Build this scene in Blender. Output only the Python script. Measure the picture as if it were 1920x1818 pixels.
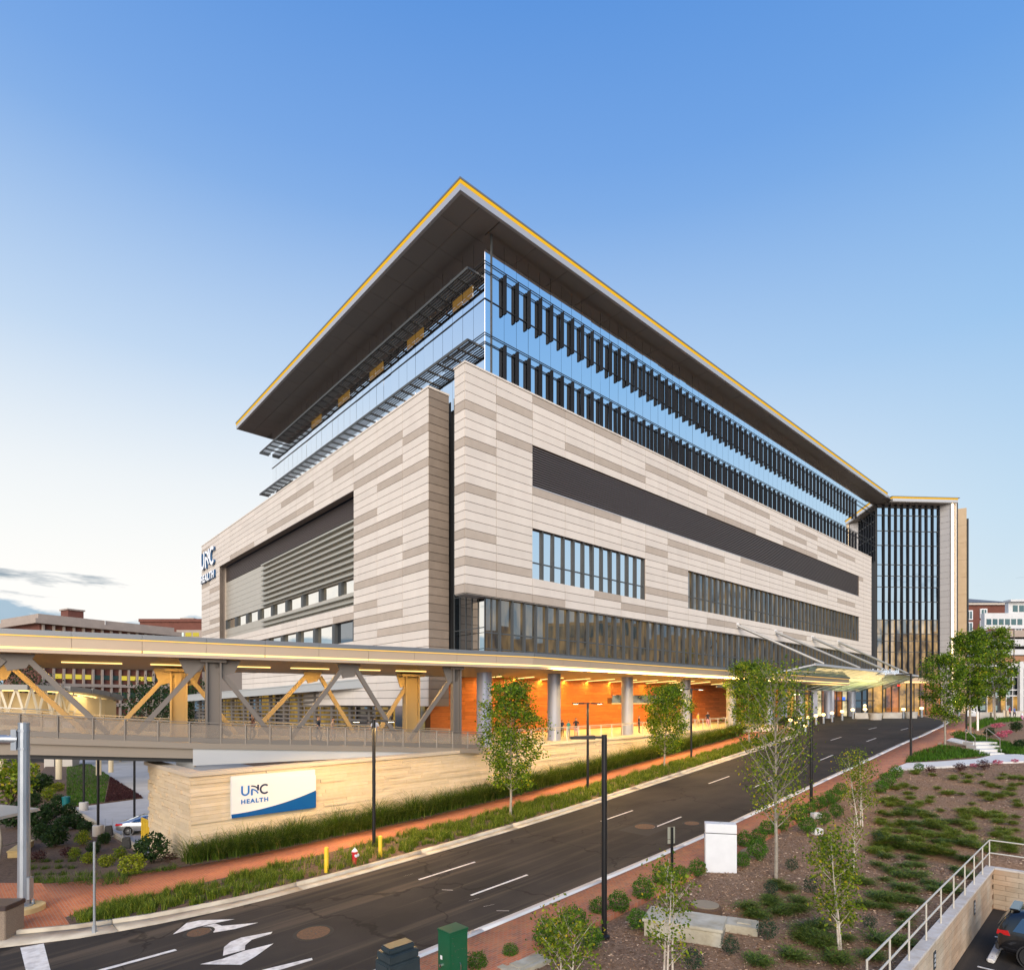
import bpy, bmesh, math, random
import numpy as np
from mathutils import Vector, Matrix
R_ = math.radians
ORD = ['first', 'second', 'third', 'fourth', 'fifth', 'sixth', 'seventh', 'eighth', 'ninth', 'tenth', 'eleventh', 'twelfth', 'thirteenth', 'fourteenth', 'fifteenth', 'sixteenth', 'seventeenth', 'eighteenth', 'nineteenth', 'twentieth'] + ['twenty-' + x for x in ('first', 'second', 'third', 'fourth', 'fifth', 'sixth', 'seventh', 'eighth', 'ninth')] + ['thirtieth', 'thirty-first', 'thirty-second']
random.seed(7); RNG = np.random.default_rng(7)
for o in list(bpy.data.objects): bpy.data.objects.remove(o)
sc = bpy.context.scene
COL = sc.collection

# ---------------------------------------------------------------- camera
F, CX, HZ, HC = 1135.0, 960.0, 1315.0, 7.3      # focal length and horizon in photo pixels, eye height in metres
cam = bpy.data.cameras.new('camera'); cam.sensor_width = 36.0
cam.lens = F / 1920 * 36; cam.shift_y = (HZ - 909) / 1920; cam.clip_start = .2; cam.clip_end = 3000
camo = bpy.data.objects.new('camera', cam); COL.objects.link(camo)
camo.location = (0, 0, HC); camo.rotation_euler = (R_(90), 0, 0); sc.camera = camo

# ---------------------------------------------------------------- sky
SUN_AZ = R_(-40)                                  # the sun has just set behind the left of the building
W = bpy.data.worlds.new('World'); sc.world = W; W.use_nodes = True
nt = W.node_tree; N_ = nt.nodes; L_ = nt.links; N_.clear()
def nd(t, **k):
    n = N_.new(t)
    for a, b in k.items(): setattr(n, a, b)
    return n
def mth(op, a, b=None, c=None, clamp=False):
    n = nd('ShaderNodeMath', operation=op); n.use_clamp = clamp
    for i, x in enumerate((a, b, c)):
        if x is None: continue
        if isinstance(x, (int, float)): n.inputs[i].default_value = x
        else: L_.new(x, n.inputs[i])
    return n.outputs[0]
def ramp(fac, stops, interp='LINEAR'):
    n = nd('ShaderNodeValToRGB'); n.color_ramp.interpolation = interp
    e = n.color_ramp.elements
    while len(e) < len(stops): e.new(.5)
    for i, (p, c) in enumerate(stops):
        e[i].position = p; e[i].color = (*c, 1) if len(c) == 3 else c
    L_.new(fac, n.inputs[0]); return n.outputs[0]
def mixc(f, a, b, mode='MIX'):
    n = nd('ShaderNodeMix', data_type='RGBA', blend_type=mode)
    for s, x in ((0, f), (6, a), (7, b)):
        if isinstance(x, (int, float)): n.inputs[s].default_value = x
        elif isinstance(x, tuple): n.inputs[s].default_value = (*x, 1)
        else: L_.new(x, n.inputs[s])
    return n.outputs[2]
tc = nd('ShaderNodeTexCoord'); nrm = nd('ShaderNodeVectorMath', operation='NORMALIZE'); L_.new(tc.outputs['Generated'], nrm.inputs[0])
sep = nd('ShaderNodeSeparateXYZ'); L_.new(nrm.outputs[0], sep.inputs[0])
el = mth('MAXIMUM', sep.outputs[2], 0.0)
base = ramp(el, [(0.0, (.74, .83, .86)), (.10, (.68, .82, .89)), (.24, (.52, .73, .91)), (.45, (.275, .535, .88)), (.66, (.125, .35, .80)), (.8, (.088, .28, .73)), (1, (.07, .24, .66))])
dt = nd('ShaderNodeVectorMath', operation='DOT_PRODUCT'); L_.new(nrm.outputs[0], dt.inputs[0])
dt.inputs[1].default_value = (math.sin(SUN_AZ) * .93, math.cos(SUN_AZ) * .93, .36)
az = mth('MULTIPLY_ADD', dt.outputs['Value'], .5, .5)
glow = mth('MULTIPLY', ramp(az, [(.35, (0, 0, 0)), (.62, (.14, .14, .14)), (.80, (.68, .68, .68)), (.92, (1, 1, 1))]), ramp(el, [(.0, (1, 1, 1)), (.16, (.97, .97, .97)), (.30, (.72, .72, .72)), (.45, (.36, .36, .36)), (.62, (.10, .10, .10)), (.8, (0, 0, 0))]))
sky = mixc(glow, base, (1.06, 1.04, 1.0))
# low cloud bank and a few wisps near the horizon
mp = nd('ShaderNodeMapping'); mp.inputs['Scale'].default_value = (5.0, 5.0, 16.0); L_.new(nrm.outputs[0], mp.inputs[0])
nz = nd('ShaderNodeTexNoise'); nz.inputs['Scale'].default_value = 1.0; nz.inputs['Detail'].default_value = 7; nz.inputs['Roughness'].default_value = .55; L_.new(mp.outputs[0], nz.inputs[0])
bank = mth('SUBTRACT', mth('MULTIPLY_ADD', nz.outputs[0], .16, .032), el)
bankf = ramp(mth('MULTIPLY_ADD', bank, 22, .5), [(.40, (0, 0, 0)), (.60, (1, 1, 1))])
sky = mixc(mth('MULTIPLY', bankf, .85), sky, mixc(nz.outputs[0], (.16, .33, .50), (.42, .60, .74)))
mp2 = nd('ShaderNodeMapping'); mp2.inputs['Scale'].default_value = (3.2, 3.2, 22.0); mp2.inputs['Location'].default_value = (1.7, 3.1, .4); L_.new(nrm.outputs[0], mp2.inputs[0])
nz2 = nd('ShaderNodeTexNoise'); nz2.inputs['Scale'].default_value = 1.2; nz2.inputs['Detail'].default_value = 6; nz2.inputs['Roughness'].default_value = .6; L_.new(mp2.outputs[0], nz2.inputs[0])
win = ramp(el, [(.11, (0, 0, 0)), (.135, (1, 1, 1)), (.17, (1, 1, 1)), (.21, (0, 0, 0))])
wis = ramp(mth('MULTIPLY', nz2.outputs[0], win), [(.575, (0, 0, 0)), (.66, (1, 1, 1))])
sky = mixc(mth('MULTIPLY', wis, .8), sky, (.17, .27, .36))
bg = nd('ShaderNodeBackground'); L_.new(sky, bg.inputs[0]); bg.inputs[1].default_value = .97
wo = nd('ShaderNodeOutputWorld'); L_.new(bg.outputs[0], wo.inputs[0])

# soft after-sunset light from the open sky behind the camera
sun = bpy.data.lights.new('sun', 'SUN'); sun.energy = 4.8; sun.angle = R_(60); sun.color = (1.0, .86, .71)
suno = bpy.data.objects.new('sun', sun); COL.objects.link(suno)
suno.rotation_euler = Vector((-.08, -.92, .36)).to_track_quat('Z', 'Y').to_euler()

sc.view_settings.view_transform = 'Standard'; sc.view_settings.look = 'None'
sc.view_settings.exposure = 0.0; sc.view_settings.gamma = 1.0; sc.view_settings.use_curve_mapping = False
sc.render.engine = 'CYCLES'; sc.cycles.use_denoising = True
sc.cycles.max_bounces = 7; sc.cycles.diffuse_bounces = 3; sc.cycles.glossy_bounces = 4; sc.cycles.transparent_max_bounces = 12; sc.cycles.transmission_bounces = 5
sc.cycles.sample_clamp_indirect = 4.0; sc.cycles.caustics_reflective = False; sc.cycles.caustics_refractive = False

# ---------------------------------------------------------------- materials
MATS = {}
def mat(name, col=(.5, .5, .5), rough=.6, metal=0.0, var=None, vscale=2.0, detail=6, bump=0.0, bscale=20.0, objvar=0.0, emit=None, estr=1.0, spec=.5, stretch=(1, 1, 1), var2=None, v2scale=.3, v2amt=.5):
    if name in MATS: return MATS[name]
    m = bpy.data.materials.new(name); m.use_nodes = True; t = m.node_tree; n = t.nodes; l = t.links
    p = n['Principled BSDF']; p.inputs['Base Color'].default_value = (*col, 1); p.inputs['Roughness'].default_value = rough
    p.inputs['Metallic'].default_value = metal; p.inputs['Specular IOR Level'].default_value = spec
    c = None
    if var or bump or var2:
        g = n.new('ShaderNodeNewGeometry'); mpn = n.new('ShaderNodeMapping'); mpn.inputs['Scale'].default_value = stretch; l.new(g.outputs['Position'], mpn.inputs[0])
    if var:
        z = n.new('ShaderNodeTexNoise'); z.inputs['Scale'].default_value = vscale; z.inputs['Detail'].default_value = detail; z.inputs['Roughness'].default_value = .62
        l.new(mpn.outputs[0], z.inputs[0])
        rmp = n.new('ShaderNodeValToRGB'); rmp.color_ramp.elements[0].position = .32; rmp.color_ramp.elements[1].position = .68
        rmp.color_ramp.elements[0].color = (*col, 1); rmp.color_ramp.elements[1].color = (*var, 1); l.new(z.outputs[0], rmp.inputs[0]); c = rmp.outputs[0]
    if var2:
        z2 = n.new('ShaderNodeTexNoise'); z2.inputs['Scale'].default_value = v2scale; z2.inputs['Detail'].default_value = 5; l.new(mpn.outputs[0], z2.inputs[0])
        r2 = n.new('ShaderNodeValToRGB'); r2.color_ramp.elements[0].position = .45; r2.color_ramp.elements[1].position = .7
        r2.color_ramp.elements[0].color = (0, 0, 0, 1); r2.color_ramp.elements[1].color = (v2amt, v2amt, v2amt, 1); l.new(z2.outputs[0], r2.inputs[0])
        mx = n.new('ShaderNodeMix'); mx.data_type = 'RGBA'; l.new(r2.outputs[0], mx.inputs[0]); mx.inputs[7].default_value = (*var2, 1)
        if c is not None: l.new(c, mx.inputs[6])
        else: mx.inputs[6].default_value = (*col, 1)
        c = mx.outputs[2]
    if objvar:
        oi = n.new('ShaderNodeObjectInfo'); mr = n.new('ShaderNodeMapRange'); mr.inputs[3].default_value = 1 - objvar; mr.inputs[4].default_value = 1 + objvar; l.new(oi.outputs['Random'], mr.inputs[0])
        mx = n.new('ShaderNodeMix'); mx.data_type = 'RGBA'; mx.blend_type = 'MULTIPLY'; mx.inputs[0].default_value = 1
        if c is not None: l.new(c, mx.inputs[6])
        else: mx.inputs[6].default_value = (*col, 1)
        l.new(mr.outputs[0], mx.inputs[7]); c = mx.outputs[2]
    if c is not None: l.new(c, p.inputs['Base Color'])
    if bump:
        zb = n.new('ShaderNodeTexNoise'); zb.inputs['Scale'].default_value = bscale; zb.inputs['Detail'].default_value = 5; l.new(mpn.outputs[0], zb.inputs[0])
        bp = n.new('ShaderNodeBump'); bp.inputs['Strength'].default_value = bump; bp.inputs['Distance'].default_value = .05; l.new(zb.outputs[0], bp.inputs['Height']); l.new(bp.outputs[0], p.inputs['Normal'])
    if emit:
        p.inputs['Emission Color'].default_value = (*emit, 1); p.inputs['Emission Strength'].default_value = estr
    MATS[name] = m; return m
def emat(name, col, s):
    if name in MATS: return MATS[name]
    m = bpy.data.materials.new(name); m.use_nodes = True; t = m.node_tree; t.nodes.clear()
    e = t.nodes.new('ShaderNodeEmission'); e.inputs[0].default_value = (*col, 1); e.inputs[1].default_value = s
    o = t.nodes.new('ShaderNodeOutputMaterial'); t.links.new(e.outputs[0], o.inputs[0]); MATS[name] = m; return m
def glassmat(name, refl=(.85, .92, 1.0), fac=.85, body=(.015, .02, .025), rough=.012, emit=None, estr=0, wob=.0, espat=None):
    """coated window glass: mirror-like coat over a dark (or lit) room"""
    m = bpy.data.materials.new(name); m.use_nodes = True; t = m.node_tree; n = t.nodes; l = t.links; n.clear()
    g = n.new('ShaderNodeBsdfGlossy'); g.inputs[0].default_value = (*refl, 1); g.inputs['Roughness'].default_value = rough
    d = n.new('ShaderNodeBsdfDiffuse'); d.inputs[0].default_value = (*body, 1); under = d.outputs[0]
    ge = n.new('ShaderNodeNewGeometry')
    if wob:
        z = n.new('ShaderNodeTexNoise'); z.inputs['Scale'].default_value = .55; z.inputs['Detail'].default_value = 1; l.new(ge.outputs['Position'], z.inputs[0])
        b = n.new('ShaderNodeBump'); b.inputs['Strength'].default_value = wob; b.inputs['Distance'].default_value = .05; l.new(z.outputs[0], b.inputs['Height']); l.new(b.outputs[0], g.inputs['Normal'])
    if emit:
        e = n.new('ShaderNodeEmission'); e.inputs[0].default_value = (*emit, 1); e.inputs[1].default_value = estr
        if espat:
            mpn = n.new('ShaderNodeMapping'); mpn.inputs['Scale'].default_value = espat; l.new(ge.outputs['Position'], mpn.inputs[0])
            z = n.new('ShaderNodeTexNoise'); z.inputs['Scale'].default_value = 1; z.inputs['Detail'].default_value = 3; l.new(mpn.outputs[0], z.inputs[0])
            mr = n.new('ShaderNodeMapRange'); mr.inputs[1].default_value = .35; mr.inputs[2].default_value = .7; mr.inputs[3].default_value = estr * .15; mr.inputs[4].default_value = estr * 1.6
            l.new(z.outputs[0], mr.inputs[0]); l.new(mr.outputs[0], e.inputs[1])
        a = n.new('ShaderNodeAddShader'); l.new(d.outputs[0], a.inputs[0]); l.new(e.outputs[0], a.inputs[1]); under = a.outputs[0]
    lw = n.new('ShaderNodeLayerWeight'); lw.inputs[0].default_value = .25
    mr2 = n.new('ShaderNodeMapRange'); mr2.inputs[3].default_value = fac; mr2.inputs[4].default_value = min(1, fac + .25); l.new(lw.outputs['Facing'], mr2.inputs[0])
    mx = n.new('ShaderNodeMixShader'); l.new(mr2.outputs[0], mx.inputs[0]); l.new(under, mx.inputs[1]); l.new(g.outputs[0], mx.inputs[2])
    o = n.new('ShaderNodeOutputMaterial'); l.new(mx.outputs[0], o.inputs[0]); MATS[name] = m; return m
def leafmat(name, dark, light, accent=None, trans=.35):
    m = bpy.data.materials.new(name); m.use_nodes = True; t = m.node_tree; n = t.nodes; l = t.links; n.clear()
    at_ = n.new('ShaderNodeAttribute'); at_.attribute_name = 'tone'
    r = n.new('ShaderNodeValToRGB'); e = r.color_ramp.elements; e[0].color = (*dark, 1); e[1].color = (*light, 1); e[0].position = .1; e[1].position = .85
    if accent: k = e.new(.96); k.color = (*accent, 1)
    l.new(at_.outputs['Fac'], r.inputs[0])
    d = n.new('ShaderNodeBsdfPrincipled'); d.inputs['Roughness'].default_value = .55; d.inputs['Specular IOR Level'].default_value = .25; l.new(r.outputs[0], d.inputs['Base Color'])
    tr = n.new('ShaderNodeBsdfTranslucent'); l.new(r.outputs[0], tr.inputs[0])
    mx = n.new('ShaderNodeMixShader'); mx.inputs[0].default_value = trans; l.new(d.outputs[0], mx.inputs[1]); l.new(tr.outputs[0], mx.inputs[2])
    o = n.new('ShaderNodeOutputMaterial'); l.new(mx.outputs[0], o.inputs[0]); MATS[name] = m; return m

# ---------------------------------------------------------------- mesh helpers
def tag(o, label=None, cat=None, group=None, kind=None):
    if label: o['label'] = label
    if cat: o['category'] = cat
    if group: o['group'] = group
    if kind: o['kind'] = kind
    return o
def thing(name, label, cat, loc=(0, 0, 0), rz=0.0, group=None):
    o = bpy.data.objects.new(name, None); o.empty_display_size = .3; COL.objects.link(o)
    o.location = loc; o.rotation_euler = (0, 0, rz); tag(o, label, cat, group); return o
class MB:
    """collects simple solids and links them as one mesh object"""
    def __init__(s): s.v = []; s.f = []; s.mi = []; s.cur = 0
    def add(s, vs, fs):
        k = len(s.v); s.v += [tuple(v) for v in vs]; s.f += [tuple(i + k for i in f) for f in fs]; s.mi += [s.cur] * len(fs); return s
    def hexa(s, b, t):            # bottom quad, top quad
        return s.add(list(b) + list(t), [(3, 2, 1, 0), (4, 5, 6, 7), (0, 1, 5, 4), (1, 2, 6, 5), (2, 3, 7, 6), (3, 0, 4, 7)])
    def box(s, x0, x1, y0, y1, z0, z1):
        return s.hexa([(x0, y0, z0), (x1, y0, z0), (x1, y1, z0), (x0, y1, z0)], [(x0, y0, z1), (x1, y0, z1), (x1, y1, z1), (x0, y1, z1)])
    def obox(s, c, u, v, z0, z1):  # centre xy, half vectors u, v
        c = Vector(c[:2]); u = Vector(u[:2]); v = Vector(v[:2]); q = [c - u - v, c + u - v, c + u + v, c - u + v]
        return s.hexa([(*p, z0) for p in q], [(*p, z1) for p in q])
    def prism(s, poly, z0, z1):
        n = len(poly); a = sum(poly[i][0] * poly[(i + 1) % n][1] - poly[(i + 1) % n][0] * poly[i][1] for i in range(n))
        if a < 0: poly = poly[::-1]
        zz0 = [z0] * n if not hasattr(z0, '__len__') else z0; zz1 = [z1] * n if not hasattr(z1, '__len__') else z1
        return s.add([(*p[:2], z) for p, z in zip(poly, zz0)] + [(*p[:2], z) for p, z in zip(poly, zz1)],
                     [tuple(range(n))[::-1], tuple(range(n, 2 * n))] + [(i, (i + 1) % n, n + (i + 1) % n, n + i) for i in range(n)])
    def bar(s, a, b, w, h=None, up=(0, 0, 1)):   # rectangular bar from a to b
        h = h or w; a = Vector(a); b = Vector(b); d = (b - a).normalized(); up = Vector(up)
        if abs(d.dot(up)) > .98: up = Vector((0, 1, 0))
        x = d.cross(up).normalized() * w / 2; y = x.cross(d).normalized() * h / 2
        q = [(-1, -1), (1, -1), (1, 1), (-1, 1)]
        return s.add([a + x * i + y * j for i, j in q] + [b + x * i + y * j for i, j in q], [(0, 1, 2, 3)[::-1], (4, 5, 6, 7), (0, 1, 5, 4), (1, 2, 6, 5), (2, 3, 7, 6), (3, 0, 4, 7)])
    def tube(s, pts, r, n=8, cap=True):
        pts = [Vector(p) for p in pts]; rs = r if hasattr(r, '__len__') else [r] * len(pts); k = len(s.v); vs = []; fs = []
        for i, p in enumerate(pts):
            d = (pts[min(i + 1, len(pts) - 1)] - pts[max(i - 1, 0)]).normalized(); up = Vector((0, 0, 1)) if abs(d.z) < .95 else Vector((0, 1, 0))
            x = d.cross(up).normalized(); y = d.cross(x)
            vs += [p + (x * math.cos(2 * math.pi * j / n) + y * math.sin(2 * math.pi * j / n)) * rs[i] for j in range(n)]
        for i in range(len(pts) - 1):
            for j in range(n): fs.append((i * n + j, i * n + (j + 1) % n, (i + 1) * n + (j + 1) % n, (i + 1) * n + j))
        if cap: fs += [tuple(range(n)), tuple(range((len(pts) - 1) * n, len(pts) * n))[::-1]]
        return s.add(vs, fs)
    def lathe(s, prof, c=(0, 0, 0), n=16, ax='z'):
        vs = []; fs = []; m = len(prof)
        for r, z in prof:
            for j in range(n):
                a = 2 * math.pi * j / n; x, y = r * math.cos(a), r * math.sin(a)
                p = (x, y, z) if ax == 'z' else ((z, x, y) if ax == 'x' else (x, z, y)); vs.append(Vector(p) + Vector(c))
        for i in range(m - 1):
            for j in range(n): fs.append((i * n + j, i * n + (j + 1) % n, (i + 1) * n + (j + 1) % n, (i + 1) * n + j))
        fs += [tuple(range(n))[::-1], tuple(range((m - 1) * n, m * n))]
        return s.add(vs, fs)
    def loft(s, rings, cap=True):
        n = len(rings[0]); vs = [p for r in rings for p in r]; fs = []
        for i in range(len(rings) - 1):
            for j in range(n): fs.append((i * n + j, i * n + (j + 1) % n, (i + 1) * n + (j + 1) % n, (i + 1) * n + j))
        if cap: fs += [tuple(range(n))[::-1], tuple(range((len(rings) - 1) * n, len(rings) * n))]
        return s.add(vs, fs)
    def mesh(s, name, m, origin=(0, 0, 0)):
        me = bpy.data.meshes.new(name); o = Vector(origin); me.from_pydata([tuple(Vector(v) - o) for v in s.v], [], s.f)
        ms = m if isinstance(m, (list, tuple)) else [m]
        for x in ms: me.materials.append(x)
        if len(ms) > 1: me.polygons.foreach_set('material_index', s.mi)
        me.update(); return me
    def build(s, name, m, parent=None, smooth=False, origin=None, bevel=0):
        if origin is None: origin = parent.matrix_world_loc if False else (0, 0, 0)
        me = s.mesh(name, m, origin); o = bpy.data.objects.new(name, me); COL.objects.link(o)
        bm = bmesh.new(); bm.from_mesh(me); bmesh.ops.recalc_face_normals(bm, faces=bm.faces)
        if bevel: bmesh.ops.bevel(bm, geom=[e for e in bm.edges if len(e.link_faces) == 2 and e.calc_face_angle(0) > .5], offset=bevel, segments=2, affect='EDGES', clamp_overlap=True)
        if smooth:
            for f in bm.faces: f.smooth = True
        bm.to_mesh(me); bm.free()
        if smooth:
            try: me.set_sharp_from_angle(angle=R_(40))
            except Exception: pass
        if parent: o.parent = parent
        else: o.location = origin
        return o
def npmesh(name, V, Fq, m, tone=None):
    """fast mesh from numpy arrays; Fq is (n,3) or (n,4)"""
    me = bpy.data.meshes.new(name); V = np.asarray(V, np.float32); Fq = np.asarray(Fq, np.int32); k = Fq.shape[1]
    me.vertices.add(len(V)); me.vertices.foreach_set('co', V.ravel()); me.loops.add(Fq.size); me.loops.foreach_set('vertex_index', Fq.ravel())
    me.polygons.add(len(Fq)); me.polygons.foreach_set('loop_start', np.arange(0, Fq.size, k, dtype=np.int32))
    if tone is not None:
        a = me.attributes.new('tone', 'FLOAT', 'FACE'); a.data.foreach_set('value', np.asarray(tone, np.float32))
    me.materials.append(m); me.update(calc_edges=True); me.validate(); return me
def link(name, me, parent=None, loc=(0, 0, 0), rot=(0, 0, 0), scale=(1, 1, 1)):
    o = bpy.data.objects.new(name, me); COL.objects.link(o); o.location = loc; o.rotation_euler = rot; o.scale = scale
    if parent: o.parent = parent
    return o
def copy_tree(o, parent=None):
    c = o.copy(); COL.objects.link(c); c.parent = parent
    for ch in list(o.children): copy_tree(ch, c)
    return c
def lamp(name, kind, loc, energy, col, size=.2, size_y=None, rot=(0, 0, 0), parent=None):
    d = bpy.data.lights.new(name, kind); d.energy = energy; d.color = col
    if kind == 'AREA':
        d.size = size
        if size_y: d.shape = 'RECTANGLE'; d.size_y = size_y
    elif kind != 'SUN': d.shadow_soft_size = size
    o = bpy.data.objects.new(name, d); COL.objects.link(o); o.location = loc; o.rotation_euler = rot
    if parent: o.parent = parent
    return o
def font_mesh(name, text, size, m, depth=.02, spacing=1.0, bold=.0):
    c = bpy.data.curves.new(name, 'FONT'); c.body = text; c.size = size; c.extrude = depth; c.space_character = spacing; c.resolution_u = 3; c.offset = bold
    o = bpy.data.objects.new(name, c); COL.objects.link(o); dg = bpy.context.evaluated_depsgraph_get()
    me = bpy.data.meshes.new_from_object(o.evaluated_get(dg)); bpy.data.objects.remove(o); me.materials.clear(); me.materials.append(m); me.name = name; return me

# ---------------------------------------------------------------- photo pixel <-> place
def at(px, py, Y): return Vector(((px - CX) / F * Y, Y, HC + (HZ - py) / F * Y))
def atz(px, py, z):
    Y = (HC - z) * F / (py - HZ); return at(px, py, Y)
TH = R_(45.6); DD = Vector((math.sin(TH), math.cos(TH))); NN = Vector((DD.y, -DD.x)); RO = Vector((-3.82, 24.8))   # road: along, to the right, origin
PROF = [(-60, -2.2), (-30, -1.3), (-12.2, -.55), (0, 0), (12.2, .69), (24.4, 1.64), (36.6, 2.6), (48.8, 3.57), (61, 4.25), (75, 4.7), (95, 4.95), (400, 5.3)]
def _zr(t):
    for (a, za), (b, zb) in zip(PROF, PROF[1:]):
        if t <= b: return za + (zb - za) * (t - a) / (b - a)
    return PROF[-1][1]
def zr(t): return sum(_zr(t + k) for k in (-4, -2, 0, 2, 4)) / 5
def tw(X, Y): d = Vector((X, Y)) - RO; return d.dot(DD), d.dot(NN)
def P(t, w, z=0.0):
    q = RO + DD * t + NN * w; return Vector((q.x, q.y, zg(t, w) + z))
def sm(x): x = max(0, min(1, x)); return x * x * (3 - 2 * x)
LOT_Z = -1.1; LOW_Z = -2.6
def zg(t, w):
    """ground height in road coordinates"""
    z = zr(t)
    if w > 8.3:
        z -= .03 * (min(w, 40) - 8.3)
        if t < 17: z = min(z, .42 + max(0, 16.0 - w) * .06) if w > 12 else z
    if w < -10.5:
        z = z + (LOW_Z - .05 - z) * sm((-10.5 - w) / 14.0) * sm((40 - t) / 20)
    return z
def gpt(px, py):
    """where the photo's pixel meets the ground"""
    u, v = (px - CX) / F, (HZ - py) / F; y = 6.0
    f = lambda Y: HC + v * Y - zg(*tw(u * Y, Y))
    while y < 200:
        if f(y + 2.0) <= 0:
            a, b = y, y + 2.0
            for _ in range(22):
                m_ = (a + b) / 2
                if f(m_) > 0: a = m_
                else: b = m_
            return Vector((u * a, a, HC + v * a))
        y += 2.0
    return at(px, py, 60)
# building: along the right-hand front, along the left-hand front
_n = math.hypot(1235, 1135); dR = Vector((1235 / _n, 1135 / _n)); _n = math.hypot(995, 1135); dL = Vector((-995 / _n, 1135 / _n))
nR = Vector((dR.y, -dR.x)); nL = Vector((-dL.y, dL.x)); C0 = Vector((-3.53, 45.5))
def Q(a, b): return C0 + dR * a + dL * b
def Q3(a, b, z): q = Q(a, b); return Vector((q.x, q.y, z))
def Apx(px, b): u = (px - CX) / F; o = C0 + dL * b; return -(o.x - u * o.y) / (dR.x - u * dR.y)
def Bpx(px, a): u = (px - CX) / F; o = C0 + dR * a; return -(o.x - u * o.y) / (dL.x - u * dL.y)
def zpx(py, q): return HC + (HZ - py) / F * q.y
# ================================================================ the hospital
def qbox(mb, a0, a1, b0, b1, z0, z1):
    q = [Q(a0, b0), Q(a1, b0), Q(a1, b1), Q(a0, b1)]
    return mb.hexa([(*p, z0) for p in q], [(*p, z1) for p in q])
def qpart(name, m, parent, *args, **k):
    mb = MB(); qbox(mb, *args); return mb.build(name, m, parent, **k)
HB = thing('hospital_building', 'large modern hospital building with beige panelled walls, glass top floors and flat overhanging roof', 'building')
m_panel = mat('panel_light', (.66, .59, .52), .75, var=(.71, .64, .565), vscale=.9, stretch=(1, 1, .35), objvar=.05, bump=.05, bscale=60)
m_paneld = mat('panel_dark', (.43, .36, .295), .75, var=(.48, .405, .335), vscale=1.5, objvar=.05, bump=.05, bscale=60)
m_joint = mat('panel_joint', (.20, .165, .14), .9)
m_metal_dk = mat('dark_metal', (.045, .047, .05), .45, .3)
m_fin = mat('fin_metal', (.020, .023, .029), .75, .0, objvar=.2, spec=.08)
m_mull = mat('mullion_grey', (.085, .092, .096), .6, .0, spec=.2)
m_louv = mat('louvre_dark', (.15, .12, .11), .5, .2)
m_glass = glassmat('glass_blue', (1.0, 1.0, 1.0), .95, wob=.02)
m_glass_low = glassmat('glass_lit_low', (.62, .68, .74), .26, emit=(1.0, .60, .17), estr=.16, espat=(1.3, 1.3, .45), wob=.02)
m_glass_dk = glassmat('glass_dark', (.7, .74, .78), .35, wob=.02)
m_glass_lit = glassmat('glass_lit', (.5, .6, .7), .3, emit=(1.0, .52, .08), estr=.30)
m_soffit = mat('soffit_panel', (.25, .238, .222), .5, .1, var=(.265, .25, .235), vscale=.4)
m_fascia = mat('fascia_metal', (.50, .50, .51), .35, .35)
m_cap = mat('cap_metal', (.20, .21, .225), .4, .4)
m_gold = emat('gold_strip', (1.0, .55, .03), .95)
m_led = emat('led_strip', (1.0, .66, .22), 2.6)
ZT, ZB = 32.776, 15.502; RH = (ZT - ZB) / 25
BG = .4; AG = Apx(909, BG); GC = Q(AG, BG); Z_SOF = zpx(431.6, GC)
A_END = Apx(1634, 0)
AR, BR = -1.435, -1.312
# --- core and glass
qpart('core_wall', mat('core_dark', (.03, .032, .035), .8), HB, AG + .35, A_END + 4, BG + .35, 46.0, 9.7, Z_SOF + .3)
def shared_box(name, w, d, h, m):
    mb = MB(); mb.box(0, w, 0, d, 0, h); me = mb.mesh(name, m); bm = bmesh.new(); bm.from_mesh(me); bmesh.ops.recalc_face_normals(bm, faces=bm.faces); bm.to_mesh(me); bm.free(); return me
RZR = math.atan2(dR.y, dR.x)              # local x along the right-hand front, local y into the building
RZL = math.atan2(-dL.y, -dL.x)            # local x towards the near corner along the left-hand front, y into the building
MOD = 1.35
fin_n = int((A_END - AG) / MOD)
def pane(name, a0, a1, b, z0, z1, m, jit=.0022):
    me = shared_box(name, a1 - a0 - .03, .03, z1 - z0 - .03, m)
    o = link(name, me, HB, (*Q(a0 + .015, b), z0 + .015), (random.gauss(0, jit), 0, RZR + random.gauss(0, jit))); return o
zl = dict(rail1=zpx(490.9, GC), rail2=zpx(507.8, GC), tr=zpx(559.4, GC), rail3=zpx(624.9, GC), rail4=zpx(641.8, GC))
far_g = MB()
rows_z = [(ZT - .1, zl['rail4']), (zl['rail4'], zl['tr']), (zl['tr'], zl['rail2']), (zl['rail2'], Z_SOF)]
for k in range(-1, fin_n + 3):
    a0 = AG + .68 + MOD * k; a1 = a0 + MOD
    if k == -1: a0 = AG
    for z0, z1 in rows_z:
        if a0 < 34: pane('glass_pane', a0, a1, BG, z0, z1, m_glass)
        else: qbox(far_g, a0 + .015, a1 - .015, BG, BG + .03, z0 + .015, z1 - .015)
tag(far_g.build('glass_panes_far', m_glass, HB), kind='stuff')
B_GE = 46.4
nlp = 32; wl = (B_GE - BG) / nlp
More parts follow.
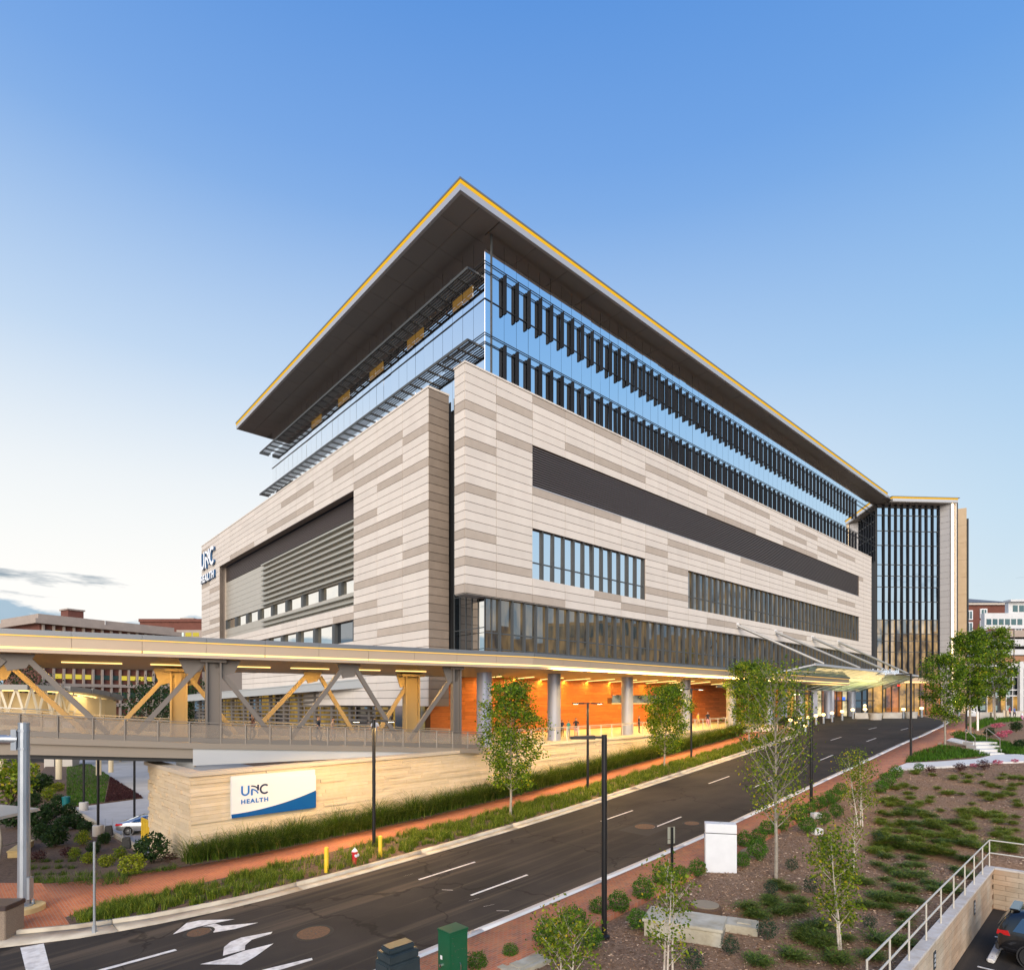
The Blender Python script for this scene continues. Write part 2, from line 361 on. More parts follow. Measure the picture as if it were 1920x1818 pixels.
for k in range(nlp):
    b0 = BG + wl * k; b1 = b0 + wl
    for j, (z0, z1) in enumerate([(ZT - 1.2, zl['rail4']), (zl['rail4'], zl['tr']), (zl['tr'], zl['rail2']), (zl['rail2'], Z_SOF)]):
        if j == 0 and k > 26: continue
        lit = j == 2 and (k % 5 in (1, 2)) and k < 24
        me = shared_box('glass_pane', b1 - b0 - .03, .03, z1 - z0 - .03, m_glass)
        link('glass_pane', me, HB, (*Q(AG, b1 - .015), z0 + .015), (random.gauss(0, .0022), 0, RZL + random.gauss(0, .0022)))
        if lit: qpart('lit_window', m_glass_lit, HB, AG - .035, AG - .01, b0 + .10, b1 - .06, zl['tr'] + .95, zl['rail2'] - .35)
# rails running round the corner
for nm in ('rail1', 'rail2', 'tr', 'rail3', 'rail4'):
    off = .10 if nm != 'tr' else .04
    mb = MB(); z = zl[nm]; r_ = .034
    mb.bar(Q3(AG - off, BG - off, z), Q3(A_END + 3, BG - off, z), r_ * 1.6); qb = MB()
    mb.build('glazing_rail', m_metal_dk, HB)
    qb.bar(Q3(AG - off, BG - off, z), Q3(AG - off, B_GE if nm == 'tr' else 6, z), r_ * 1.6); qb.build('glazing_rail', m_metal_dk, HB)
qpart('corner_mullion', m_mull, HB, AG + .62, AG + .72, BG - .08, BG + .02, 9.9, Z_SOF)
# sunshade fins on the right-hand front
for row, (z0, z1) in enumerate([(zl['tr'] - .55, zl['rail2'] + .38), (ZT + .02, zl['rail4'] + .38)]):
    me = shared_box('sun_fin', .14, .34, z1 - z0, m_fin)
    farf = MB()
    for k in range(fin_n + 2):
        a = AG + 2.03 - .20 + MOD * k
        if a > A_END + 2.2: break
        if k < 60: link('sun_fin', me, HB, (*Q(a, BG - .40), z0), (0, 0, RZR))
# sunshades (ladder-like outriggers) on the left-hand front
for z in (zl['rail2'] - .05, zl['rail4'] - .05):
    b0, b1 = 1.0, B_GE + 1.2; o_ = 1.25
    S = bpy.data.objects.new('sunshade', None); COL.objects.link(S); S.parent = HB
    mb = MB(); mb.bar(Q3(AG - o_, b0, z), Q3(AG - o_, b1, z), .1, .22); mb.build('sunshade_front_rail', m_mull, S)
    mb = MB()
    for i in range(4): mb.bar(Q3(AG - .28 - i * .23, b0, z), Q3(AG - .28 - i * .23, b1, z), .06, .1)
    mb.build('sunshade_blades', m_mull, S)
    for k in range(nlp + 2):
        b = min(b0 + wl * k, b1)
        mb = MB(); mb.bar(Q3(AG - .02, b, z + .02), Q3(AG - o_, b, z + .02), .09, .16); mb.build('sunshade_bracket', m_metal_dk, S)
# --- right-hand panelled screen
m_back = m_joint
cols = [0.0, 3.12] + [3.12 + 4.0 * i for i in range(1, 23)]
cols = [c for c in cols if c < A_END - 1] + [A_END]
DARK = {(4, 0, 0), (8, 0, 0), (13, 0, 0), (18, 0, 0), (21, 0, 1), (24, 0, 0), (2, 1, 1), (6, 1, 1), (24, 1, 2), (0, 2, 4), (4, 3, 5), (2, 6, 8), (1, 10, 12), (5, 9, 11), (11, 2, 4), (12, 7, 9), (14, 6, 6), (16, 7, 7), (11, 11, 13),
        (20, 6, 7), (22, 4, 4), (23, 5, 6), (3, 13, 15), (1, 15, 16), (5, 14, 16), (3, 17, 18), (12, 15, 17), (2, 19, 20), (13, 19, 20), (6, 21, 21), (23, 9, 10), (23, 14, 15)}
dark = {(r, c) for r, c0, c1 in DARK for c in range(c0, c1 + 1)}
A_LV = cols[2]; A_LV1 = Apx(1611, 0); A_W1 = 23.1; A_W2 = 31.0
def hole(r, c):
    a = (cols[c] + cols[c + 1]) / 2
    if 6 <= r < 11 and A_LV < a < A_LV1: return True
    if 16 <= r < 22 and (A_LV < a < A_W1 or A_W2 < a < A_LV1): return True
    return False
PM = {}
def panel(a0, a1, b0, b1, z0, z1, m, front=True):
    """front=True: on a plane of constant b, else on a plane of constant a"""
    g = .022; w = (a1 - a0 if front else b1 - b0) - 2 * g; key = (round(w, 2), round(z1 - z0, 2), m.name)
    if key not in PM: PM[key] = shared_box('facade_panel', w, .07, z1 - z0 - 2 * g, m)
    loc = Q(a0 + g, b0) if front else Q(a0, b1 - g)
    return link('facade_panel', PM[key], HB, (*loc, z0 + g), (0, 0, RZR if front else RZL))
farp = MB(); farp2 = MB()
for r in range(25):
    z1 = ZT - r * RH; z0 = z1 - RH
    panel(0, 0, .075, 1.37, z0, z1, m_paneld if (r, 0) in dark else m_panel, front=False)
    for c in range(len(cols) - 1):
        if hole(r, c): continue
        m = m_paneld if (r, c) in dark else m_panel
        a0, a1 = cols[c], cols[c + 1]
        # clip at the louvre's end
        if (6 <= r < 11 or 16 <= r < 22) and a0 < A_LV1 < a1: a0 = A_LV1
        if a0 < 39: panel(a0, a1, 0, 0, z0, z1, m)
        else: qbox(farp2 if m is m_paneld else farp, a0 + .022, a1 - .022, 0, .07, z0 + .022, z1 - .022)
tag(farp.build('facade_panels_far', m_panel, HB), kind='stuff'); tag(farp2.build('facade_panels_far', m_paneld, HB), kind='stuff')
# backing with holes
mb = MB(); zr_ = lambda r: ZT - r * RH
for a0, a1, r0, r1 in [(.05, A_END, 0, 6), (.05, A_LV, 6, 25), (A_LV1, A_END, 6, 25), (A_LV, A_LV1, 11, 16), (A_LV, A_LV1, 22, 25), (A_W1, A_W2, 16, 22)]:
    qbox(mb, a0, a1, .072, .34, zr_(r1), zr_(r0))
mb.build('panel_backing', m_joint, HB)
qpart('panel_backing', m_joint, HB, .072, AG + .3, .342, 1.365, ZB, ZT); qpart('coping', m_panel, HB, -.05, A_END + .05, -.05, .4, ZT + .003, ZT + .14); qpart('coping', m_panel, HB, -.05, AG + .2, .402, 1.42, ZT + .003, ZT + .14)
qpart('screen_soffit', mat('screen_soffit', (.33, .30, .27), .6), HB, .075, A_END, .08, 1.36, ZB - .06, ZB - .003)
qpart('panel_backing', m_joint, HB, A_END - .06, A_END + .02, .08, 2.0, ZB, ZT)
# long louvre
lv = MB()
z = zr_(11) + .06
while z < zr_(6) - .05:
    qbox(lv, A_LV + .03, A_LV1 - .03, .10, .24, z, z + .085); z += .20
tag(lv.build('louvre_blades', mat('louvre_blade', (.15, .125, .115), .5, .2), HB), kind='stuff'); qpart('louvre_back', mat('louvre_back', (.012, .011, .012), .8), HB, A_LV, A_LV1, .32, .345, zr_(11), zr_(6))
qpart('louvre_sill', m_fascia, HB, A_LV, A_LV1, -.02, .3, zr_(11) - .02, zr_(11) + .05)
# window groups with deep mullion fins
def window_band(a0, a1, z0, z1, b, mod, gm, trs, fin_d=.32, fin_w=.2, sub=None):
    n = max(1, round((a1 - a0) / mod)); md = (a1 - a0) / n
    fm = shared_box('mullion_fin', fin_w, fin_d, z1 - z0, m_mull)
    for k in range(n):
        if a0 + md * k < 60: pane('glass_pane', a0 + md * k, a0 + md * (k + 1), b, z0, z1, gm, .004)
        link('mullion_fin', fm, HB, (*Q(a0 + md * (k + 1) - fin_w / 2, b - fin_d), z0), (0, 0, RZR))
    if a0 + md * (n - 1) > 60:
        kk = next(k for k in range(n) if a0 + md * k >= 60); qpart('glass_strip', gm, HB, a0 + md * kk, a1, b, b + .03, z0, z1)
    for zt in trs: qpart('transom', m_mull, HB, a0, a1, b - .06, b - .005, zt - .05, zt + .05)
window_band(A_LV + .04, A_W1 - .04, zr_(22), zr_(16), .33, 1.33, glassmat('glass_mid', (.97, .98, 1.0), .88, emit=(1, .7, .4), estr=.04, wob=.02), [zr_(20)], .2, .16)
window_band(A_W2 + .04, A_LV1 - .04, zr_(22), zr_(16), .33, 1.33, m_glass_low, [zr_(20)], .2, .16)
Z_LOW = 10.35
window_band(AG + .08, A_END + 2.5, Z_LOW, ZB - .08, BG, MOD, m_glass_low, [zpx(1185, GC) - 0.0, zpx(1215.6, GC)], .26, .14)
# glass return behind the screen's end and in the notch
for z0, z1 in [(Z_LOW, zpx(1215, GC)), (zpx(1215, GC), zpx(1185, GC)), (zpx(1185, GC), 15.2)]:
    for k in range(5):
        me = shared_box('glass_pane', .78, .03, z1 - z0 - .05, m_glass_dk if k > 1 else glassmat('glass_return', (.98, .96, .9), .85))
        link('glass_pane', me, HB, (*Q(AG, BG + .81 * (k + 1)), z0 + .025), (0, 0, RZL))
for k in range(6): qpart('mullion', m_mull, HB, AG - .05, AG - .003, BG + .81 * k - .03, BG + .81 * k + .03, Z_LOW, ZT - .3)
z = Z_LOW
while z < ZT - 1: qpart('transom', m_mull, HB, AG - .045, AG - .005, BG, 4.4, z, z + .06); z += 2.75
qpart('notch_glass', m_glass_dk, HB, AG - .002, AG + .03, 1.4, 4.44, 15.2, ZT - 1.0)
# --- left-hand panelled box
AL, BL0 = -.36, Bpx(803, -.36); B_LE = Bpx(378, AL)
lcols = [803, 754.7, 706.9, 663, 624, 588, 556, 527, 500.6, 476.5, 453.7, 431, 411, 393, 378]
lb = [Bpx(p, AL) for p in lcols]; ZTL = ZT - .42 * RH
LD = {(13, 0, 2), (18, 0, 0), (20, 0, 2), (27, 0, 1), (8, 0, 1), (6, 1, 2), (4, 0, 0), (16, 1, 2), (25, 1, 3), (11, 2, 2), (23, 2, 2), (3, 1, 3), (2, 3, 3), (5, 5, 7), (24, 3, 3), (25, 5, 7), (6, 9, 10), (2, 5, 6), (1, 13, 13), (9, 13, 13), (11, 12, 12), (14, 12, 13), (18, 12, 12), (20, 12, 13), (23, 13, 13), (27, 5, 5), (28, 8, 9)}
ld = {(r, c) for r, c0, c1 in LD for c in range(c0, c1 + 1)}
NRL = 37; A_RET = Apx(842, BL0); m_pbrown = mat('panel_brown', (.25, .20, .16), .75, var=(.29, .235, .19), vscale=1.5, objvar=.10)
for r in range(NRL):
    z1 = ZTL - r * RH; z0 = z1 - RH
    for c in range(len(lb) - 1):
        if 7 <= r < 23 and 3 <= c <= 11: continue
        if 25 <= r < 28 and 3 <= c <= 8: continue
        if r > 24 and c > 9: continue
        panel(AL, AL, lb[c], lb[c + 1], z0, z1, m_paneld if (r, c) in ld else m_panel, front=False)
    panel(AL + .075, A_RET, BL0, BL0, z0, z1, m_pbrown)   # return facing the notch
zl_ = lambda r: ZTL - r * RH
mb = MB()
for b0, b1, r0, r1 in [(lb[0] + .08, B_LE, 0, 7), (lb[0] + .08, lb[3], 7, NRL), (lb[12], B_LE, 7, NRL), (lb[3], lb[12], 23, 25), (lb[3], lb[9], 28, NRL), (lb[9], lb[12], 25, NRL)]:
    qbox(mb, AL + .072, AL + .8, b0, b1, zl_(r1), zl_(r0))
mb.build('panel_backing', m_joint, HB)
qpart('panel_backing', m_joint, HB, AL + .8, A_RET - .02, BL0 + .075, BL0 + .4, zl_(NRL), ZTL)
qpart('coping', m_panel, HB, AL - .05, AL + .8, BL0 - .05, B_LE + .05, ZTL + .003, ZTL + .16); qpart('coping', m_panel, HB, AL + .802, A_RET, BL0 - .05, BL0 + .5, ZTL + .003, ZTL + .16)
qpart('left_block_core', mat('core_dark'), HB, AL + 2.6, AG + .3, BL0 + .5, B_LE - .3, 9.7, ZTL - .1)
# recess: louvre on top, metal cladding with blades, a strip of windows
rb0, rb1 = lb[3], lb[12]
m_clad = mat('clad_metal', (.50, .46, .39), .4, .35, var=(.53, .49, .42), vscale=.5)
ad = AL + .95
lv = MB(); z = zl_(10.2)
while z < zl_(7) - .03: qbox(lv, ad, ad + .12, rb0 + .05, rb1 - .05, z, z + .09); z += .2
tag(lv.build('louvre_blades', m_louv, HB), kind='stuff'); qpart('louvre_back', mat('louvre_back'), HB, ad + .2, ad + .25, rb0, rb1, zl_(10.4), zl_(7))
zw1, zw0 = zl_(18.6), zl_(20.6)
for z0, z1 in [(zw1, zl_(10.4)), (zl_(23.3), zw0)]:
    nrow = max(1, round((z1 - z0) / .75)); hh = (z1 - z0) / nrow
    for i in range(nrow):
        qpart('cladding_strip', m_clad, HB, ad, ad + .12, rb0 + .02, rb1 - .02, z0 + i * hh + .012, z0 + (i + 1) * hh - .012)
qpart('panel_backing', m_joint, HB, ad + .121, ad + .2, rb0, rb1, zl_(23.3), zw0 - .01); qpart('panel_backing', m_joint, HB, ad + .121, ad + .2, rb0, rb1, zw1 + .01, zl_(10.3))
bb1 = Bpx(481, AL)
for i in range(9): 
    z = zl_(10.7) - i * (zl_(10.7) - zw1 - .25) / 8.0
    mb = MB(); mb.hexa([(*Q(*p), z - .05) for p in ((ad - .42, rb0), (ad - .42, bb1), (ad - .01, bb1), (ad - .01, rb0))], [(*Q(*p), z + dz) for p, dz in (((ad - .42, rb0), .12), ((ad - .42, bb1), .12), ((ad - .01, bb1), .03), ((ad - .01, rb0), .03))]); mb.build('shade_blade', mat('blade_metal', (.44, .43, .37), .4, .4), HB)
for z in (zw0 - .55, zw0 - 1.15, zw0 - 1.75):
    qpart('shade_blade', mat('blade_metal'), HB, ad - .40, ad - .01, rb0, bb1, z, z + .11)
wn = 9
wlit = glassmat('glass_strip_lit', (1, .98, .94), .80, emit=(1, .75, .35), estr=.5, espat=(.5, .5, .8))
for k in range(wn):
    b0 = rb0 + (rb1 - rb0) * k / wn; b1 = rb0 + (rb1 - rb0) * (k + 1) / wn
    qpart('strip_window', wlit, HB, ad + .25, ad + .28, b0 + .1, b1 - .1, zw0, zw1); qpart('window_pier', m_mull, HB, ad - .06, ad + .3, b1 - .35, b1 + .35 if k < wn - 1 else b1, zw0, zw1)
for b0, b1 in ((lb[3], lb[4]), (lb[4], lb[5]), (lb[5], lb[6]), (lb[6], lb[7]), (lb[7], lb[8]), (lb[8], lb[9])):
    qpart('strip_window', wlit if b0 > lb[3] else m_glass_dk, HB, AL + .4, AL + .43, b0, b1, zl_(28), zl_(25)); qpart('window_pier', m_mull, HB, AL + .05, AL + .4, b0 - .3, b0 + .3, zl_(28), zl_(25))
qpart('recess_side', m_paneld, HB, AL + .1, ad + .3, rb1, rb1 + .08, zl_(NRL), zl_(7))
# --- wall letters high on the left-hand front
m_sign_w = mat('letter_white', (.80, .82, .85), .35, emit=(.9, .95, 1), estr=.15); m_sign_b = mat('letter_blue', (.03, .10, .22), .4)
# --- roof
B_RE = Bpx(443, AR); A_RE = Apx(1663, BR)
def roof_slab(name, m, off, z0, z1):
    mb = MB(); mb.prism([tuple(Q(AR - off, BR - off)), tuple(Q(A_RE + 8, BR - off)), tuple(Q(A_RE + 8, 40)), tuple(Q(60, B_RE + off)), tuple(Q(AR - off, B_RE + off))], z0, z1); return mb.build(name, m, HB)
roof_slab('roof_body', mat('roof_membrane', (.35, .35, .36), .8), -.5, Z_SOF + .25, Z_SOF + 1.0)
# soffit as panels
sj = MB()
roof_slab('soffit_backing', mat('soffit_joint', (.19, .18, .17), .7), -.06, Z_SOF + .1, Z_SOF + .24)
for i in range(18):
    b0 = BR + .05 + i * (B_RE - BR) / 18; b1 = BR + .05 + (i + 1) * (B_RE - BR) / 18 - .05
    for j in range(2):
        a0 = AR + .05 + j * (AG - AR + .3) / 2; a1 = AR + .05 + (j + 1) * (AG - AR + .3) / 2 - .03
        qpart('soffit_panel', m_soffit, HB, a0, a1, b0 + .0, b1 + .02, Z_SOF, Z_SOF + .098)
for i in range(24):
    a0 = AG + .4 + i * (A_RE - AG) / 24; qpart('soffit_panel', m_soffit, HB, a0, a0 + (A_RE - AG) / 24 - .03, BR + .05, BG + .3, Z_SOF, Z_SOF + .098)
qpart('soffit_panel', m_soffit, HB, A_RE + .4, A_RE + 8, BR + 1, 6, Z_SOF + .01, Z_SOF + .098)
def edge(name, m, o0, o1, z0, z1):
    mb = MB()
    qbox(mb, AR - o1, A_RE + .3, BR - o1, BR - o0, z0, z1); mb.build(name, m, HB)
    mb = MB(); qbox(mb, AR - o1, AR - o0, BR - o0 + .002, B_RE + o1, z0, z1); mb.build(name, m, HB)
edge('roof_fascia', m_fascia, -.25, .0, Z_SOF - .04, Z_SOF + .46); edge('roof_light_strip', m_gold, -.2, .03, Z_SOF + .463, Z_SOF + .70); edge('roof_cap', m_cap, -.3, .08, Z_SOF + .703, Z_SOF + .84)
qpart('roof_fascia', m_fascia, HB, AR + .25, AG + 6, B_RE - .2, B_RE - .02, Z_SOF - .04, Z_SOF + .5)
# --- tower at the far end
TY = 113.0; tx = lambda px: (px - CX) / F
def TP(px, d=0.0):             # point on the tower's glass front, d metres in front of it
    k = .07; u = tx(px); X0_ = tx(1645) * TY; Y = (TY - k * X0_) / (1 - k * u); p = Vector((u * Y, Y)); return p + Vector((.07, -.997)) * d
tz = lambda py: HC + (HZ - py) / F * (TY + .4)
def tbox(name, m, p0, p1, d0, d1, z0, z1):
    q = [TP(p0, d1), TP(p1, d1), TP(p1, d0), TP(p0, d0)]; mb = MB(); mb.hexa([(*p, z0) for p in q], [(*p, z1) for p in q]); return mb.build(name, m, HB)
ztop = Z_SOF
tg = glassmat('glass_tower', (.93, .96, 1.0), .88, wob=.03); tgl = glassmat('glass_tower_low', (.7, .76, .8), .4, emit=(1, .62, .25), estr=.75, espat=(.8, .8, .35))  # lower panes' warm emission also stands in for a warm reflection
zsplit = tz(1160)
pxs = [1645 + 11.45 * i for i in range(11)]
trows = [tz(y) for y in (1268, 1222, 1202, 1188, 1162)] + [tz(y) for y in (1128, 1100.7, 1080, 1059, 1023, 996, 967, 951)] + [ztop]
for i in range(10):
    for z0, z1 in zip(trows, trows[1:]):
        p = TP(pxs[i]); q = TP(pxs[i + 1]); w = (q - p).length
        link('tower_pane', shared_box('tower_pane', w - .05, .03, z1 - z0 - .04, tgl if z1 < zsplit + 1 else tg), HB, (*p, z0 + .02), (random.gauss(0, .004), 0, math.atan2((q - p).y, (q - p).x) + random.gauss(0, .004)))
    tbox('tower_fin', m_fin, pxs[i] + 7.2 + 2.6, pxs[i] + 7.2 + 5.2, .0, .26, 10.2, ztop)
for z in trows: tbox('tower_transom', m_mull, 1645, 1760, .01, .12, z - .06, z + .06)
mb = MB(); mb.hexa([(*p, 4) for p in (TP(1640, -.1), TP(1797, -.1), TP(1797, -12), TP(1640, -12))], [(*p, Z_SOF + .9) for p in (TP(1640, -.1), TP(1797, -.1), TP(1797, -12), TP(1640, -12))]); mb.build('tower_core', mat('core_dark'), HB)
tbox('tower_roof_fascia', m_fascia, 1661, 1781, -1, 1.9, Z_SOF + .02, Z_SOF + .52); tbox('roof_light_strip', m_gold, 1661, 1781, -1, 1.94, Z_SOF + .523, Z_SOF + .8); tbox('roof_cap', m_cap, 1659, 1784, -1, 2.0, Z_SOF + .803, Z_SOF + .93)
tbox('tower_soffit', m_soffit, 1655, 1779, -.1, 1.85, Z_SOF - .1, Z_SOF + .015)
# blade wall with the vertical light line
BW0 = TP(1760.5, 0); BW1 = BW0 + Vector((.60, -.80)) * 1.75
dv = (BW1 - BW0).normalized(); nv = Vector((dv.y, -dv.x))
for i in range(34):
    z0 = 4.8 + i * 1.16
    if z0 + 1.16 > Z_SOF + .9: break
    mb = MB(); q = [BW0, BW1, BW1 - nv * -.9, BW0 - nv * -.9]
    q = [BW0, BW1, BW1 + Vector((.95, .12)), BW0 + Vector((.95, .12))]
    mb.hexa([(*p, z0 + .02) for p in q], [(*p, z0 + 1.14) for p in q]); mb.build('blade_wall_panel', mat('blade_panel', (.47, .46, .46), .55, .1, objvar=.04), HB)
mb = MB(); q = [BW0 + Vector((.05, .05)), BW1 + Vector((.04, .04)), BW1 + Vector((.9, .16)), BW0 + Vector((.9, .16))]; mb.hexa([(*p, 4.6) for p in q], [(*p, Z_SOF + .8) for p in q]); mb.build('blade_wall_core', m_joint, HB)
mb = MB(); q = [BW1 + Vector((.40, -.06)), BW1 + Vector((.62, -.04)), BW1 + Vector((.62, .1)), BW1 + Vector((.40, .1))]; mb.hexa([(*p, 9) for p in q], [(*p, Z_SOF + .75) for p in q]); mb.build('tower_light_line', emat('tower_led', (1.0, .74, .42), 6.0), HB)
mb = MB(); q = [BW1 + Vector((.0, -.25)), BW1 + Vector((.12, -.25)), BW1 + Vector((.12, .3)), BW1 + Vector((.0, .3))]; mb.hexa([(*p, 5) for p in q], [(*p, Z_SOF + 1.0) for p in q]); mb.build('light_line_edge', mat('led_edge', (.55, .5, .45), .5), HB)
mb = MB(); q = [BW1 + Vector((.95, -.25)), BW1 + Vector((1.1, -.25)), BW1 + Vector((1.1, .3)), BW1 + Vector((.95, .3))]; mb.hexa([(*p, 5) for p in q], [(*p, Z_SOF + 1.0) for p in q]); mb.build('light_line_edge', mat('led_edge'), HB)
# stone stair tower behind it
SB = thing('stone_stair_tower', 'narrow tan stone stair tower rising behind the vertical light line of the hospital', 'tower', (0, 0, 0))
m_tan = mat('tan_stone', (.46, .34, .21), .8, var=(.52, .39, .25), vscale=.8, bump=.1, bscale=8)
Ys = 122.0; sx = lambda px: tx(px) * Ys
for i in range(12):
    z0 = 4.6 + i * 3.45; mb = MB()
    zz = min(z0 + 3.42, HC + (HZ - 948) / F * Ys)
    if z0 > zz: break
    mb.prism([(sx(1786), Ys), (sx(1804), Ys - 1.2), (sx(1813.5), Ys + 1.5), (sx(1813.5) + 1, Ys + 9), (sx(1786), Ys + 9)], z0, zz); mb.build('stone_course', m_tan, SB)
mb = MB(); mb.box(sx(1806), sx(1806) + .25, Ys - 1.15, Ys - .2, 20, HC + (HZ - 975) / F * Ys); mb.build('slot_window', m_metal_dk, SB)
# ================================================================ ground, road, pavements
def brickmat(name, c1, c2, c3, bw=.20, bh=.10, rot=TH, mort=(.30, .22, .17)):
    m = bpy.data.materials.new(name); m.use_nodes = True; t = m.node_tree; n = t.nodes; l = t.links; p = n['Principled BSDF']; p.inputs['Roughness'].default_value = .8
    g = n.new('ShaderNodeNewGeometry'); mp_ = n.new('ShaderNodeMapping'); mp_.inputs['Rotation'].default_value = (0, 0, rot); l.new(g.outputs['Position'], mp_.inputs[0])
    b = n.new('ShaderNodeTexBrick'); l.new(mp_.outputs[0], b.inputs[0]); b.inputs['Scale'].default_value = 1.0; b.inputs['Brick Width'].default_value = bw; b.inputs['Row Height'].default_value = bh; b.inputs['Mortar Size'].default_value = .008
    b.inputs['Color1'].default_value = (*c1, 1); b.inputs['Color2'].default_value = (*c2, 1); b.inputs['Mortar'].default_value = (*mort, 1); b.inputs['Bias'].default_value = -.1
    z = n.new('ShaderNodeTexNoise'); z.inputs['Scale'].default_value = 1.6; z.inputs['Detail'].default_value = 8; l.new(g.outputs['Position'], z.inputs[0])
    r = n.new('ShaderNodeValToRGB'); r.color_ramp.elements[0].position = .42; r.color_ramp.elements[1].position = .75; r.color_ramp.elements[1].color = (.55, .55, .55, 1); r.color_ramp.elements[0].color = (0, 0, 0, 1); l.new(z.outputs[0], r.inputs[0])
    mx = n.new('ShaderNodeMix'); mx.data_type = 'RGBA'; l.new(r.outputs[0], mx.inputs[0]); l.new(b.outputs['Color'], mx.inputs[6]); mx.inputs[7].default_value = (*c3, 1); l.new(mx.outputs[2], p.inputs['Base Color'])
    bp = n.new('ShaderNodeBump'); bp.inputs['Strength'].default_value = .5; bp.inputs['Distance'].default_value = .01; l.new(b.outputs['Fac'], bp.inputs['Height']); bp.invert = True; l.new(bp.outputs[0], p.inputs['Normal']); MATS[name] = m; return m
def asphaltmat():
    m = bpy.data.materials.new('asphalt'); m.use_nodes = True; t = m.node_tree; n = t.nodes; l = t.links; p = n['Principled BSDF']; p.inputs['Roughness'].default_value = .85; p.inputs['Specular IOR Level'].default_value = .25
    g = n.new('ShaderNodeNewGeometry'); mp_ = n.new('ShaderNodeMapping'); mp_.vector_type = 'TEXTURE'; mp_.inputs['Rotation'].default_value = (0, 0, math.pi / 2 - TH); l.new(g.outputs['Position'], mp_.inputs[0])
    st = n.new('ShaderNodeMapping'); st.inputs['Scale'].default_value = (.03, 1.7, 1); l.new(mp_.outputs[0], st.inputs[0])
    z1 = n.new('ShaderNodeTexNoise'); z1.inputs['Scale'].default_value = 1.0; z1.inputs['Detail'].default_value = 5; l.new(st.outputs[0], z1.inputs[0])
    r1 = n.new('ShaderNodeValToRGB'); e = r1.color_ramp.elements; e[0].position = .47; e[0].color = (0, 0, 0, 1); e[1].position = .64; e[1].color = (.62, .62, .62, 1); l.new(z1.outputs[0], r1.inputs[0])
    z2 = n.new('ShaderNodeTexNoise'); z2.inputs['Scale'].default_value = .35; z2.inputs['Detail'].default_value = 6; l.new(g.outputs['Position'], z2.inputs[0])
    r2 = n.new('ShaderNodeValToRGB'); e = r2.color_ramp.elements; e[0].position = .38; e[0].color = (.025, .023, .0215, 1); e[1].position = .68; e[1].color = (.044, .038, .033, 1); l.new(z2.outputs[0], r2.inputs[0])
    z3 = n.new('ShaderNodeTexNoise'); z3.inputs['Scale'].default_value = 45; z3.inputs['Detail'].default_value = 3; l.new(g.outputs['Position'], z3.inputs[0])
    sep_ = n.new('ShaderNodeSeparateXYZ'); l.new(mp_.outputs[0], sep_.inputs[0])      # dust streaks fade up the hill
    mr = n.new('ShaderNodeMapRange'); mr.inputs[1].default_value = 14; mr.inputs[2].default_value = 30; mr.inputs[3].default_value = 1; mr.inputs[4].default_value = .07; l.new(sep_.outputs[0], mr.inputs[0])
    mm = n.new('ShaderNodeMath'); mm.operation = 'MULTIPLY'; l.new(r1.outputs[0], mm.inputs[0]); l.new(mr.outputs[0], mm.inputs[1])
    mx = n.new('ShaderNodeMix'); mx.data_type = 'RGBA'; l.new(mm.outputs[0], mx.inputs[0]); l.new(r2.outputs[0], mx.inputs[6]); mx.inputs[7].default_value = (.125, .096, .068, 1)
    vo = n.new('ShaderNodeTexVoronoi'); vo.feature = 'DISTANCE_TO_EDGE'; vo.inputs['Scale'].default_value = .16; wv = n.new('ShaderNodeVectorMath'); wv.operation = 'MULTIPLY_ADD'; zw = n.new('ShaderNodeTexNoise'); zw.inputs['Scale'].default_value = .8; zw.inputs['Detail'].default_value = 6; l.new(g.outputs['Position'], zw.inputs[0]); l.new(zw.outputs['Color'], wv.inputs[0]); wv.inputs[1].default_value = (2.2, 2.2, 0); l.new(g.outputs['Position'], wv.inputs[2]); l.new(wv.outputs[0], vo.inputs['Vector'])
    rc = n.new('ShaderNodeValToRGB'); rc.color_ramp.elements[0].position = .0035; rc.color_ramp.elements[0].color = (.35, .35, .35, 1); rc.color_ramp.elements[1].position = .007; l.new(vo.outputs['Distance'], rc.inputs[0])
    mc = n.new('ShaderNodeMix'); mc.data_type = 'RGBA'; mc.blend_type = 'MULTIPLY'; mc.inputs[0].default_value = .8; l.new(mx.outputs[2], mc.inputs[6]); l.new(rc.outputs[0], mc.inputs[7]); mx = mc
    m2 = n.new('ShaderNodeMix'); m2.data_type = 'RGBA'; m2.blend_type = 'OVERLAY'; m2.inputs[0].default_value = .35; l.new(mx.outputs[2], m2.inputs[6]); l.new(z3.outputs[0], m2.inputs[7]); l.new(m2.outputs[2], p.inputs['Base Color'])
    bp = n.new('ShaderNodeBump'); bp.inputs['Strength'].default_value = .25; bp.inputs['Distance'].default_value = .01; l.new(z3.outputs[0], bp.inputs['Height']); l.new(bp.outputs[0], p.inputs['Normal']); MATS['asphalt'] = m; return m
m_asph = asphaltmat()
m_brick = brickmat('brick_paving', (.47, .140, .048), (.37, .100, .038), (.52, .19, .075))
m_brick_r = brickmat('brick_paving_mixed', (.44, .125, .055), (.24, .095, .06), (.50, .24, .11), rot=TH + 1.57)
m_conc = mat('concrete', (.60, .57, .52), .8, var=(.50, .47, .42), vscale=1.3, bump=.15, bscale=30, var2=(.34, .27, .20), v2scale=.9, v2amt=.5)
m_concw = mat('concrete_white', (.70, .69, .67), .8, var=(.62, .61, .59), vscale=1.0, bump=.1, bscale=30)
m_mulch = mat('mulch', (.15, .078, .040), .95, var=(.34, .22, .14), vscale=9, detail=10, bump=1.0, bscale=26, var2=(.30, .17, .08), v2scale=.35, v2amt=.55)
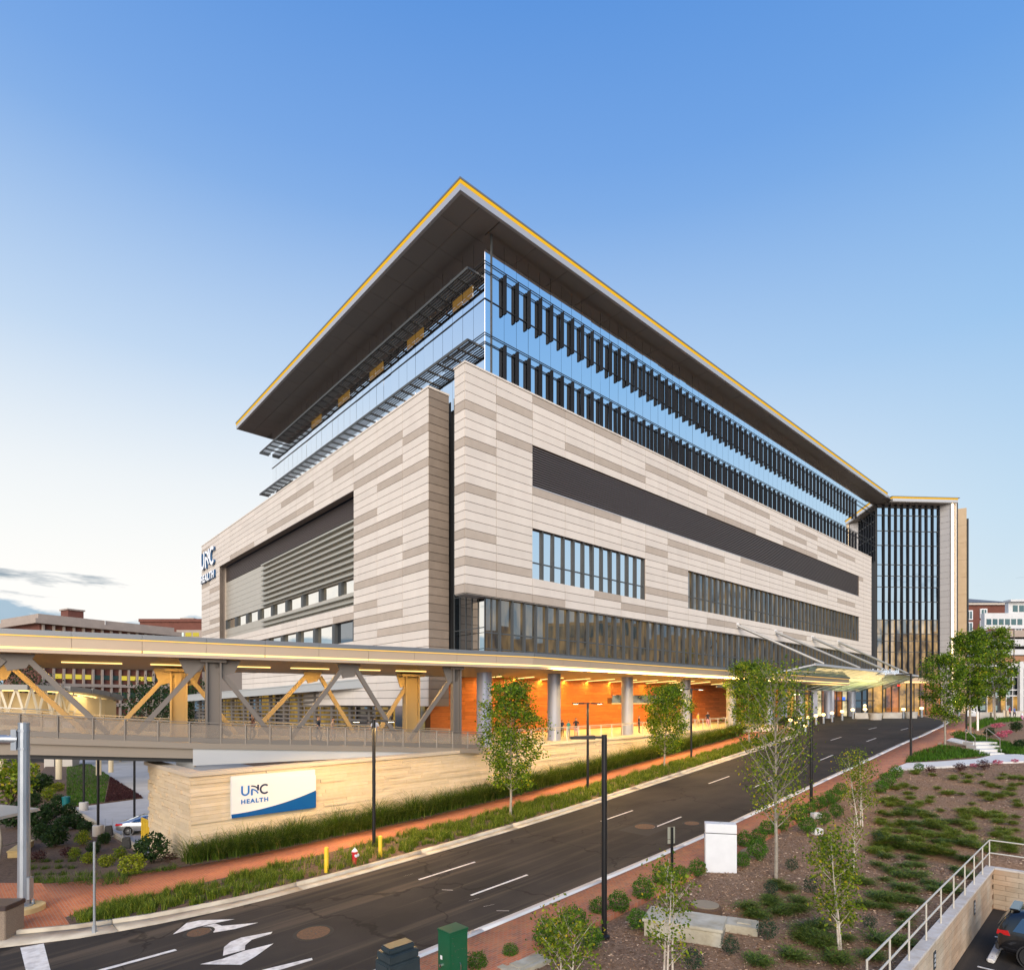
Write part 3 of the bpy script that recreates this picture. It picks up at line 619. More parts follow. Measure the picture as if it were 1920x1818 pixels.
m_soil = mat('bed_soil', (.075, .045, .03), .95, var=(.19, .12, .08), vscale=7, detail=9, bump=.9, bscale=22)
m_terr = mat('terrace_paving', (.52, .49, .43), .7, var=(.46, .43, .38), vscale=.8)
m_paint = mat('road_paint', (.80, .79, .76), .6, var=(.66, .63, .58), vscale=5, var2=(.12, .10, .09), v2scale=4.0, v2amt=.35)
ZTER = lambda a: 4.0 + .011 * a
def zground(t, w):
    z = zg(t, w)
    if w > 16.42 and t < 16.62: z = LOT_Z
    if w < -10.5:
        X, Y = (RO + DD * t + NN * w); z = min(z, 3.85 + .008 * max(t, -5))
    return z - .07
ts = sorted(set([-300, -150, -80] + list(np.arange(-60, 16, 2.0)) + [16.0, 16.55, 16.7] + list(np.arange(18, 120, 2.0)) + [140, 180, 260, 400, 700, 1400]))
ws = sorted(set([-1200, -600, -300, -180, -120, -90, -70] + list(np.arange(-60, -12, 2.0)) + [-12, -11.2, -10.6, -9.5, -8, -6, -4, -2, 0, 2, 4, 6, 8] + list(np.arange(9, 16.3, .8)) + [16.34, 16.5] + list(np.arange(18, 60, 3.0)) + [80, 120, 200, 400, 900]))
V = []; Fc = []
for t in ts:
    for w in ws:
        q = RO + DD * t + NN * w; bumpy = .035 * math.sin(t * 1.7 + w) * math.sin(w * 1.3 - t * .6) if (9 < w < 16 or w < -12) else 0
        V.append((q.x, q.y, zground(t, w) + bumpy))
nw = len(ws)
for i in range(len(ts) - 1):
    for j in range(nw - 1): Fc.append((i * nw + j, i * nw + j + 1, (i + 1) * nw + j + 1, (i + 1) * nw + j))
g_me = npmesh('ground', V, Fc, m_mulch); ground = link('ground', g_me); tag(ground, kind='structure')
for p_ in g_me.polygons: p_.use_smooth = True
def lerp_tab(tab, t):
    if t <= tab[0][0]: return tab[0][1]
    for (a, x), (b, y) in zip(tab, tab[1:]):
        if t <= b: return x + (y - x) * (t - a) / (b - a)
    return tab[-1][1]
def strip(name, L, Rr, t0, t1, zo, m, kind='structure', step=1.0, thick=None, nx=2, parent=None):
    """sheet between two (t, w) lines"""
    n = max(2, int((t1 - t0) / step) + 1); V = []; Fc = []
    for i in range(n):
        t = t0 + (t1 - t0) * i / (n - 1); a = lerp_tab(L, t) if isinstance(L, list) else L; b = lerp_tab(Rr, t) if isinstance(Rr, list) else Rr
        for k in range(nx):
            w = a + (b - a) * k / (nx - 1); q = RO + DD * t + NN * w; V.append((q.x, q.y, zr(t) + zo))
    for i in range(n - 1):
        for k in range(nx - 1): Fc.append((i * nx + k, i * nx + k + 1, (i + 1) * nx + k + 1, (i + 1) * nx + k))
    if thick:
        k0 = len(V); V += [(x, y, z - thick) for x, y, z in V]; extra = []
        for i in range(n - 1):
            extra += [(i * nx, (i + 1) * nx, k0 + (i + 1) * nx, k0 + i * nx), (i * nx + nx - 1, k0 + i * nx + nx - 1, k0 + (i + 1) * nx + nx - 1, (i + 1) * nx + nx - 1)]
        extra += [(0, k0, k0 + nx - 1, nx - 1), ((n - 1) * nx, (n - 1) * nx + nx - 1, k0 + (n - 1) * nx + nx - 1, k0 + (n - 1) * nx)]
        Fc += extra
    o = link(name, npmesh(name, V, Fc, m), parent)
    if kind: tag(o, kind=kind)
    return o
KL = [(-26, -18.5), (-20, -10.4), (-16, -7.2), (-13, -5.05), (-11.7, -4.3), (-10.6, -3.7), (-8.7, -3.15), (-7, -2.8), (-5, -2.62), (-2, -2.55), (4, -2.55), (12, -2.75), (20, -2.95), (42, -3.3), (50, -3.8), (55, -5.0), (60, -8.0), (66, -12), (80, -17), (110, -24)]   # left asphalt edge
KR = [(-30, 5.3), (0, 5.55), (40, 5.85), (56, 5.9), (66, 5.4), (74, 4.6), (84, 2.5), (100, -3), (112, -8)]
off = lambda tab, d: [(t, w + d) for t, w in tab]
KLk = [(-26, -20.5), (-20, -12.2), (-16, -8.9), (-13, -6.35), (-10.6, -4.75), (-8.5, -3.85), (-6, -3.3), (-2, -3.1), (4, -3.05), (12, -3.2), (20, -3.4), (42, -3.75), (50, -4.25), (55, -5.45), (60, -8.45), (66, -12.45)]   # kerb face
strip('road', KL, KR, -60, 112, .0, m_asph, nx=9)
m_kerb = mat('kerb_concrete', (.60, .53, .41), .8, var=(.52, .45, .34), vscale=1.6, bump=.15, bscale=30, var2=(.24, .17, .11), v2scale=.8, v2amt=.55)  # left kerb's yellowish cast: tint of the street lamps put into the colour
def kerb(name, tab, side, t0, t1, gut, kw, seg=6.1, tab2=None):
    """gutter and raised kerb cast in lengths with joints between"""
    t = t0; K = bpy.data.objects.new(name, None); COL.objects.link(K); tag(K, kind='structure'); i = 0
    while t < t1:
        te = min(t + seg, t1) - .03
        tab2 = tab2 or off(tab, side * gut); strip('kerb_length', tab2, off(tab2, side * kw), t, te, .14, m_kerb if side < 0 else m_concw, None, 1.0, thick=.3, parent=K)
        strip('gutter_length', tab, tab2, t, te, .018, m_kerb if side < 0 else m_concw, None, 1.0, thick=.1, parent=K); t += seg
kerb('kerb_left', KL, -1, -22, 62, .48, .17, tab2=KLk); kerb('kerb_right', KR, 1, -14, 78, .30, .22)
# pavements
SL0 = [(-24, -22), (-17, -14.5), (-13, -11.2), (-11.4, -6.2), (-10, -6.45), (-4, -6.55), (30, -6.6), (48, -6.7), (58, -9.5)]   # road-side edge of the left pavement
SL1 = [(-24, -30), (-14, -16), (-11.5, -12.3), (-9.5, -10.7), (-7, -9.9), (-4, -9.1), (4, -8.65), (30, -8.7), (48, -8.9), (58, -13)]
strip('pavement_left', SL1, SL0, -10.9, 57, .10, m_brick, thick=.2)
strip('pavement_corner', [(-40, -40), (-16, -20), (-13, -14.5), (-10.9, -11.95)], off(KLk, -.173), -34, -10.9, .096, m_brick, nx=6)
strip('pavement_right', off(KR, .525), [(-14, 8.2), (40, 8.55), (56, 8.7), (66, 8.6), (78, 8.0)], -14, 76, .10, m_brick_r, thick=.2)
# planting strip between kerb and pavement
strip('planting_strip', off(SL0, .01), off(KLk, -.175), -11.2, 56, .085, m_soil, nx=3)
V = []; Fc = []; bt = np.linspace(-60, -4.6, 40); bw = [-10.6] + list(np.linspace(-11.2, -60, 34))
for t in bt:
    for w in bw: q = RO + DD * t + NN * max(w, -60); V.append((q.x, q.y, zground(t, w) + .075 + .03 * math.sin(t * 2 + w * 1.3)))
for i in range(39):
    for j in range(34): Fc.append((i * 35 + j, i * 35 + j + 1, (i + 1) * 35 + j + 1, (i + 1) * 35 + j))
tag(link('planting_bed', npmesh('planting_bed', V, Fc, m_soil)), kind='structure')
strip('wall_bed', [(-6.2, -11.3), (60, -11.3)], off(SL1, -.01), -6.2, 57, .10, m_soil, nx=3)
# entrance plaza beyond the road
pl = MB(); pl.prism([tuple((RO + DD * t + NN * w)) for t, w in ((55, -7.6), (80, -17.6), (114, -24.5), (114, -60), (50, -60), (50, -11.3))], 3.9, [4.33, 4.72, 5.05, 5.2, 4.3, 4.05]); tag(pl.build('plaza_paving', mat('plaza', (.60, .55, .47), .8, var=(.54, .49, .42), vscale=.8)), kind='structure')
# painted lane marks: each a mark of its own
def mark(name, pts, label, cat='road marking', group=None, zo=.006):
    mb = MB(); vs = [(lambda q: (q.x, q.y, zr(t) + zo))(RO + DD * t + NN * w) for t, w in pts]; mb.add(vs, [tuple(range(len(vs)))]); o = mb.build(name, m_paint); tag(o, label, cat, group); return o
for row, w, ph in ((1, 0.0, 0.0), (2, 3.05, .2)):
    for k in range(6):
        t = 12.2 * k + ph; mark('lane_dash', [(t, w - .06), (t + 3.05, w - .06), (t + 3.05, w + .06), (t, w + .06)], 'white lane dash, %s from the bottom in the row nearer the %s' % (ORD[k], ('hospital', 'camera')[row - 1]), group='lane dashes on the road')
mark('lane_line', [tw(*gpt(px, py)[:2]) for px, py in ((178, 1819), (328, 1778.5), (332, 1781), (192, 1819.5))], 'solid white lane line beside the turn arrows near the crossing')
mark('stop_bar', [tw(*gpt(px, py)[:2]) for px, py in ((38, 1776), (82, 1768), (108, 1870), (62, 1875))], 'worn white stop bar painted across the road by the left kerb')
def arrow(t, w, s, label):
    # merge-style turn arrow: curved tail and barbed head
    a = [(-1.5, .16), (-.3, .13), (.55, .02), (1.0, -.28), (.72, -.62), (2.0, -.70), (1.75, .12), (1.42, -.02), (.9, .42), (-.2, .40), (-1.5, .27)]
    mark('turn_arrow', [(t + x * s, w + y * s) for x, y in a], label)
def arrow2(polys, label):
    mb = MB()
    for pts in polys:
        vs = []
        for px, py in pts: g = gpt(px, py); t, w = tw(g.x, g.y); vs.append((g.x, g.y, zr(t) + .006))
        mb.add(vs, [tuple(range(len(vs)))])
    tag(mb.build('turn_arrow', m_paint), label, 'road marking')
arrow2([[(324, 1751), (350, 1729.5), (375, 1724.5), (440, 1722.5), (402, 1730), (370, 1737)], [(372, 1738.5), (403, 1730.5), (416, 1735), (484, 1729), (440, 1741), (401, 1747.5), (392, 1741)]], 'white turn arrow painted in the far lane near the stop bar')
arrow2([[(418, 1791), (420, 1775), (432, 1765), (452, 1757), (511, 1746), (508, 1750), (472, 1761), (460, 1771), (459, 1780)], [(375, 1807), (418, 1796.5), (459, 1781.5), (513, 1768), (478, 1793), (452, 1808)]], 'large white curved turn arrow in the near lane at the bottom edge')
mark('lane_line', [tw(*gpt(px, py)[:2]) for px, py in ((490, 1818), (585, 1795), (586, 1799), (510, 1822))], 'white lane line curving off the bottom edge beside the cabinets')
# tar patch and survey marks
mb = MB(); vs = [(lambda q, t: (q.x, q.y, zr(t) + .004))(RO + DD * t + NN * w, t) for t, w in [tw(*gpt(px, py)[:2]) for px, py in ((1160, 1556), (1205, 1540), (1262, 1548), (1215, 1567))]]; mb.add(vs, [(0, 1, 2, 3)]); tag(mb.build('road_patch', mat('patch_tar', (.022, .021, .02), .8)), 'dark tar patch around the manhole by the lane dashes', 'road patch')
for i, (px, py, a) in enumerate(((916, 1697, .3), (942, 1707, .9), (888, 1686, .2), (838, 1668, 1.0), (765, 1640, .1))):
    g = gpt(px, py); t, w = tw(g.x, g.y); c, s = math.cos(a), math.sin(a); mark('survey_mark', [(t - .22 * c, w - .22 * s), (t - .22 * c + .04, w - .22 * s), (t + .22 * c + .04, w + .22 * s), (t + .22 * c, w + .22 * s)], 'small white survey stroke on the asphalt, %s from the right' % ORD[(1, 0, 2, 3, 4)[i]], group='survey marks')
# manhole covers
m_iron = mat('rusty_iron', (.19, .105, .055), .75, .3, var=(.11, .07, .05), vscale=14, bump=.6, bscale=60)
for px, py, r, lb_ in ((588, 1748, .52, 'large rusty round manhole cover in the near lane'), (1209, 1549, .52, 'rusty manhole cover beside the second row of lane dashes'), (1297, 1543, .38, 'small rusty manhole cover near the white cabinet side of the road'), (373, 1747, .36, 'brown manhole cover between the parts of the far turn arrow')):
    g = gpt(px, py); t, w = tw(g.x, g.y); T_ = thing('manhole_cover', lb_, 'manhole cover', (g.x, g.y, zr(t)))
    sl = math.atan2(zr(t + 1) - zr(t - 1), 2)
    mb = MB(); mb.lathe([(r, 0), (r, .012), (r - .03, .016), (r - .05, .012), (.02, .014)], n=28); o = mb.build('cover', m_iron, T_); 
    mb = MB(); mb.lathe([(r + .12, .0), (r + .12, .008), (r + .01, .008), (r + .01, 0)], n=28); mb.build('collar', mat('patch_tar', (.028, .026, .025), .8), T_)
    for dx in (-.3, .3): mb = MB(); mb.box(dx * r - .03, dx * r + .03, -.02, .02, .012, .02); mb.build('lift_slot', m_metal_dk, T_)
    T_.rotation_euler = Vector((-(zr(t + 1) - zr(t - 1)) / 2 * DD.x, -(zr(t + 1) - zr(t - 1)) / 2 * DD.y, 1)).to_track_quat('Z', 'Y').to_euler()
# lower car park under the bridge, kerb, beds
low = MB(); low.prism([tuple(atz(px, py, LOW_Z)[:2]) for px, py in ((108, 1502), (262, 1592))] + [tuple(P(-4.0, -17)[:2]), tuple(P(30, -17)[:2]), tuple(P(60, -150)[:2]), tuple(atz(150, 1424, LOW_Z)[:2])], LOW_Z - .2, LOW_Z)
tag(low.build('lower_car_park', mat('car_park_concrete', (.50, .49, .48), .85, var=(.42, .41, .40), vscale=.5, var2=(.33, .32, .31), v2scale=.15, v2amt=.6)), kind='structure')
a_, b_ = atz(108, 1502, LOW_Z), atz(262, 1592, LOW_Z); mb = MB(); mb.bar((a_.x, a_.y, LOW_Z + .02), (b_.x, b_.y, LOW_Z + .02), .25, .3); tag(mb.build('kerb_lower', mat('kerb_beige', (.62, .52, .36), .8)), kind='structure')
isl = [(170, 1432), (268, 1494), (128, 1512), (60, 1470), (90, 1430)]
mb = MB(); mb.prism([tuple(atz(px, py, LOW_Z + .12)[:2]) for px, py in isl], LOW_Z - .1, LOW_Z + .12); tag(mb.build('planting_island', m_soil), kind='structure')
mb = MB(); mb.prism([tuple(atz(px, py, LOW_Z - .02)[:2]) for px, py in ((-400, 1434), (260, 1426), (400, 1420), (400, 1414), (-400, 1420))], LOW_Z - .3, LOW_Z - .02); tag(mb.build('far_road', mat('asphalt'),), kind='structure')
# car park below the bank, bottom right
lot = MB(); lot.prism([tuple((RO + DD * t + NN * w)) for t, w in ((-30, 16.5), (16.6, 16.5), (16.6, 60), (-30, 60))], LOT_Z - .3, LOT_Z); tag(lot.build('car_park', m_asph), kind='structure')

# ================================================================ stone retaining wall
WW = -10.9; WT0, WT1 = -5.4, 60.0
ZW = lambda t: 3.72 + .009 * (t + 5)
SW = thing('stone_retaining_wall', 'long tan stone retaining wall with coping below the covered walkway', 'wall', (0, 0, 0))
m_stone = mat('wall_stone', (.60, .47, .30), .8, var=(.64, .52, .37), vscale=2.2, objvar=.08, bump=.12, bscale=14)
def tbx(mb, t0, t1, w0, w1, z0, z1, zs=None):
    q = [(t0, w0), (t1, w0), (t1, w1), (t0, w1)]; c = [RO + DD * t + NN * w for t, w in q]
    za = [z0(t) if callable(z0) else z0 for t, _ in q]; zb = [z1(t) if callable(z1) else z1 for t, _ in q]
    return mb.hexa([(c[i].x, c[i].y, za[i]) for i in range(4)], [(c[i].x, c[i].y, zb[i]) for i in range(4)])
mb = MB(); tbx(mb, WT0 + .05, WT1, WW - .5, WW - .06, lambda t: zr(t) - 1.0, ZW); tbx(mb, WT0 + .05, WT0 + .5, -18.1, WW - .5, -3.0, ZW(WT0)); mb.build('wall_core', mat('stone_joint', (.22, .16, .10), .9), SW)
CH = .19; rs_ = random.Random(3); farst = MB(); nst = 0
SM = {}
for c in range(27):
    z1 = ZW(WT0) - c * CH; t = WT0 - rs_.random() * .0
    while t < WT1:
        ln = rs_.choice([1.4, 1.9, 2.4, 3.0, 3.6, 4.4]); te = min(t + ln, WT1); zt1 = z1 + .009 * (t - WT0); 
        if zt1 > zr(t) - .1:
            pr = rs_.choice([0, 0, 0, .0, .012, .03, .055, .075])
            if te < 19:
                b = MB(); tbx(b, t + .004, te - .004, WW - .08, WW + pr, (lambda z: lambda tt: z - CH + .004 + .009 * (tt - WT0))(z1), (lambda z: lambda tt: z - .004 + .009 * (tt - WT0))(z1)); b.build('stone_block', m_stone, SW); nst += 1
            else: tbx(farst, t + .006, te - .006, WW - .08, WW + pr, (lambda z: lambda tt: z - CH + .006 + .009 * (tt - WT0))(z1), (lambda z: lambda tt: z - .006 + .009 * (tt - WT0))(z1))
        t = te
    w = WW - .082
    while w > -18.1:                                             # the short end facing the car park
        ln = rs_.choice([.8, 1.2, 1.6, 2.0]); we = max(w - ln, -18.1)
        b = MB(); pr = rs_.choice([0, 0, .02, .05, .08]); tbx(b, WT0 - pr, WT0 + .08, we + .005, w - .005, z1 - CH + .005, z1 - .005)
        if z1 > -1.6: b.build('stone_block', m_stone, SW)
        w = we
tag(farst.build('stone_blocks_far', m_stone, SW), kind='stuff')
t = WT0 - .12
while t < WT1:
    te = min(t + 3.0, WT1); b = MB(); tbx(b, t + .006, te - .006, WW - .62, WW + .13, lambda tt: ZW(tt) + .012, lambda tt: ZW(tt) + .2); b.build('coping_stone', mat('coping', (.56, .47, .36), .75, objvar=.05), SW); t = te
w = WW - .63
while w > -18: b = MB(); tbx(b, WT0 - .12, WT0 + .6, w - 2.4, w - .006, ZW(WT0) + .012, ZW(WT0) + .2); b.build('coping_stone', mat('coping'), SW); w -= 2.41

# ================================================================ covered walkway
CA = Vector((-23.9, 28.25)); CB = Vector((1.5, 42.7)); CD = (CB - CA).normalized(); CN = Vector((-CD.y, CD.x)); CP0 = CA - CD * 12
ZS, ZS2 = 9.64, 9.22; CE = CB + dR * 62
def cpl(px, offm=0.0):
    """where a photo column meets the bridge line moved back by offm"""
    u = (px - CX) / F; o = CA + CN * offm; s = -(o.x - u * o.y) / (CD.x - u * CD.y); return o + CD * s
def cline(px, offm=0.0):
    q = cpl(px, offm); return q if (q - CA).dot(CD) < (CB - CA).length else q
m_can = mat('canopy_fascia', (.47, .36, .26), .45, .2, var=(.49, .38, .28), vscale=.4); m_cs = mat('canopy_soffit', (.40, .30, .16), .55)
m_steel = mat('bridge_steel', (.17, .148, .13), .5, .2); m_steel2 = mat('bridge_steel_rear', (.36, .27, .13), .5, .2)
WK = thing('covered_walkway', 'long covered walkway with glowing light strip, steel trusses and round columns', 'walkway')
def ribbon(name, m, path, o0, o1, z0, z1, parent):
    """box section swept along the canopy line, with a mitre at the bend"""
    ns = [Vector((-(b - a).y, (b - a).x)).normalized() for a, b in zip(path, path[1:])]
    mit = [ns[0]] + [((a + b) / (1 + a.dot(b))) for a, b in zip(ns, ns[1:])] + [ns[-1]]
    rings = [[(*(p + n_ * o0), z0), (*(p + n_ * o1), z0), (*(p + n_ * o1), z1), (*(p + n_ * o0), z1)] for p, n_ in zip(path, mit)]
    mb = MB(); mb.loft(rings); return mb.build(name, m, parent)
path = [CP0, CB, CE]
def lengths(path, step):
    out = []; 
    for a, b in zip(path, path[1:]):
        n = max(1, round((b - a).length / step)); out += [(a + (b - a) * i / n, a + (b - a) * (i + 1) / n) for i in range(n)]
    return out
for p, q in lengths(path, 3.05):
    d = (q - p).normalized(); ribbon('fascia_panel', m_can, [p + d * .008, q - d * .008], 0, .1, ZS + .255, ZS + .78, WK); ribbon('cap_flashing', m_cap, [p + d * .006, q - d * .006], -.12, .3, ZS + .825, ZS + 1.08, WK)
ribbon('gold_line', emat('gold_line', (1.0, .58, .10), 1.6), path, -.02, .2, ZS + .783, ZS + .822, WK)
for p, q in lengths(path, 6.1):
    d = (q - p).normalized(); ribbon('light_strip', m_led, [p + d * .03, q - d * .03], -.03, .08, ZS + .165, ZS + .252, WK)
ribbon('fascia_lip', m_can, path, -.03, .12, ZS - .01, ZS + .16, WK)
# roof slab and soffit: bridge part, then the deep porch along the hospital
def slab(name, m, poly, z0, z1, parent, zz=None):
    mb = MB(); mb.prism([tuple(p) for p in poly], zz[0] if zz else z0, zz[1] if zz else z1); return mb.build(name, m, parent)
BWD = 6.6
bp = [CP0 + CN * .12, CB + CN * .12, CB + CN * BWD, CP0 + CN * BWD]
slab('soffit', m_cs, bp, 0, 0, WK, zz=([ZS, ZS, ZS2, ZS2], [ZS + .14, ZS + .14, ZS2 + .14, ZS2 + .14]))
slab('roof_deck', mat('roof_membrane'), [CP0 + CN * .35, CB + CN * .35, CB + CN * BWD, CP0 + CN * BWD], ZS + .45, ZS + .62, WK)
slab('rear_fascia', m_steel, [CP0 + CN * (BWD - .1), CB + CN * (BWD - .1), CB + CN * BWD, CP0 + CN * BWD], ZS2 - .02, ZS + .45, WK)
nRo = Vector((-nR.x, -nR.y)); BWALL = 14.5
slab('porch_soffit', m_cs, [CB + nRo * .12, CE + nRo * .12, CE + nRo * 24, CB + nRo * 24, CB + CN * 12], ZS + .002, ZS + .12, WK); slab('porch_roof', mat('roof_membrane'), [CB + nRo * .35, CE + nRo * .35, CE + nRo * 5.3, CB + nRo * 5.3], ZS + .45, ZS + .62, WK)
# trusses
def zrail(px): return lerp_tab([(-100, 5.85), (55, 5.6), (362, 5.1), (688, 4.58), (905, 4.12)], px)
def pt(px, py, offm): q = cpl(px, offm); return Vector((q.x, q.y, zpx(py, q)))
def brace(px0, py0, px1, py1, offm, m, w=.25):
    mb = MB(); mb.bar(pt(px0, py0, offm), pt(px1, py1, offm), w, w, up=(*CN, 0)); return mb.build('brace', m, WK)
FO, RO2 = .75, 5.0
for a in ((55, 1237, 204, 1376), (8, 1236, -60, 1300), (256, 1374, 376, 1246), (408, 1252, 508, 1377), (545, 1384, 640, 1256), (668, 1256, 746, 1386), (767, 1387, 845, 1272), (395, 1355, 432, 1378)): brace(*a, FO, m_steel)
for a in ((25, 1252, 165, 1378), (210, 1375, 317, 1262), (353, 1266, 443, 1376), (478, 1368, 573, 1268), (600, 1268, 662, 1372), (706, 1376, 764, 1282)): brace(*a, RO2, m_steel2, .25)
def icol(px, offm, m, zt, wpx):
    q = cpl(px, offm); w = wpx / F * q.y / 2; zb = zrail(px) - .3; mb = MB()
    mb.obox(q + CD * (w - .05), CD * .05, CN * w * .8, zb, zt); mb.obox(q - CD * (w - .05), CD * .05, CN * w * .8, zb, zt); mb.obox(q, CD * (w - .1), CN * .06, zb, zt); mb.build('column', m, WK)
    mb = MB(); mb.obox(q, CD * w * 1.6, CN * w, zt - .18, zt); mb.build('column_head', m, WK)
icol(400, FO, m_steel, ZS - .01, 27); icol(335, RO2, m_steel2, ZS2 + .05, 29); icol(855, FO, m_steel, ZS - .01, 17); icol(771, RO2, m_steel2, ZS2 + .05, 27)
for px, py, o_, m in ((32, 1240, FO, m_steel), (362, 1248, FO, m_steel), (425, 1252, FO, m_steel), (654, 1258, FO, m_steel), (848, 1268, FO, m_steel), (0, 1262, RO2, m_steel2), (310, 1270, RO2, m_steel2), (358, 1272, RO2, m_steel2), (586, 1268, RO2, m_steel2), (758, 1277, RO2, m_steel2)):
    p = pt(px, py, o_); wv = .72 if o_ == FO else .62; mb = MB(); zt = ZS - .012 if o_ == FO else ZS2 + .06
    c = Vector((p.x, p.y)); q = [c - CD * wv, c + CD * wv, c + CD * wv * .55, c - CD * wv * .55]
    mb.add([(*(c - CD * wv + CN * s), zt) for s in (-.06, .06)] + [(*(c + CD * wv + CN * s), zt) for s in (-.06, .06)] + [(*(c + CD * wv * .5 + CN * s), p.z - .30) for s in (-.06, .06)] + [(*(c - CD * wv * .5 + CN * s), p.z - .45) for s in (-.06, .06)], [(0, 2, 4, 6), (7, 5, 3, 1), (0, 1, 3, 2), (2, 3, 5, 4), (4, 5, 7, 6), (6, 7, 1, 0)]); mb.build('gusset_plate', m, WK)
# round columns under the hospital front
m_col = mat('column_paint', (.34, .38, .50), .42, .30)
COLS = []
for i, px in enumerate((908, 1039, 1176, 1285, 1371, 1441, 1500, 1552, 1597)):
    a = Apx(px, -.83) if px != 908 else Apx(px, -1.6); q = Q(a, -.83 if px != 908 else -1.6); COLS.append(q)
    mb = MB(); mb.lathe([(.56, ZTER(a) - .3), (.56, ZS + .05)], (q.x, q.y, 0), 28); mb.build('round_column', m_col, WK, smooth=True)
# bridge deck with ramped floor
m_deck = mat('deck_edge', (.27, .23, .185), .5, .2)
dkpx = [-260, 55, 362, 688, 905]
for i in range(len(dkpx) - 1):
    p0, p1 = dkpx[i], dkpx[i + 1]; q0, q1 = cpl(p0, .3), cpl(p1, .3); r0, r1 = cpl(p0, .3) + CN * 6, cpl(p1, .3) + CN * 6; z0, z1 = zrail(p0), zrail(p1)
    mb = MB(); mb.hexa([(*q0, z0 - .32), (*q1, z1 - .32), (*r1, z1 - .32), (*r0, z0 - .32)], [(*q0, z0), (*q1, z1), (*r1, z1), (*r0, z0)]); mb.build('deck_slab', m_deck, WK)
    if p1 <= 362:
        mb = MB(); mb.hexa([(*(q + CN * .15), z) for q, z in ((q0, z0 - .86), (q1, z1 - .86))] + [(*(q + CN * 5.8), z) for q, z in ((q1, z1 - .86), (q0, z0 - .86))], [(*(q + CN * .15), z) for q, z in ((q0, z0 - .323), (q1, z1 - .323))] + [(*(q + CN * 5.8), z) for q, z in ((q1, z1 - .323), (q0, z0 - .323))]); mb.build('deck_beam', m_deck, WK)
        mb = MB(); mb.hexa([(*(q + CN * .5), z) for q, z in ((q0, z0 - 1.08), (q1, z1 - 1.08))] + [(*(q + CN * 5.5), z) for q, z in ((q1, z1 - 1.08), (q0, z0 - 1.08))], [(*(q + CN * .5), z) for q, z in ((q0, z0 - .863), (q1, z1 - .863))] + [(*(q + CN * 5.5), z) for q, z in ((q1, z1 - .863), (q0, z0 - .863))]); mb.build('under_beam', m_metal_dk, WK)
    else:
        mb = MB(); mb.hexa([(*(q0 + CN * .08), ZW(0) + .1), (*(q1 + CN * .08), ZW(0) + .1), (*(r1 - CN * .1), ZW(0) + .1), (*(r0 - CN * .1), ZW(0) + .1)], [(*(q0 + CN * .08), z0 - .323), (*(q1 + CN * .08), z1 - .323), (*(r1 - CN * .1), z1 - .323), (*(r0 - CN * .1), z0 - .323)]); mb.build('abutment_panel', mat('abutment', (.46, .47, .48), .5, .25, var=(.50, .51, .52), vscale=.4), WK)
mb = MB(); q = [cpl(363, .9), cpl(363, .9) + CN * 4.6, cpl(330, 5.4), cpl(330, 1.6)]; mb.prism([tuple(p) for p in q], ZW(0) - .3, 4.2); mb.build('abutment_seat', mat('abutment'), WK)
for px in (99, 133):
    f = atz(px, 1437, LOW_Z); mb = MB(); mb.box(f.x - .75, f.x + .75, f.y - .75, f.y + .75, LOW_Z - .2, 5.0); mb.build('bridge_pier', mat('pier_concrete', (.45, .42, .38), .8), WK)
# --- railings
m_rail = mat('rail_steel', (.21, .185, .16), .4, .3); 
def screenmat():
    m = bpy.data.materials.new('mesh_screen'); m.use_nodes = True; t = m.node_tree; n = t.nodes; l = t.links; p = n['Principled BSDF']; p.inputs['Base Color'].default_value = (.32, .27, .22, 1); p.inputs['Roughness'].default_value = .5
    tr = n.new('ShaderNodeBsdfTransparent'); mx = n.new('ShaderNodeMixShader'); mx.inputs[0].default_value = .42; l.new(tr.outputs[0], mx.inputs[1]); l.new(p.outputs[0], mx.inputs[2]); l.new(mx.outputs[0], n['Material Output'].inputs[0]); return m
m_mesh = screenmat()
def railing(name, label, pts, m, toe=True, screen=True, mesh_frac=1.0):
    """posts at pts (foot points); rails, toe board and mesh panel between neighbours"""
    T_ = thing(name, label, 'railing')
    for p in pts: mb = MB(); mb.bar(p, p + Vector((0, 0, 1.1)), .07, .1); mb.build('post', m, T_)
    for p, q in zip(pts, pts[1:]):
        mb = MB(); mb.bar(p + Vector((0, 0, 1.1)), q + Vector((0, 0, 1.1)), .09, .06); mb.build('top_rail', m, T_); mb = MB(); mb.bar(p + Vector((0, 0, .98)), q + Vector((0, 0, .98)), .04, .04); mb.build('mid_rail', m, T_)
        if toe: mb = MB(); mb.bar(p + Vector((0, 0, .15)), q + Vector((0, 0, .15)), .05, .26); mb.build('toe_board', m, T_)
        if screen:
            mb = MB(); mb.bar(p + Vector((0, 0, .62)), q + Vector((0, 0, .62)), .012, .66); mb.build('mesh_panel', m_mesh, T_)
    return T_
pp = [-120, -40, 38, 109, 175, 235, 297, 356, 415, 461, 507, 545, 582, 615, 648, 685, 720, 756, 787, 819, 849, 877, 906]
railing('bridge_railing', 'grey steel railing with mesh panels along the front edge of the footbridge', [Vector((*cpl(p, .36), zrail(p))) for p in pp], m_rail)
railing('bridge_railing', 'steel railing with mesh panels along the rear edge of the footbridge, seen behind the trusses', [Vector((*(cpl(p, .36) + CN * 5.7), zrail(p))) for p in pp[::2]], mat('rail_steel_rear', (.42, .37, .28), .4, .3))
m_raill = mat('rail_light', (.52, .50, .45), .35, .4)
wp = []
t = 16.0
tpx = lambda px, w: (lambda u: (lambda o: -(o.x - u * o.y) / (DD.x - u * DD.y))(RO + NN * w))((px - CX) / F)
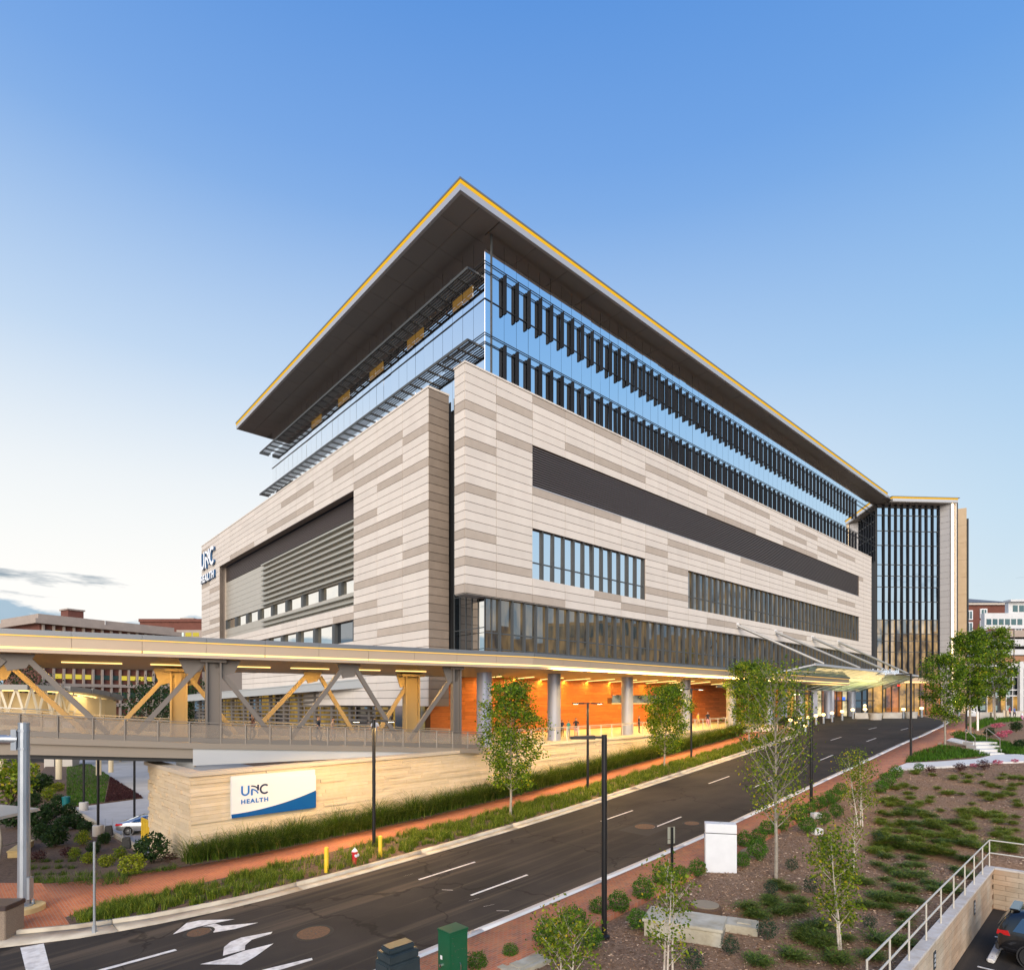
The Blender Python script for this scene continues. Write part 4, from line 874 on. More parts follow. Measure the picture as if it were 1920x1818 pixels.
for px in (926, 950, 974, 996, 1018, 1041, 1063, 1085, 1106, 1127, 1147, 1167, 1187, 1205, 1222, 1239, 1256, 1272, 1288, 1303, 1318, 1332, 1346, 1360, 1373, 1386, 1398):
    t = tpx(px, WW - .45); q = RO + DD * t + NN * (WW - .45); wp.append(Vector((q.x, q.y, max(ZW(t) + .2, 0))))
railing('terrace_railing', 'pale steel railing on the stone wall in front of the round columns', wp, m_raill, toe=False, screen=False)
for p, q in zip(wp, wp[1:]):
    pass
# terrace floor and porch back wall of timber boards
tf = MB(); tf.prism([tuple(RO + DD * 2 + NN * (WW - .6)), tuple(RO + DD * 56 + NN * (WW - .6)), tuple(Q(100, 20)), tuple(Q(-14, 20)), tuple(cpl(700, 5))], 3.6, [3.9, 4.3, 5.05, 4.0, 3.95]); tag(tf.build('terrace_floor', m_terr), kind='structure')
BWd = 8.6; aw0 = Apx(806, BWd); aw1 = Apx(1440, BWd)
m_wood = mat('cedar_board', (.42, .12, .025), .5, var=(.52, .17, .04), vscale=1.2, stretch=(1, 1, 6), objvar=.22, bump=.1, bscale=20)
WL = bpy.data.objects.new('timber_wall', None); COL.objects.link(WL); WL.parent = HB
nb = 17; hb = (ZS - 4.0) / nb; rs_ = random.Random(5)
wmesh = {}
for r in range(nb):
    a = aw0
    while a < aw1:
        ln = rs_.choice([2.0, 3.0, 4.0, 4.0]); ae = min(a + ln, aw1); z0 = 4.0 + r * hb + .004 * a
        win_ = (r in (9, 10, 11)) and Apx(1148, BWd) < (a + ae) / 2 < Apx(1262, BWd)
        if not win_:
            k = round(ae - a, 2)
            if k not in wmesh: wmesh[k] = shared_box('timber_board', k - .012, .06, hb - .012, m_wood)
            if k > .1: link('timber_board', wmesh[k], WL, (*Q(a, BWd), z0), (0, 0, RZR))
        a = ae
qpart('timber_backing', mat('wood_dark', (.08, .03, .012), .8), HB, aw0, aw1, BWd + .061, BWd + .3, 3.9, ZS - .002)
qpart('slot_window', glassmat('glass_slot', (.5, .55, .6), .3, emit=(.9, .85, .6), estr=.4, espat=(.6, .6, 1)), HB, Apx(1148, BWd), Apx(1262, BWd), BWd + .03, BWd + .06, 4.0 + 9 * hb + .15, 4.0 + 12 * hb + .1)
qpart('slot_frame', mat('slot_frame', (.7, .68, .6), .5), HB, Apx(1147, BWd), Apx(1263, BWd), BWd - .08, BWd + .04, 4.0 + 9 * hb + .02, 4.0 + 9 * hb + .14)
# glazed lobby corner left of the timber wall, dark frame
qpart('lobby_glass', glassmat('glass_lobby', (.5, .55, .6), .3, emit=(1, .72, .2), estr=.32, espat=(.5, .5, .5)), HB, Apx(779, BWd), Apx(797, BWd), BWd, BWd + .03, 4, ZS); qpart('lobby_pier', mat('dark_timber', (.06, .02, .01), .6), HB, Apx(797, BWd), aw0 - .01, BWd - .1, BWd + .3, 4, ZS)
# --- lobby wing with horizontal slats along the left-hand front
LWg = bpy.data.objects.new('lobby_wing', None); COL.objects.link(LWg); LWg.parent = HB
n0 = Vector(((750 - CX) / F * 56, 56)); n1 = Vector(((352 - CX) / F * 86, 86)); ld_ = (n1 - n0).normalized(); lnn = Vector((-ld_.y, ld_.x)); 
if lnn.dot(Vector((-.75, -.66))) < 0: lnn = -lnn
z_n, z_f = zpx(1271, n0), zpx(1306, n1)
def lw(name, m, s0, s1, o0, o1, z00, z01, z10, z11):
    """piece of the wing between fractions s0..s1; z at near/far end, bottom/top"""
    ln = (n1 - n0).length; a = n0 + ld_ * ln * s0; b = n0 + ld_ * ln * s1
    mb = MB(); mb.hexa([(*(a + lnn * o0), z00), (*(b + lnn * o0), z10), (*(b + lnn * o1), z10), (*(a + lnn * o1), z00)], [(*(a + lnn * o0), z01), (*(b + lnn * o0), z11), (*(b + lnn * o1), z11), (*(a + lnn * o1), z01)]); return mb.build(name, m, LWg)
zi = lambda s, d: z_n + (z_f - z_n) * s + d
m_lf = mat('lobby_fascia', (.50, .51, .50), .45, .3)
lw('wing_fascia', m_lf, 0, 1, 1.6, 1.7, zi(0, -.75), zi(0, .0), zi(1, -.75), zi(1, 0)); lw('wing_roof', m_lf, 0, 1, -8, 1.75, zi(0, .003), zi(0, .12), zi(1, .003), zi(1, .12)); lw('wing_soffit', m_cs, 0, 1, -8, 1.59, zi(0, -.6), zi(0, -.5), zi(1, -.6), zi(1, -.5))
lit_y = glassmat('lobby_glow', (.4, .4, .4), .1, emit=(1.0, .60, .10), estr=.30, espat=(.9, .9, .5))
for k in range(14):
    s = .03 + k * .068; hue = rs_.random()
    lw('lobby_pane', lit_y if hue > .35 else m_glass_dk, s, s + .062, -.55, -.5, 4, zi(s, -.62), 4, zi(s + .06, -.62))
    lw('slat_post', m_steel, s - .004, s + .004, -.2, .1, 4, zi(s, -.6), 4, zi(s, -.6))
for r in range(10):
    z = 4.5 + r * .46; lw('screen_slat', m_steel, .02, .93, .0, .14, z, z + .19, z - .2, z - .01)
for s in (.08, .2, .33, .45, .58, .7): lw('ceiling_light', m_led, s, s + .05, .5, .56, zi(s, -.66), zi(s, -.615), zi(s + .05, -.66), zi(s + .05, -.615))
# ceiling lights of porch and bridge: strip fittings with a real lamp under each
WARM = (1.0, .55, .13)
def strip_light(p, q, parent, watts):
    mb = MB(); mb.bar(p, q, .09, .05); mb.build('ceiling_light', m_led, parent)
    c = (p + q) / 2; d = (q - p); lamp('ceiling_lamp', 'AREA', c - Vector((0, 0, .06)), watts, WARM, d.length, .12, (0, 0, math.atan2(d.y, d.x)), parent)
for x0, y0, x1, y1 in ((72, 183, 275, 163), (280, 187, 485, 167), (470, 190, 672, 173), (660, 192, 845, 178), (802, 198, 1003, 181), (945, 203, 1145, 186), (1125, 202, 1280, 188), (1205, 208, 1400, 191), (1350, 207, 1515, 194), (1490, 212, 1617, 198), (1625, 216, 1715, 208)):
    strip_light(*[(lambda Y: at(860 + x / 3.43, 1220 + y / 3.43, Y))((ZS - .06 - HC) * F / (HZ - 1220 - y / 3.43)) for x, y in ((x0, y0), (x1, y1))], WK, 480)
for x0, x1 in ((115, 229), (282, 352), (427, 507), (545, 617), (672, 713), (742, 799), (-60, 60)):
    p, q = cpl(x0, 3.2), cpl(x1, 3.2); z = ZS + (ZS2 - ZS) * 3.2 / BWD - .05; strip_light(Vector((*p, z)), Vector((*q, z)), WK, 165)
# the light strip's wash on stone wall and pavement
for p, q in lengths([CB + dR * 2, CB + dR * 38], 9.0):
    c = (p + q) / 2; d = (q - p); L3 = Vector((d.x, d.y, 0)).normalized(); n_ = Vector((d.y, -d.x)).normalized(); dirn = Vector((-n_.x * .55, -n_.y * .55, -1)).normalized(); zx = -dirn; yx = zx.cross(L3).normalized()
    lo = lamp('strip_wash', 'AREA', (*(c + n_ * .35), ZS + .1), 700, (1.0, .60, .19), d.length, .15, (0, 0, 0), WK); lo.rotation_euler = Matrix((L3, yx, zx)).transposed().to_euler()
# column up-lights (cool)
# ================================================================ plants
m_leaf = leafmat('leaf_maple', (.035, .09, .006), (.26, .40, .022), (.55, .48, .03), trans=.45); m_leaf2 = leafmat('leaf_thin', (.06, .12, .008), (.32, .40, .025), (.60, .44, .03), trans=.45); m_leafd = leafmat('leaf_dark', (.012, .032, .010), (.04, .085, .018)); m_box = leafmat('leaf_boxwood', (.012, .048, .005), (.11, .25, .018), trans=.25)  # tree leaf colours brightened to carry the lamplight falling on them
m_holly = leafmat('leaf_holly', (.010, .030, .014), (.045, .085, .04), trans=.15); m_jun = leafmat('leaf_juniper', (.018, .042, .008), (.16, .23, .03), trans=.1); m_per = leafmat('leaf_perennial', (.05, .09, .01), (.28, .34, .04), (.5, .42, .16), trans=.3); m_yel = leafmat('leaf_lime', (.10, .14, .01), (.38, .42, .03)); m_red = leafmat('leaf_red', (.03, .01, .012), (.10, .03, .03)); m_pink = leafmat('petal_pink', (.45, .05, .12), (.75, .25, .32)); m_grass = leafmat('grass_blade', (.018, .05, .005), (.15, .23, .02), (.34, .30, .09)); m_liri = leafmat('liriope_blade', (.035, .075, .006), (.25, .33, .028), (.48, .44, .07))
m_lawn = leafmat('lawn_blade', (.03, .09, .008), (.11, .24, .015)); m_sed = leafmat('sedum', (.10, .04, .02), (.26, .12, .06)); m_chip = leafmat('mulch_chip', (.10, .05, .028), (.46, .31, .21), (.62, .48, .36), trans=0)
m_bark = mat('bark', (.25, .21, .165), .9, var=(.38, .34, .28), vscale=9, bump=.4, bscale=30); m_birch = mat('bark_birch', (.46, .38, .30), .8, var=(.66, .60, .52), vscale=7, bump=.3, bscale=25)
def leaves(pts, size, rng, tone=None, flat=.0, asp=.62):
    """one small folded quad per point"""
    n = len(pts); pts = np.asarray(pts); d = rng.normal(size=(n, 3)); d[:, 2] *= (1 - flat); d /= np.linalg.norm(d, axis=1)[:, None]; e = rng.normal(size=(n, 3)); e -= (e * d).sum(1)[:, None] * d; e /= np.linalg.norm(e, axis=1)[:, None]
    s = (size * rng.uniform(.6, 1.25, n))[:, None]; V = np.stack([pts - d * s * .5, pts + e * s * asp * .5, pts + d * s * .5, pts - e * s * asp * .5], 1).reshape(-1, 3)
    if tone is None: tone = rng.uniform(0, 1, n)
    return V, np.arange(4 * n).reshape(-1, 4), tone
def branchy(rng, h, th, rad, nb, mb, r0, stems=1, up=.75):
    """trunk and limbs; returns limb sample points for the foliage"""
    tips = []
    for s in range(stems):
        ox, oy = (0, 0) if stems == 1 else rng.normal(0, .12, 2); lean = rng.normal(0, .02 if stems == 1 else .07, 2)
        top = np.array([ox + lean[0] * h, oy + lean[1] * h, h * (.96 if s == 0 else rng.uniform(.75, .95))]); b = np.array([ox, oy, -.1]); tp = [b + (top - b) * f + np.array([*rng.normal(0, .02 * h * .12, 2), 0]) * (0 < f < 1) for f in np.linspace(0, 1, 7)]
        mb.tube(tp, [r0 * (1 - .88 * f) for f in np.linspace(0, 1, 7)], 7)
        for f in np.linspace(.55, 1, 6): tips.append(b + (top - b) * f)
        for k in range(nb // stems):
            f = th / h + (1 - th / h) * (k + rng.uniform(0, 1)) / (nb // stems) * .93; o = b + (top - b) * f; az = k * 2.4 + rng.uniform(-.4, .4); q = (f - th / h) / (1 - th / h); prof = math.sin(math.pi * (q * .78 + .16)) ** .8
            L = rad * prof * rng.uniform(.75, 1.1); tip = o + np.array([math.cos(az) * L, math.sin(az) * L, L * up * rng.uniform(.7, 1.2)]); mid = (o + tip) / 2 + np.array([0, 0, -.06 * L])
            mb.tube([o, mid, tip], [r0 * .34 * (1 - .6 * q), r0 * .2, r0 * .05], 5)
            for g in np.linspace(.45, 1.0, 4): tips.append(o + (tip - o) * g)
            for j in range(3):
                u_ = rng.uniform(.35, .95); b2 = o + (tip - o) * u_; a2 = az + rng.choice([-1, 1]) * rng.uniform(.5, 1.2); l2 = L * rng.uniform(.28, .5); t2 = b2 + np.array([math.cos(a2) * l2, math.sin(a2) * l2, l2 * up * rng.uniform(.3, 1.1)])
                mb.tube([b2, t2], [r0 * .08, r0 * .03], 4, False)
                for g in (.5, .8, 1.0): tips.append(b2 + (t2 - b2) * g)
    return np.array(tips)
def tree(name, label, base, h, rad, th, n, leafm, barkm=None, size=.16, nb=26, r0=.09, stems=1, seed=1, spread=.20, group=None, up=.75, category='tree'):
    rng = np.random.default_rng(seed); T_ = thing(name, label, category, base, 0, group); mb = MB(); tips = branchy(rng, h, th, rad, nb, mb, r0, stems, up); mb.build('trunk', barkm or m_bark, T_, smooth=True)
    idx = rng.integers(0, len(tips), n); cl = rng.normal(0, 1, (len(tips), 3)) * .1 * rad; pts = tips[idx] + cl[idx] + rng.normal(0, 1, (n, 3)) * np.array([spread, spread, spread * .8]); pts = pts[pts[:, 2] > th * .8]
    ct = rng.uniform(-.38, .34, len(tips)); tone = np.clip(.45 + ct[idx][:len(pts)] + rng.normal(0, .2, len(pts)) , 0, 1)
    V, Fq, tn = leaves(pts, size, rng, tone); link('crown', npmesh('crown', V, Fq, leafm, tn), T_); return T_
def shrub_mesh(rng, n, leafm, size=.075, sx=1, sz=1, shell=.55):
    d = rng.normal(size=(n, 3)); d /= np.linalg.norm(d, axis=1)[:, None]; lump = 1 + .13 * np.sin(d[:, 0] * 5 + rng.uniform(0, 6)) * np.cos(d[:, 1] * 4 + rng.uniform(0, 6)) + .10 * np.sin(d[:, 2] * 7 + d[:, 0] * 3)
    r = rng.uniform(shell, 1.0, n) ** .5 * lump; p = d * r[:, None] * np.array([.5 * sx, .5 * sx, .5 * sz]); p[:, 2] += .5 * sz; tone = np.clip(rng.normal(.5, .25, n), 0, 1); V, Fq, tn = leaves(p, size, rng, tone); return npmesh('foliage', V, Fq, leafm, tn)
rngS = np.random.default_rng(11)
BOXM = [shrub_mesh(rngS, 1500, m_box, .075, 1, .95, .35) for _ in range(4)]; HOLM = [shrub_mesh(rngS, 700, m_holly, .09, 1, 1.05, .2) for _ in range(3)]; DKM = [shrub_mesh(rngS, 1100, m_leafd, .11, 1, .9, .2) for _ in range(3)]; YELM = [shrub_mesh(rngS, 800, m_yel, .11, 1, .8, .3) for _ in range(2)]; REDM = [shrub_mesh(rngS, 500, m_red, .1, 1, .8, .1)]; GRNM = [shrub_mesh(rngS, 900, m_leaf2, .10, 1, 1.0, .1) for _ in range(2)]
smb = MB()
for k in range(5): smb.tube([(0, 0, -.08), (.12 * math.cos(k * 1.26), .12 * math.sin(k * 1.26), .25), (.25 * math.cos(k * 1.26), .25 * math.sin(k * 1.26), .55)], [.022, .016, .006], 5)
STEM = smb.mesh('stem', mat('twig', (.12, .085, .055), .9))
def shrub(px, py, rpx, meshes, label, group=None, name='shrub', hs=1.0, grnd=None):
    foot = py + rpx * .85; g = grnd or gpt(px, foot); d = 2.0 * rpx / F * g.y; T_ = thing(name, label, 'shrub', (g.x, g.y, g.z - .02), random.uniform(0, 6.28), group); T_.scale = (d, d, d * hs)
    link('foliage', random.choice(meshes), T_, (0, 0, .04)); link('stem', STEM, T_); return T_
gb = 'clipped round shrubs along the right-hand pavement'
for k_, (px, py, r) in enumerate(sorted(((1308, 1628, 17), (1277, 1637, 15), (1244, 1642, 22), (1207, 1668, 23), (1161, 1692, 22), (1122, 1700, 18), (1195, 1724, 20), (1076, 1725, 26), (1030, 1754, 31), (1108, 1758, 23), (957, 1782, 15), (895, 1803, 20), (1396, 1575, 17), (1420, 1593, 20), (1423, 1566, 15), (1392, 1612, 15), (1440, 1553, 16), (1465, 1544, 15), (1495, 1525, 18), (1514, 1547, 17), (1517, 1516, 13), (1535, 1506, 14), (1545, 1534, 13), (1551, 1499, 14), (1564, 1493, 15), (1577, 1480, 13), (1568, 1520, 13), (1664, 1462, 15), (1653, 1475, 12), (1680, 1448, 13), (1723, 1439, 9)))): shrub(px, py, r, BOXM, 'clipped round green shrub, %s from the left along the right-hand pavement' % ORD[k_], gb)
for px, py, r, lb_ in ((1485, 1621, 12, 'small dark holly right of the slender bank tree'), (1445, 1666, 14, 'small dark holly just below the slender bank tree'), (1523, 1659, 15, 'dark holly left of the yellowish multi-stem birch'), (1439, 1743, 19, 'dark holly right of the concrete vault'), (1369, 1773, 17, 'dark holly at the near corner of the concrete vault'), (1647, 1570, 10, 'tiny dark holly below the multi-stem birch by the pavement'), (1631, 1729, 13, 'dark holly between birch and car park railing'), (1300, 1800, 20, 'dark holly at the bottom edge below the concrete vault')): shrub(px, py, r, HOLM, lb_)
for px, py, r, lb_ in ((1745, 1441, 10, 'reddish shrub by the white path, leftmost of three'), (1800, 1437, 11, 'dark reddish shrub by the white path, middle one'), (1845, 1432, 12, 'reddish shrub with pink flowers beside the white path')): shrub(px, py, r, REDM, lb_)
# lower left bed
for px, py, r, M_, lb_ in ((285, 1592, 30, DKM, 'big dark green shrub at the corner of the stone wall'), (248, 1618, 24, YELM, 'lime green flowering shrub in front of the stone wall corner'), (200, 1613, 15, YELM, 'small lime green shrub beside the thin grey sign post'), (165, 1607, 13, YELM, 'lime green shrub left of the thin grey sign post'), (72, 1603, 14, REDM, 'dark red shrub behind the big galvanised pole'), (125, 1596, 13, REDM, 'dark red shrub in the middle of the bed'), (70, 1535, 24, DKM, 'dark shrub right of the galvanised pole on the slope'), (104, 1568, 22, DKM, 'dark bushy shrub on the slope below the beige kerb'), (80, 1560, 18, DKM, 'smaller dark shrub beside the galvanised pole'), (140, 1540, 16, DKM, 'dark shrub under the beige kerb of the lower car park'), (128, 1520, 15, DKM, 'dark shrub at the upper end of the beige kerb'), (195, 1572, 12, DKM, 'small dark shrub near the black bags'), (155, 1572, 14, GRNM, 'light green loose shrub on the slope'), (20, 1470, 42, GRNM, 'tall light green bush behind the galvanised pole'), (62, 1475, 20, DKM, 'dark upright shrub in the upper bed'), (82, 1465, 16, DKM, 'upright green shrub in the upper bed'), (108, 1475, 12, YELM, 'small yellow-green plant in the upper bed'), (30, 1530, 26, DKM, 'dark bush left of the galvanised pole'), (320, 1605, 12, REDM, 'small dark leafy plant against the stone wall'), (95, 1520, 18, DKM, 'dark round shrub halfway up the planted slope'), (115, 1545, 15, DKM, 'dark shrub just above the bushy one on the slope'), (160, 1550, 13, DKM, 'dark shrub beside the long beige kerb'), (60, 1500, 16, DKM, 'dark shrub close to the upper end of the slope'), (90, 1490, 13, GRNM, 'light green plant at the top of the slope'), (175, 1590, 12, DKM, 'dark shrub above the lime green ones'), (140, 1600, 11, GRNM, 'small light green plant in the middle of the bed'), (225, 1600, 12, GRNM, 'light green plant near the black bags'), (110, 1500, 12, DKM, 'small dark shrub next to the teal bin'), (48, 1450, 22, GRNM, 'leafy bush under the footbridge at the left')): shrub(px, py, r, M_, lb_)
# junipers spreading over the bank
def juniper_mesh(rng):
    V = []; Fq = []; tone = []
    for k in range(150):
        az = rng.normal(0, 1.1); L = rng.uniform(.35, 1.0) * .62; z = rng.uniform(.05, .32) * L; o = rng.normal(0, .1, 3); o[2] = abs(o[2]) * .5
        for j in range(9):
            f = (j + 1) / 9; p = o + np.array([math.cos(az) * L * f, math.sin(az) * L * f, z * 1.6 * f * (1.35 - f)]); a2 = az + rng.normal(0, .8); s = .11 * (1.2 - f); q = np.array([math.cos(a2), math.sin(a2), rng.uniform(-.1, .7)]) * s; w = np.array([-math.sin(a2), math.cos(a2), 0]) * .014; i = len(V); V += [p - w, p + w, p + q + w * .3, p + q - w * .3]; Fq.append((i, i + 1, i + 2, i + 3)); tone.append(np.clip(rng.normal(.25 + .5 * f, .18), 0, 1))
    return npmesh('foliage', V, Fq, m_jun, tone)
JUNM = [juniper_mesh(rngS) for _ in range(4)]; rj = random.Random(21)
jl = [(1535, 1770), (1480, 1790), (1420, 1800), (1500, 1755), (1530, 1735), (1415, 1720), (1475, 1705), (1430, 1690), (1545, 1765), (1560, 1800), (1500, 1700), (1470, 1660), (1400, 1712), (1590, 1760), (1610, 1700), (1655, 1700), (1670, 1680), (1640, 1680), (1620, 1650), (1660, 1645), (1690, 1640), (1650, 1610), (1700, 1610), (1720, 1620), (1740, 1600), (1700, 1585), (1670, 1590), (1640, 1595), (1730, 1560), (1760, 1575), (1745, 1545), (1715, 1540), (1770, 1545), (1690, 1550), (1735, 1525), (1700, 1520), (1665, 1530), (1780, 1600), (1790, 1630), (1800, 1580), (1770, 1660), (1700, 1665), (1740, 1660), (1720, 1690), (1690, 1720), (1650, 1760), (1680, 1770), (1630, 1790), (1810, 1610)]
jl += [(px + rj.uniform(-22, 22), py + rj.uniform(-14, 14)) for px, py in jl if py < 1745]
for px, py in jl:
    g = gpt(px + rj.uniform(-8, 8), py + rj.uniform(-5, 5)); T_ = thing('juniper', 'dark green juniper sprawling over the mulch bank above the car park wall', 'juniper', (g.x, g.y, g.z - .03), math.atan2(-.7145, .6997) + rj.uniform(-.9, .9), 'spreading junipers on the bank'); s = rj.uniform(.7, 1.25); T_.scale = (s, s, s * 1.0); link('foliage', rj.choice(JUNM), T_)
# low perennials dotted over the far bank
TUFM = [shrub_mesh(rngS, 300, m_box, .13, 1.2, .55, .05) for _ in range(3)]
TUF2 = []
for M_ in JUNM: c_ = M_.copy(); c_.materials[0] = m_per; TUF2.append(c_)
for k in range(150):
    px = rj.uniform(1640, 1915); py = rj.uniform(1448, 1600)
    if py > 1900 - .2 * px + 30 and px < 1700: continue
    g = gpt(px, py); T_ = thing('perennial', 'small low green perennial tuft dotted over the upper mulch bank', 'plant', (g.x, g.y, g.z - .03), rj.uniform(0, 6), 'perennial tufts on the upper bank'); s = rj.uniform(.5, .9); T_.scale = (s, s, s * 1.6); link('foliage', rj.choice(TUF2), T_)
# blades of grass
def blades(name, n, pos, hfun, wd, m, bend=.5, seg=3, seed=3):
    rng = np.random.default_rng(seed); P0 = np.array([pos(rng) for _ in range(n)]); h = hfun(rng, n) * (1 + .30 * np.sin(P0[:, 0] * 2.1 + P0[:, 1] * 1.7) * np.sin(P0[:, 0] * .9 - P0[:, 1] * 1.3)); az = rng.uniform(0, 2 * math.pi, n); dx = np.stack([np.cos(az), np.sin(az), 0 * az], 1); sd = np.stack([-np.sin(az), np.cos(az), 0 * az], 1); bn = rng.uniform(.3, 1.0, n) * bend; Vs = []
    for s in range(seg + 1):
        f = s / seg; c = P0 + dx * (h * bn * f * f)[:, None] + np.array([0, 0, 1.0]) * (h * (f - .45 * bn * f * f))[:, None]; w = wd * (1 - .8 * f); Vs += [c - sd * w, c + sd * w]
    V = np.stack(Vs, 1).reshape(-1, 3); b = (np.arange(n) * (2 * (seg + 1)))[:, None]; Fq = np.concatenate([b + np.array([[2 * s, 2 * s + 1, 2 * s + 3, 2 * s + 2]]) for s in range(seg)], 0); tone = np.tile(np.clip(rng.normal(.45, .25, n), 0, 1), seg); return npmesh(name, V, Fq, m, tone)
def wallgrass(rng):
    t = rng.uniform(-5.6, 52); k = math.floor(t / .85); c = (k + .5) * .85 + .1 * math.sin(k * 7.1); t = c + rng.normal(0, .2); inner = -10.55 if t < 45 else -10.2; w = lerp_tab(SL1, t) - .55 + rng.normal(0, .2) - (.45 if rng.random() < .55 else 0); w = max(w, inner); q = RO + DD * t + NN * w; return (q.x, q.y, zr(t) + .08)
o = link('ornamental_grass', blades('ornamental_grass', 42000, wallgrass, lambda r, n: r.uniform(.8, 1.7, n), .013, m_grass, 1.35, 5)); tag(o, 'dense green ornamental grass along the foot of the stone wall', 'grass', kind='stuff')
clump = np.random.default_rng(8).uniform(0, 1, (1700, 2))
def liri(rng):
    c = clump[rng.integers(0, len(clump))]; t = -10.6 + 61 * c[0] ** 1.25; 
    if -3.2 < t < 1.2 and rng.random() < .6: t = rng.uniform(4, 30)
    a = lerp_tab(SL0, t) + .18; b = lerp_tab(KLk, t) - .32; w = a + (b - a) * c[1] + rng.normal(0, .06); t += rng.normal(0, .07); q = RO + DD * t + NN * w; return (q.x, q.y, zr(t) + .07)
o = link('liriope', blades('liriope', 60000, liri, lambda r, n: r.uniform(.2, .46, n), .012, m_liri, .8, 3, 5)); tag(o, 'low strappy green ground cover between kerb and brick pavement', 'ground cover', kind='stuff')
# mulch chips on the near bank
rngc = np.random.default_rng(9); cp = []
while len(cp) < 40000:
    t = rngc.uniform(-8, 46); w = rngc.uniform(8.45, 16.2) if t < 16 else rngc.uniform(8.6, 26); q = RO + DD * t + NN * w; cp.append((q.x, q.y, zground(t, w) + .045))
V, Fq, tn = leaves(cp, .10, rngc, flat=.75, asp=.3); o = link('mulch_chips', npmesh('mulch_chips', V, Fq, m_chip, tn)); tag(o, 'loose brown wood chips covering the bank', 'mulch', kind='stuff')
cp = []
while len(cp) < 7000: t = rngc.uniform(-11, -4.6); w = rngc.uniform(-24, -10.5); q = RO + DD * t + NN * w; cp.append((q.x, q.y, zground(t, w) + .03))
V, Fq, tn = leaves(cp, .08, rngc, flat=.75, asp=.35, tone=rngc.uniform(0, .45, len(cp))); o = link('bark_litter', npmesh('bark_litter', V, Fq, m_chip, tn)); tag(o, 'dark bark litter on the bed by the stone wall', 'mulch', kind='stuff')
cl2 = [(px, py) for py in (1640, 1650, 1655, 1660) for px in (70, 95, 120, 150, 172, 205, 232)] + [(px, py) for py in (1615, 1628) for px in (60, 85, 110, 135)] + [(x, 1645 - (x - 240) * .15) for x in range(240, 330, 14)]; cl2 = [gpt(*c) for c in cl2]
def bedg(rng): c = cl2[rng.integers(0, len(cl2))]; return (c.x + rng.normal(0, .12), c.y + rng.normal(0, .12), c.z - .04)
o = link('bed_grass', blades('bed_grass', 4200, bedg, lambda r, n: r.uniform(.18, .42, n), .011, m_grass, .8, 3, 6)); tag(o, 'tufts of dark grass in rows in the bed beside the brick pavement', 'grass', kind='stuff')
# planted bands on the island by the lower car park
ip = [atz(px, py, LOW_Z + .12) for px, py in isl]
def island(rng, pred):
    while True:
        px, py = rng.uniform(60, 268), rng.uniform(1430, 1512); ins = False; j = len(isl) - 1
        for i in range(len(isl)):
            (xi, yi), (xj, yj) = isl[i], isl[j]
            if (yi > py) != (yj > py) and px < (xj - xi) * (py - yi) / (yj - yi) + xi: ins = not ins
            j = i
        if ins and pred(px, py): p = atz(px, py, LOW_Z + .12); return tuple(p)
o = link('island_green', blades('island_green', 9000, lambda r: island(r, lambda x, y: x + (y - 1440) * .2 < 208 and x > 125), lambda r, n: r.uniform(.10, .24, n), .03, m_lawn, .9, 2, 7)); tag(o, 'bright green ground cover on the island by the lower car park', 'ground cover', kind='stuff')
o = link('island_red', blades('island_red', 6000, lambda r: island(r, lambda x, y: x + (y - 1440) * .2 >= 210), lambda r, n: r.uniform(.10, .22, n), .03, m_red, .9, 2, 8)); tag(o, 'dark red ground cover at the tip of the island', 'ground cover', kind='stuff')
# trees
g = gpt(957, 1530); tree('street_tree', 'young leafy street tree in front of the first round column', g, 8.0, 1.6, 1.5, 12000, m_leaf, size=.155, nb=54, seed=2, r0=.085)
g = gpt(1245, 1440); tree('street_tree', 'young leafy street tree between the two lit double lamps', g, 6.7, 1.7, 1.4, 10500, m_leaf, size=.165, nb=48, seed=3, r0=.085)
g = gpt(1405, 1396); tree('street_tree', 'street tree at the upper end of the planting strip before the entrance', g, 8.0, 1.95, 1.7, 10500, m_leaf, size=.18, nb=48, seed=4, r0=.09)
g = gpt(1455, 1642); tree('slender_tree', 'slender sparse tree with pale trunk on the mulch bank by the white cabinet', g, 8.1, 1.25, 2.0, 5600, m_leaf2, size=.115, nb=52, seed=5, r0=.075, spread=.22, up=1.4)
g = gpt(1772, 1398); tree('street_tree', 'small leafy tree at the bend of the brick pavement', g, 8.2, 1.45, 1.9, 8000, m_leaf, size=.17, nb=34, seed=6)
g = gpt(1819, 1374); tree('street_tree', 'tallest leafy tree beside the vertical light line', g, 10.6, 1.75, 2.2, 10000, m_leaf, size=.21, nb=40, seed=7, r0=.12)
g = gpt(1866, 1352); tree('street_tree', 'leafy tree in front of the white concrete building at the right', g, 12.0, 2.1, 2.8, 10000, m_leaf, size=.24, nb=40, seed=8, r0=.13)
for px, py, h, r, n, sd, lf, lb_ in ((1613, 1546, 3.6, .70, 2600, 9, m_leaf2, 'multi-stem birch with pale bark beside the pavement shrubs'), (1578, 1772, 3.55, .58, 3000, 10, m_leaf2, 'yellowish multi-stem birch low on the mulch bank'), (1247, 1835, 3.3, .5, 1300, 12, m_leaf2, 'thin twiggy birch in front of the concrete vault'), (1052, 1850, 1.7, .62, 1800, 13, m_leaf2, 'light green leafy sapling at the bottom edge'), (1600, 1640, 2.4, .35, 300, 14, m_leaf2, 'nearly bare sapling behind the yellowish birch')):
    tree('birch', lb_, gpt(px, py), h, r, .55, n, lf, m_birch, .10, 24, .035, 3 if n > 400 else 1, sd, .16, up=1.3, category='birch')
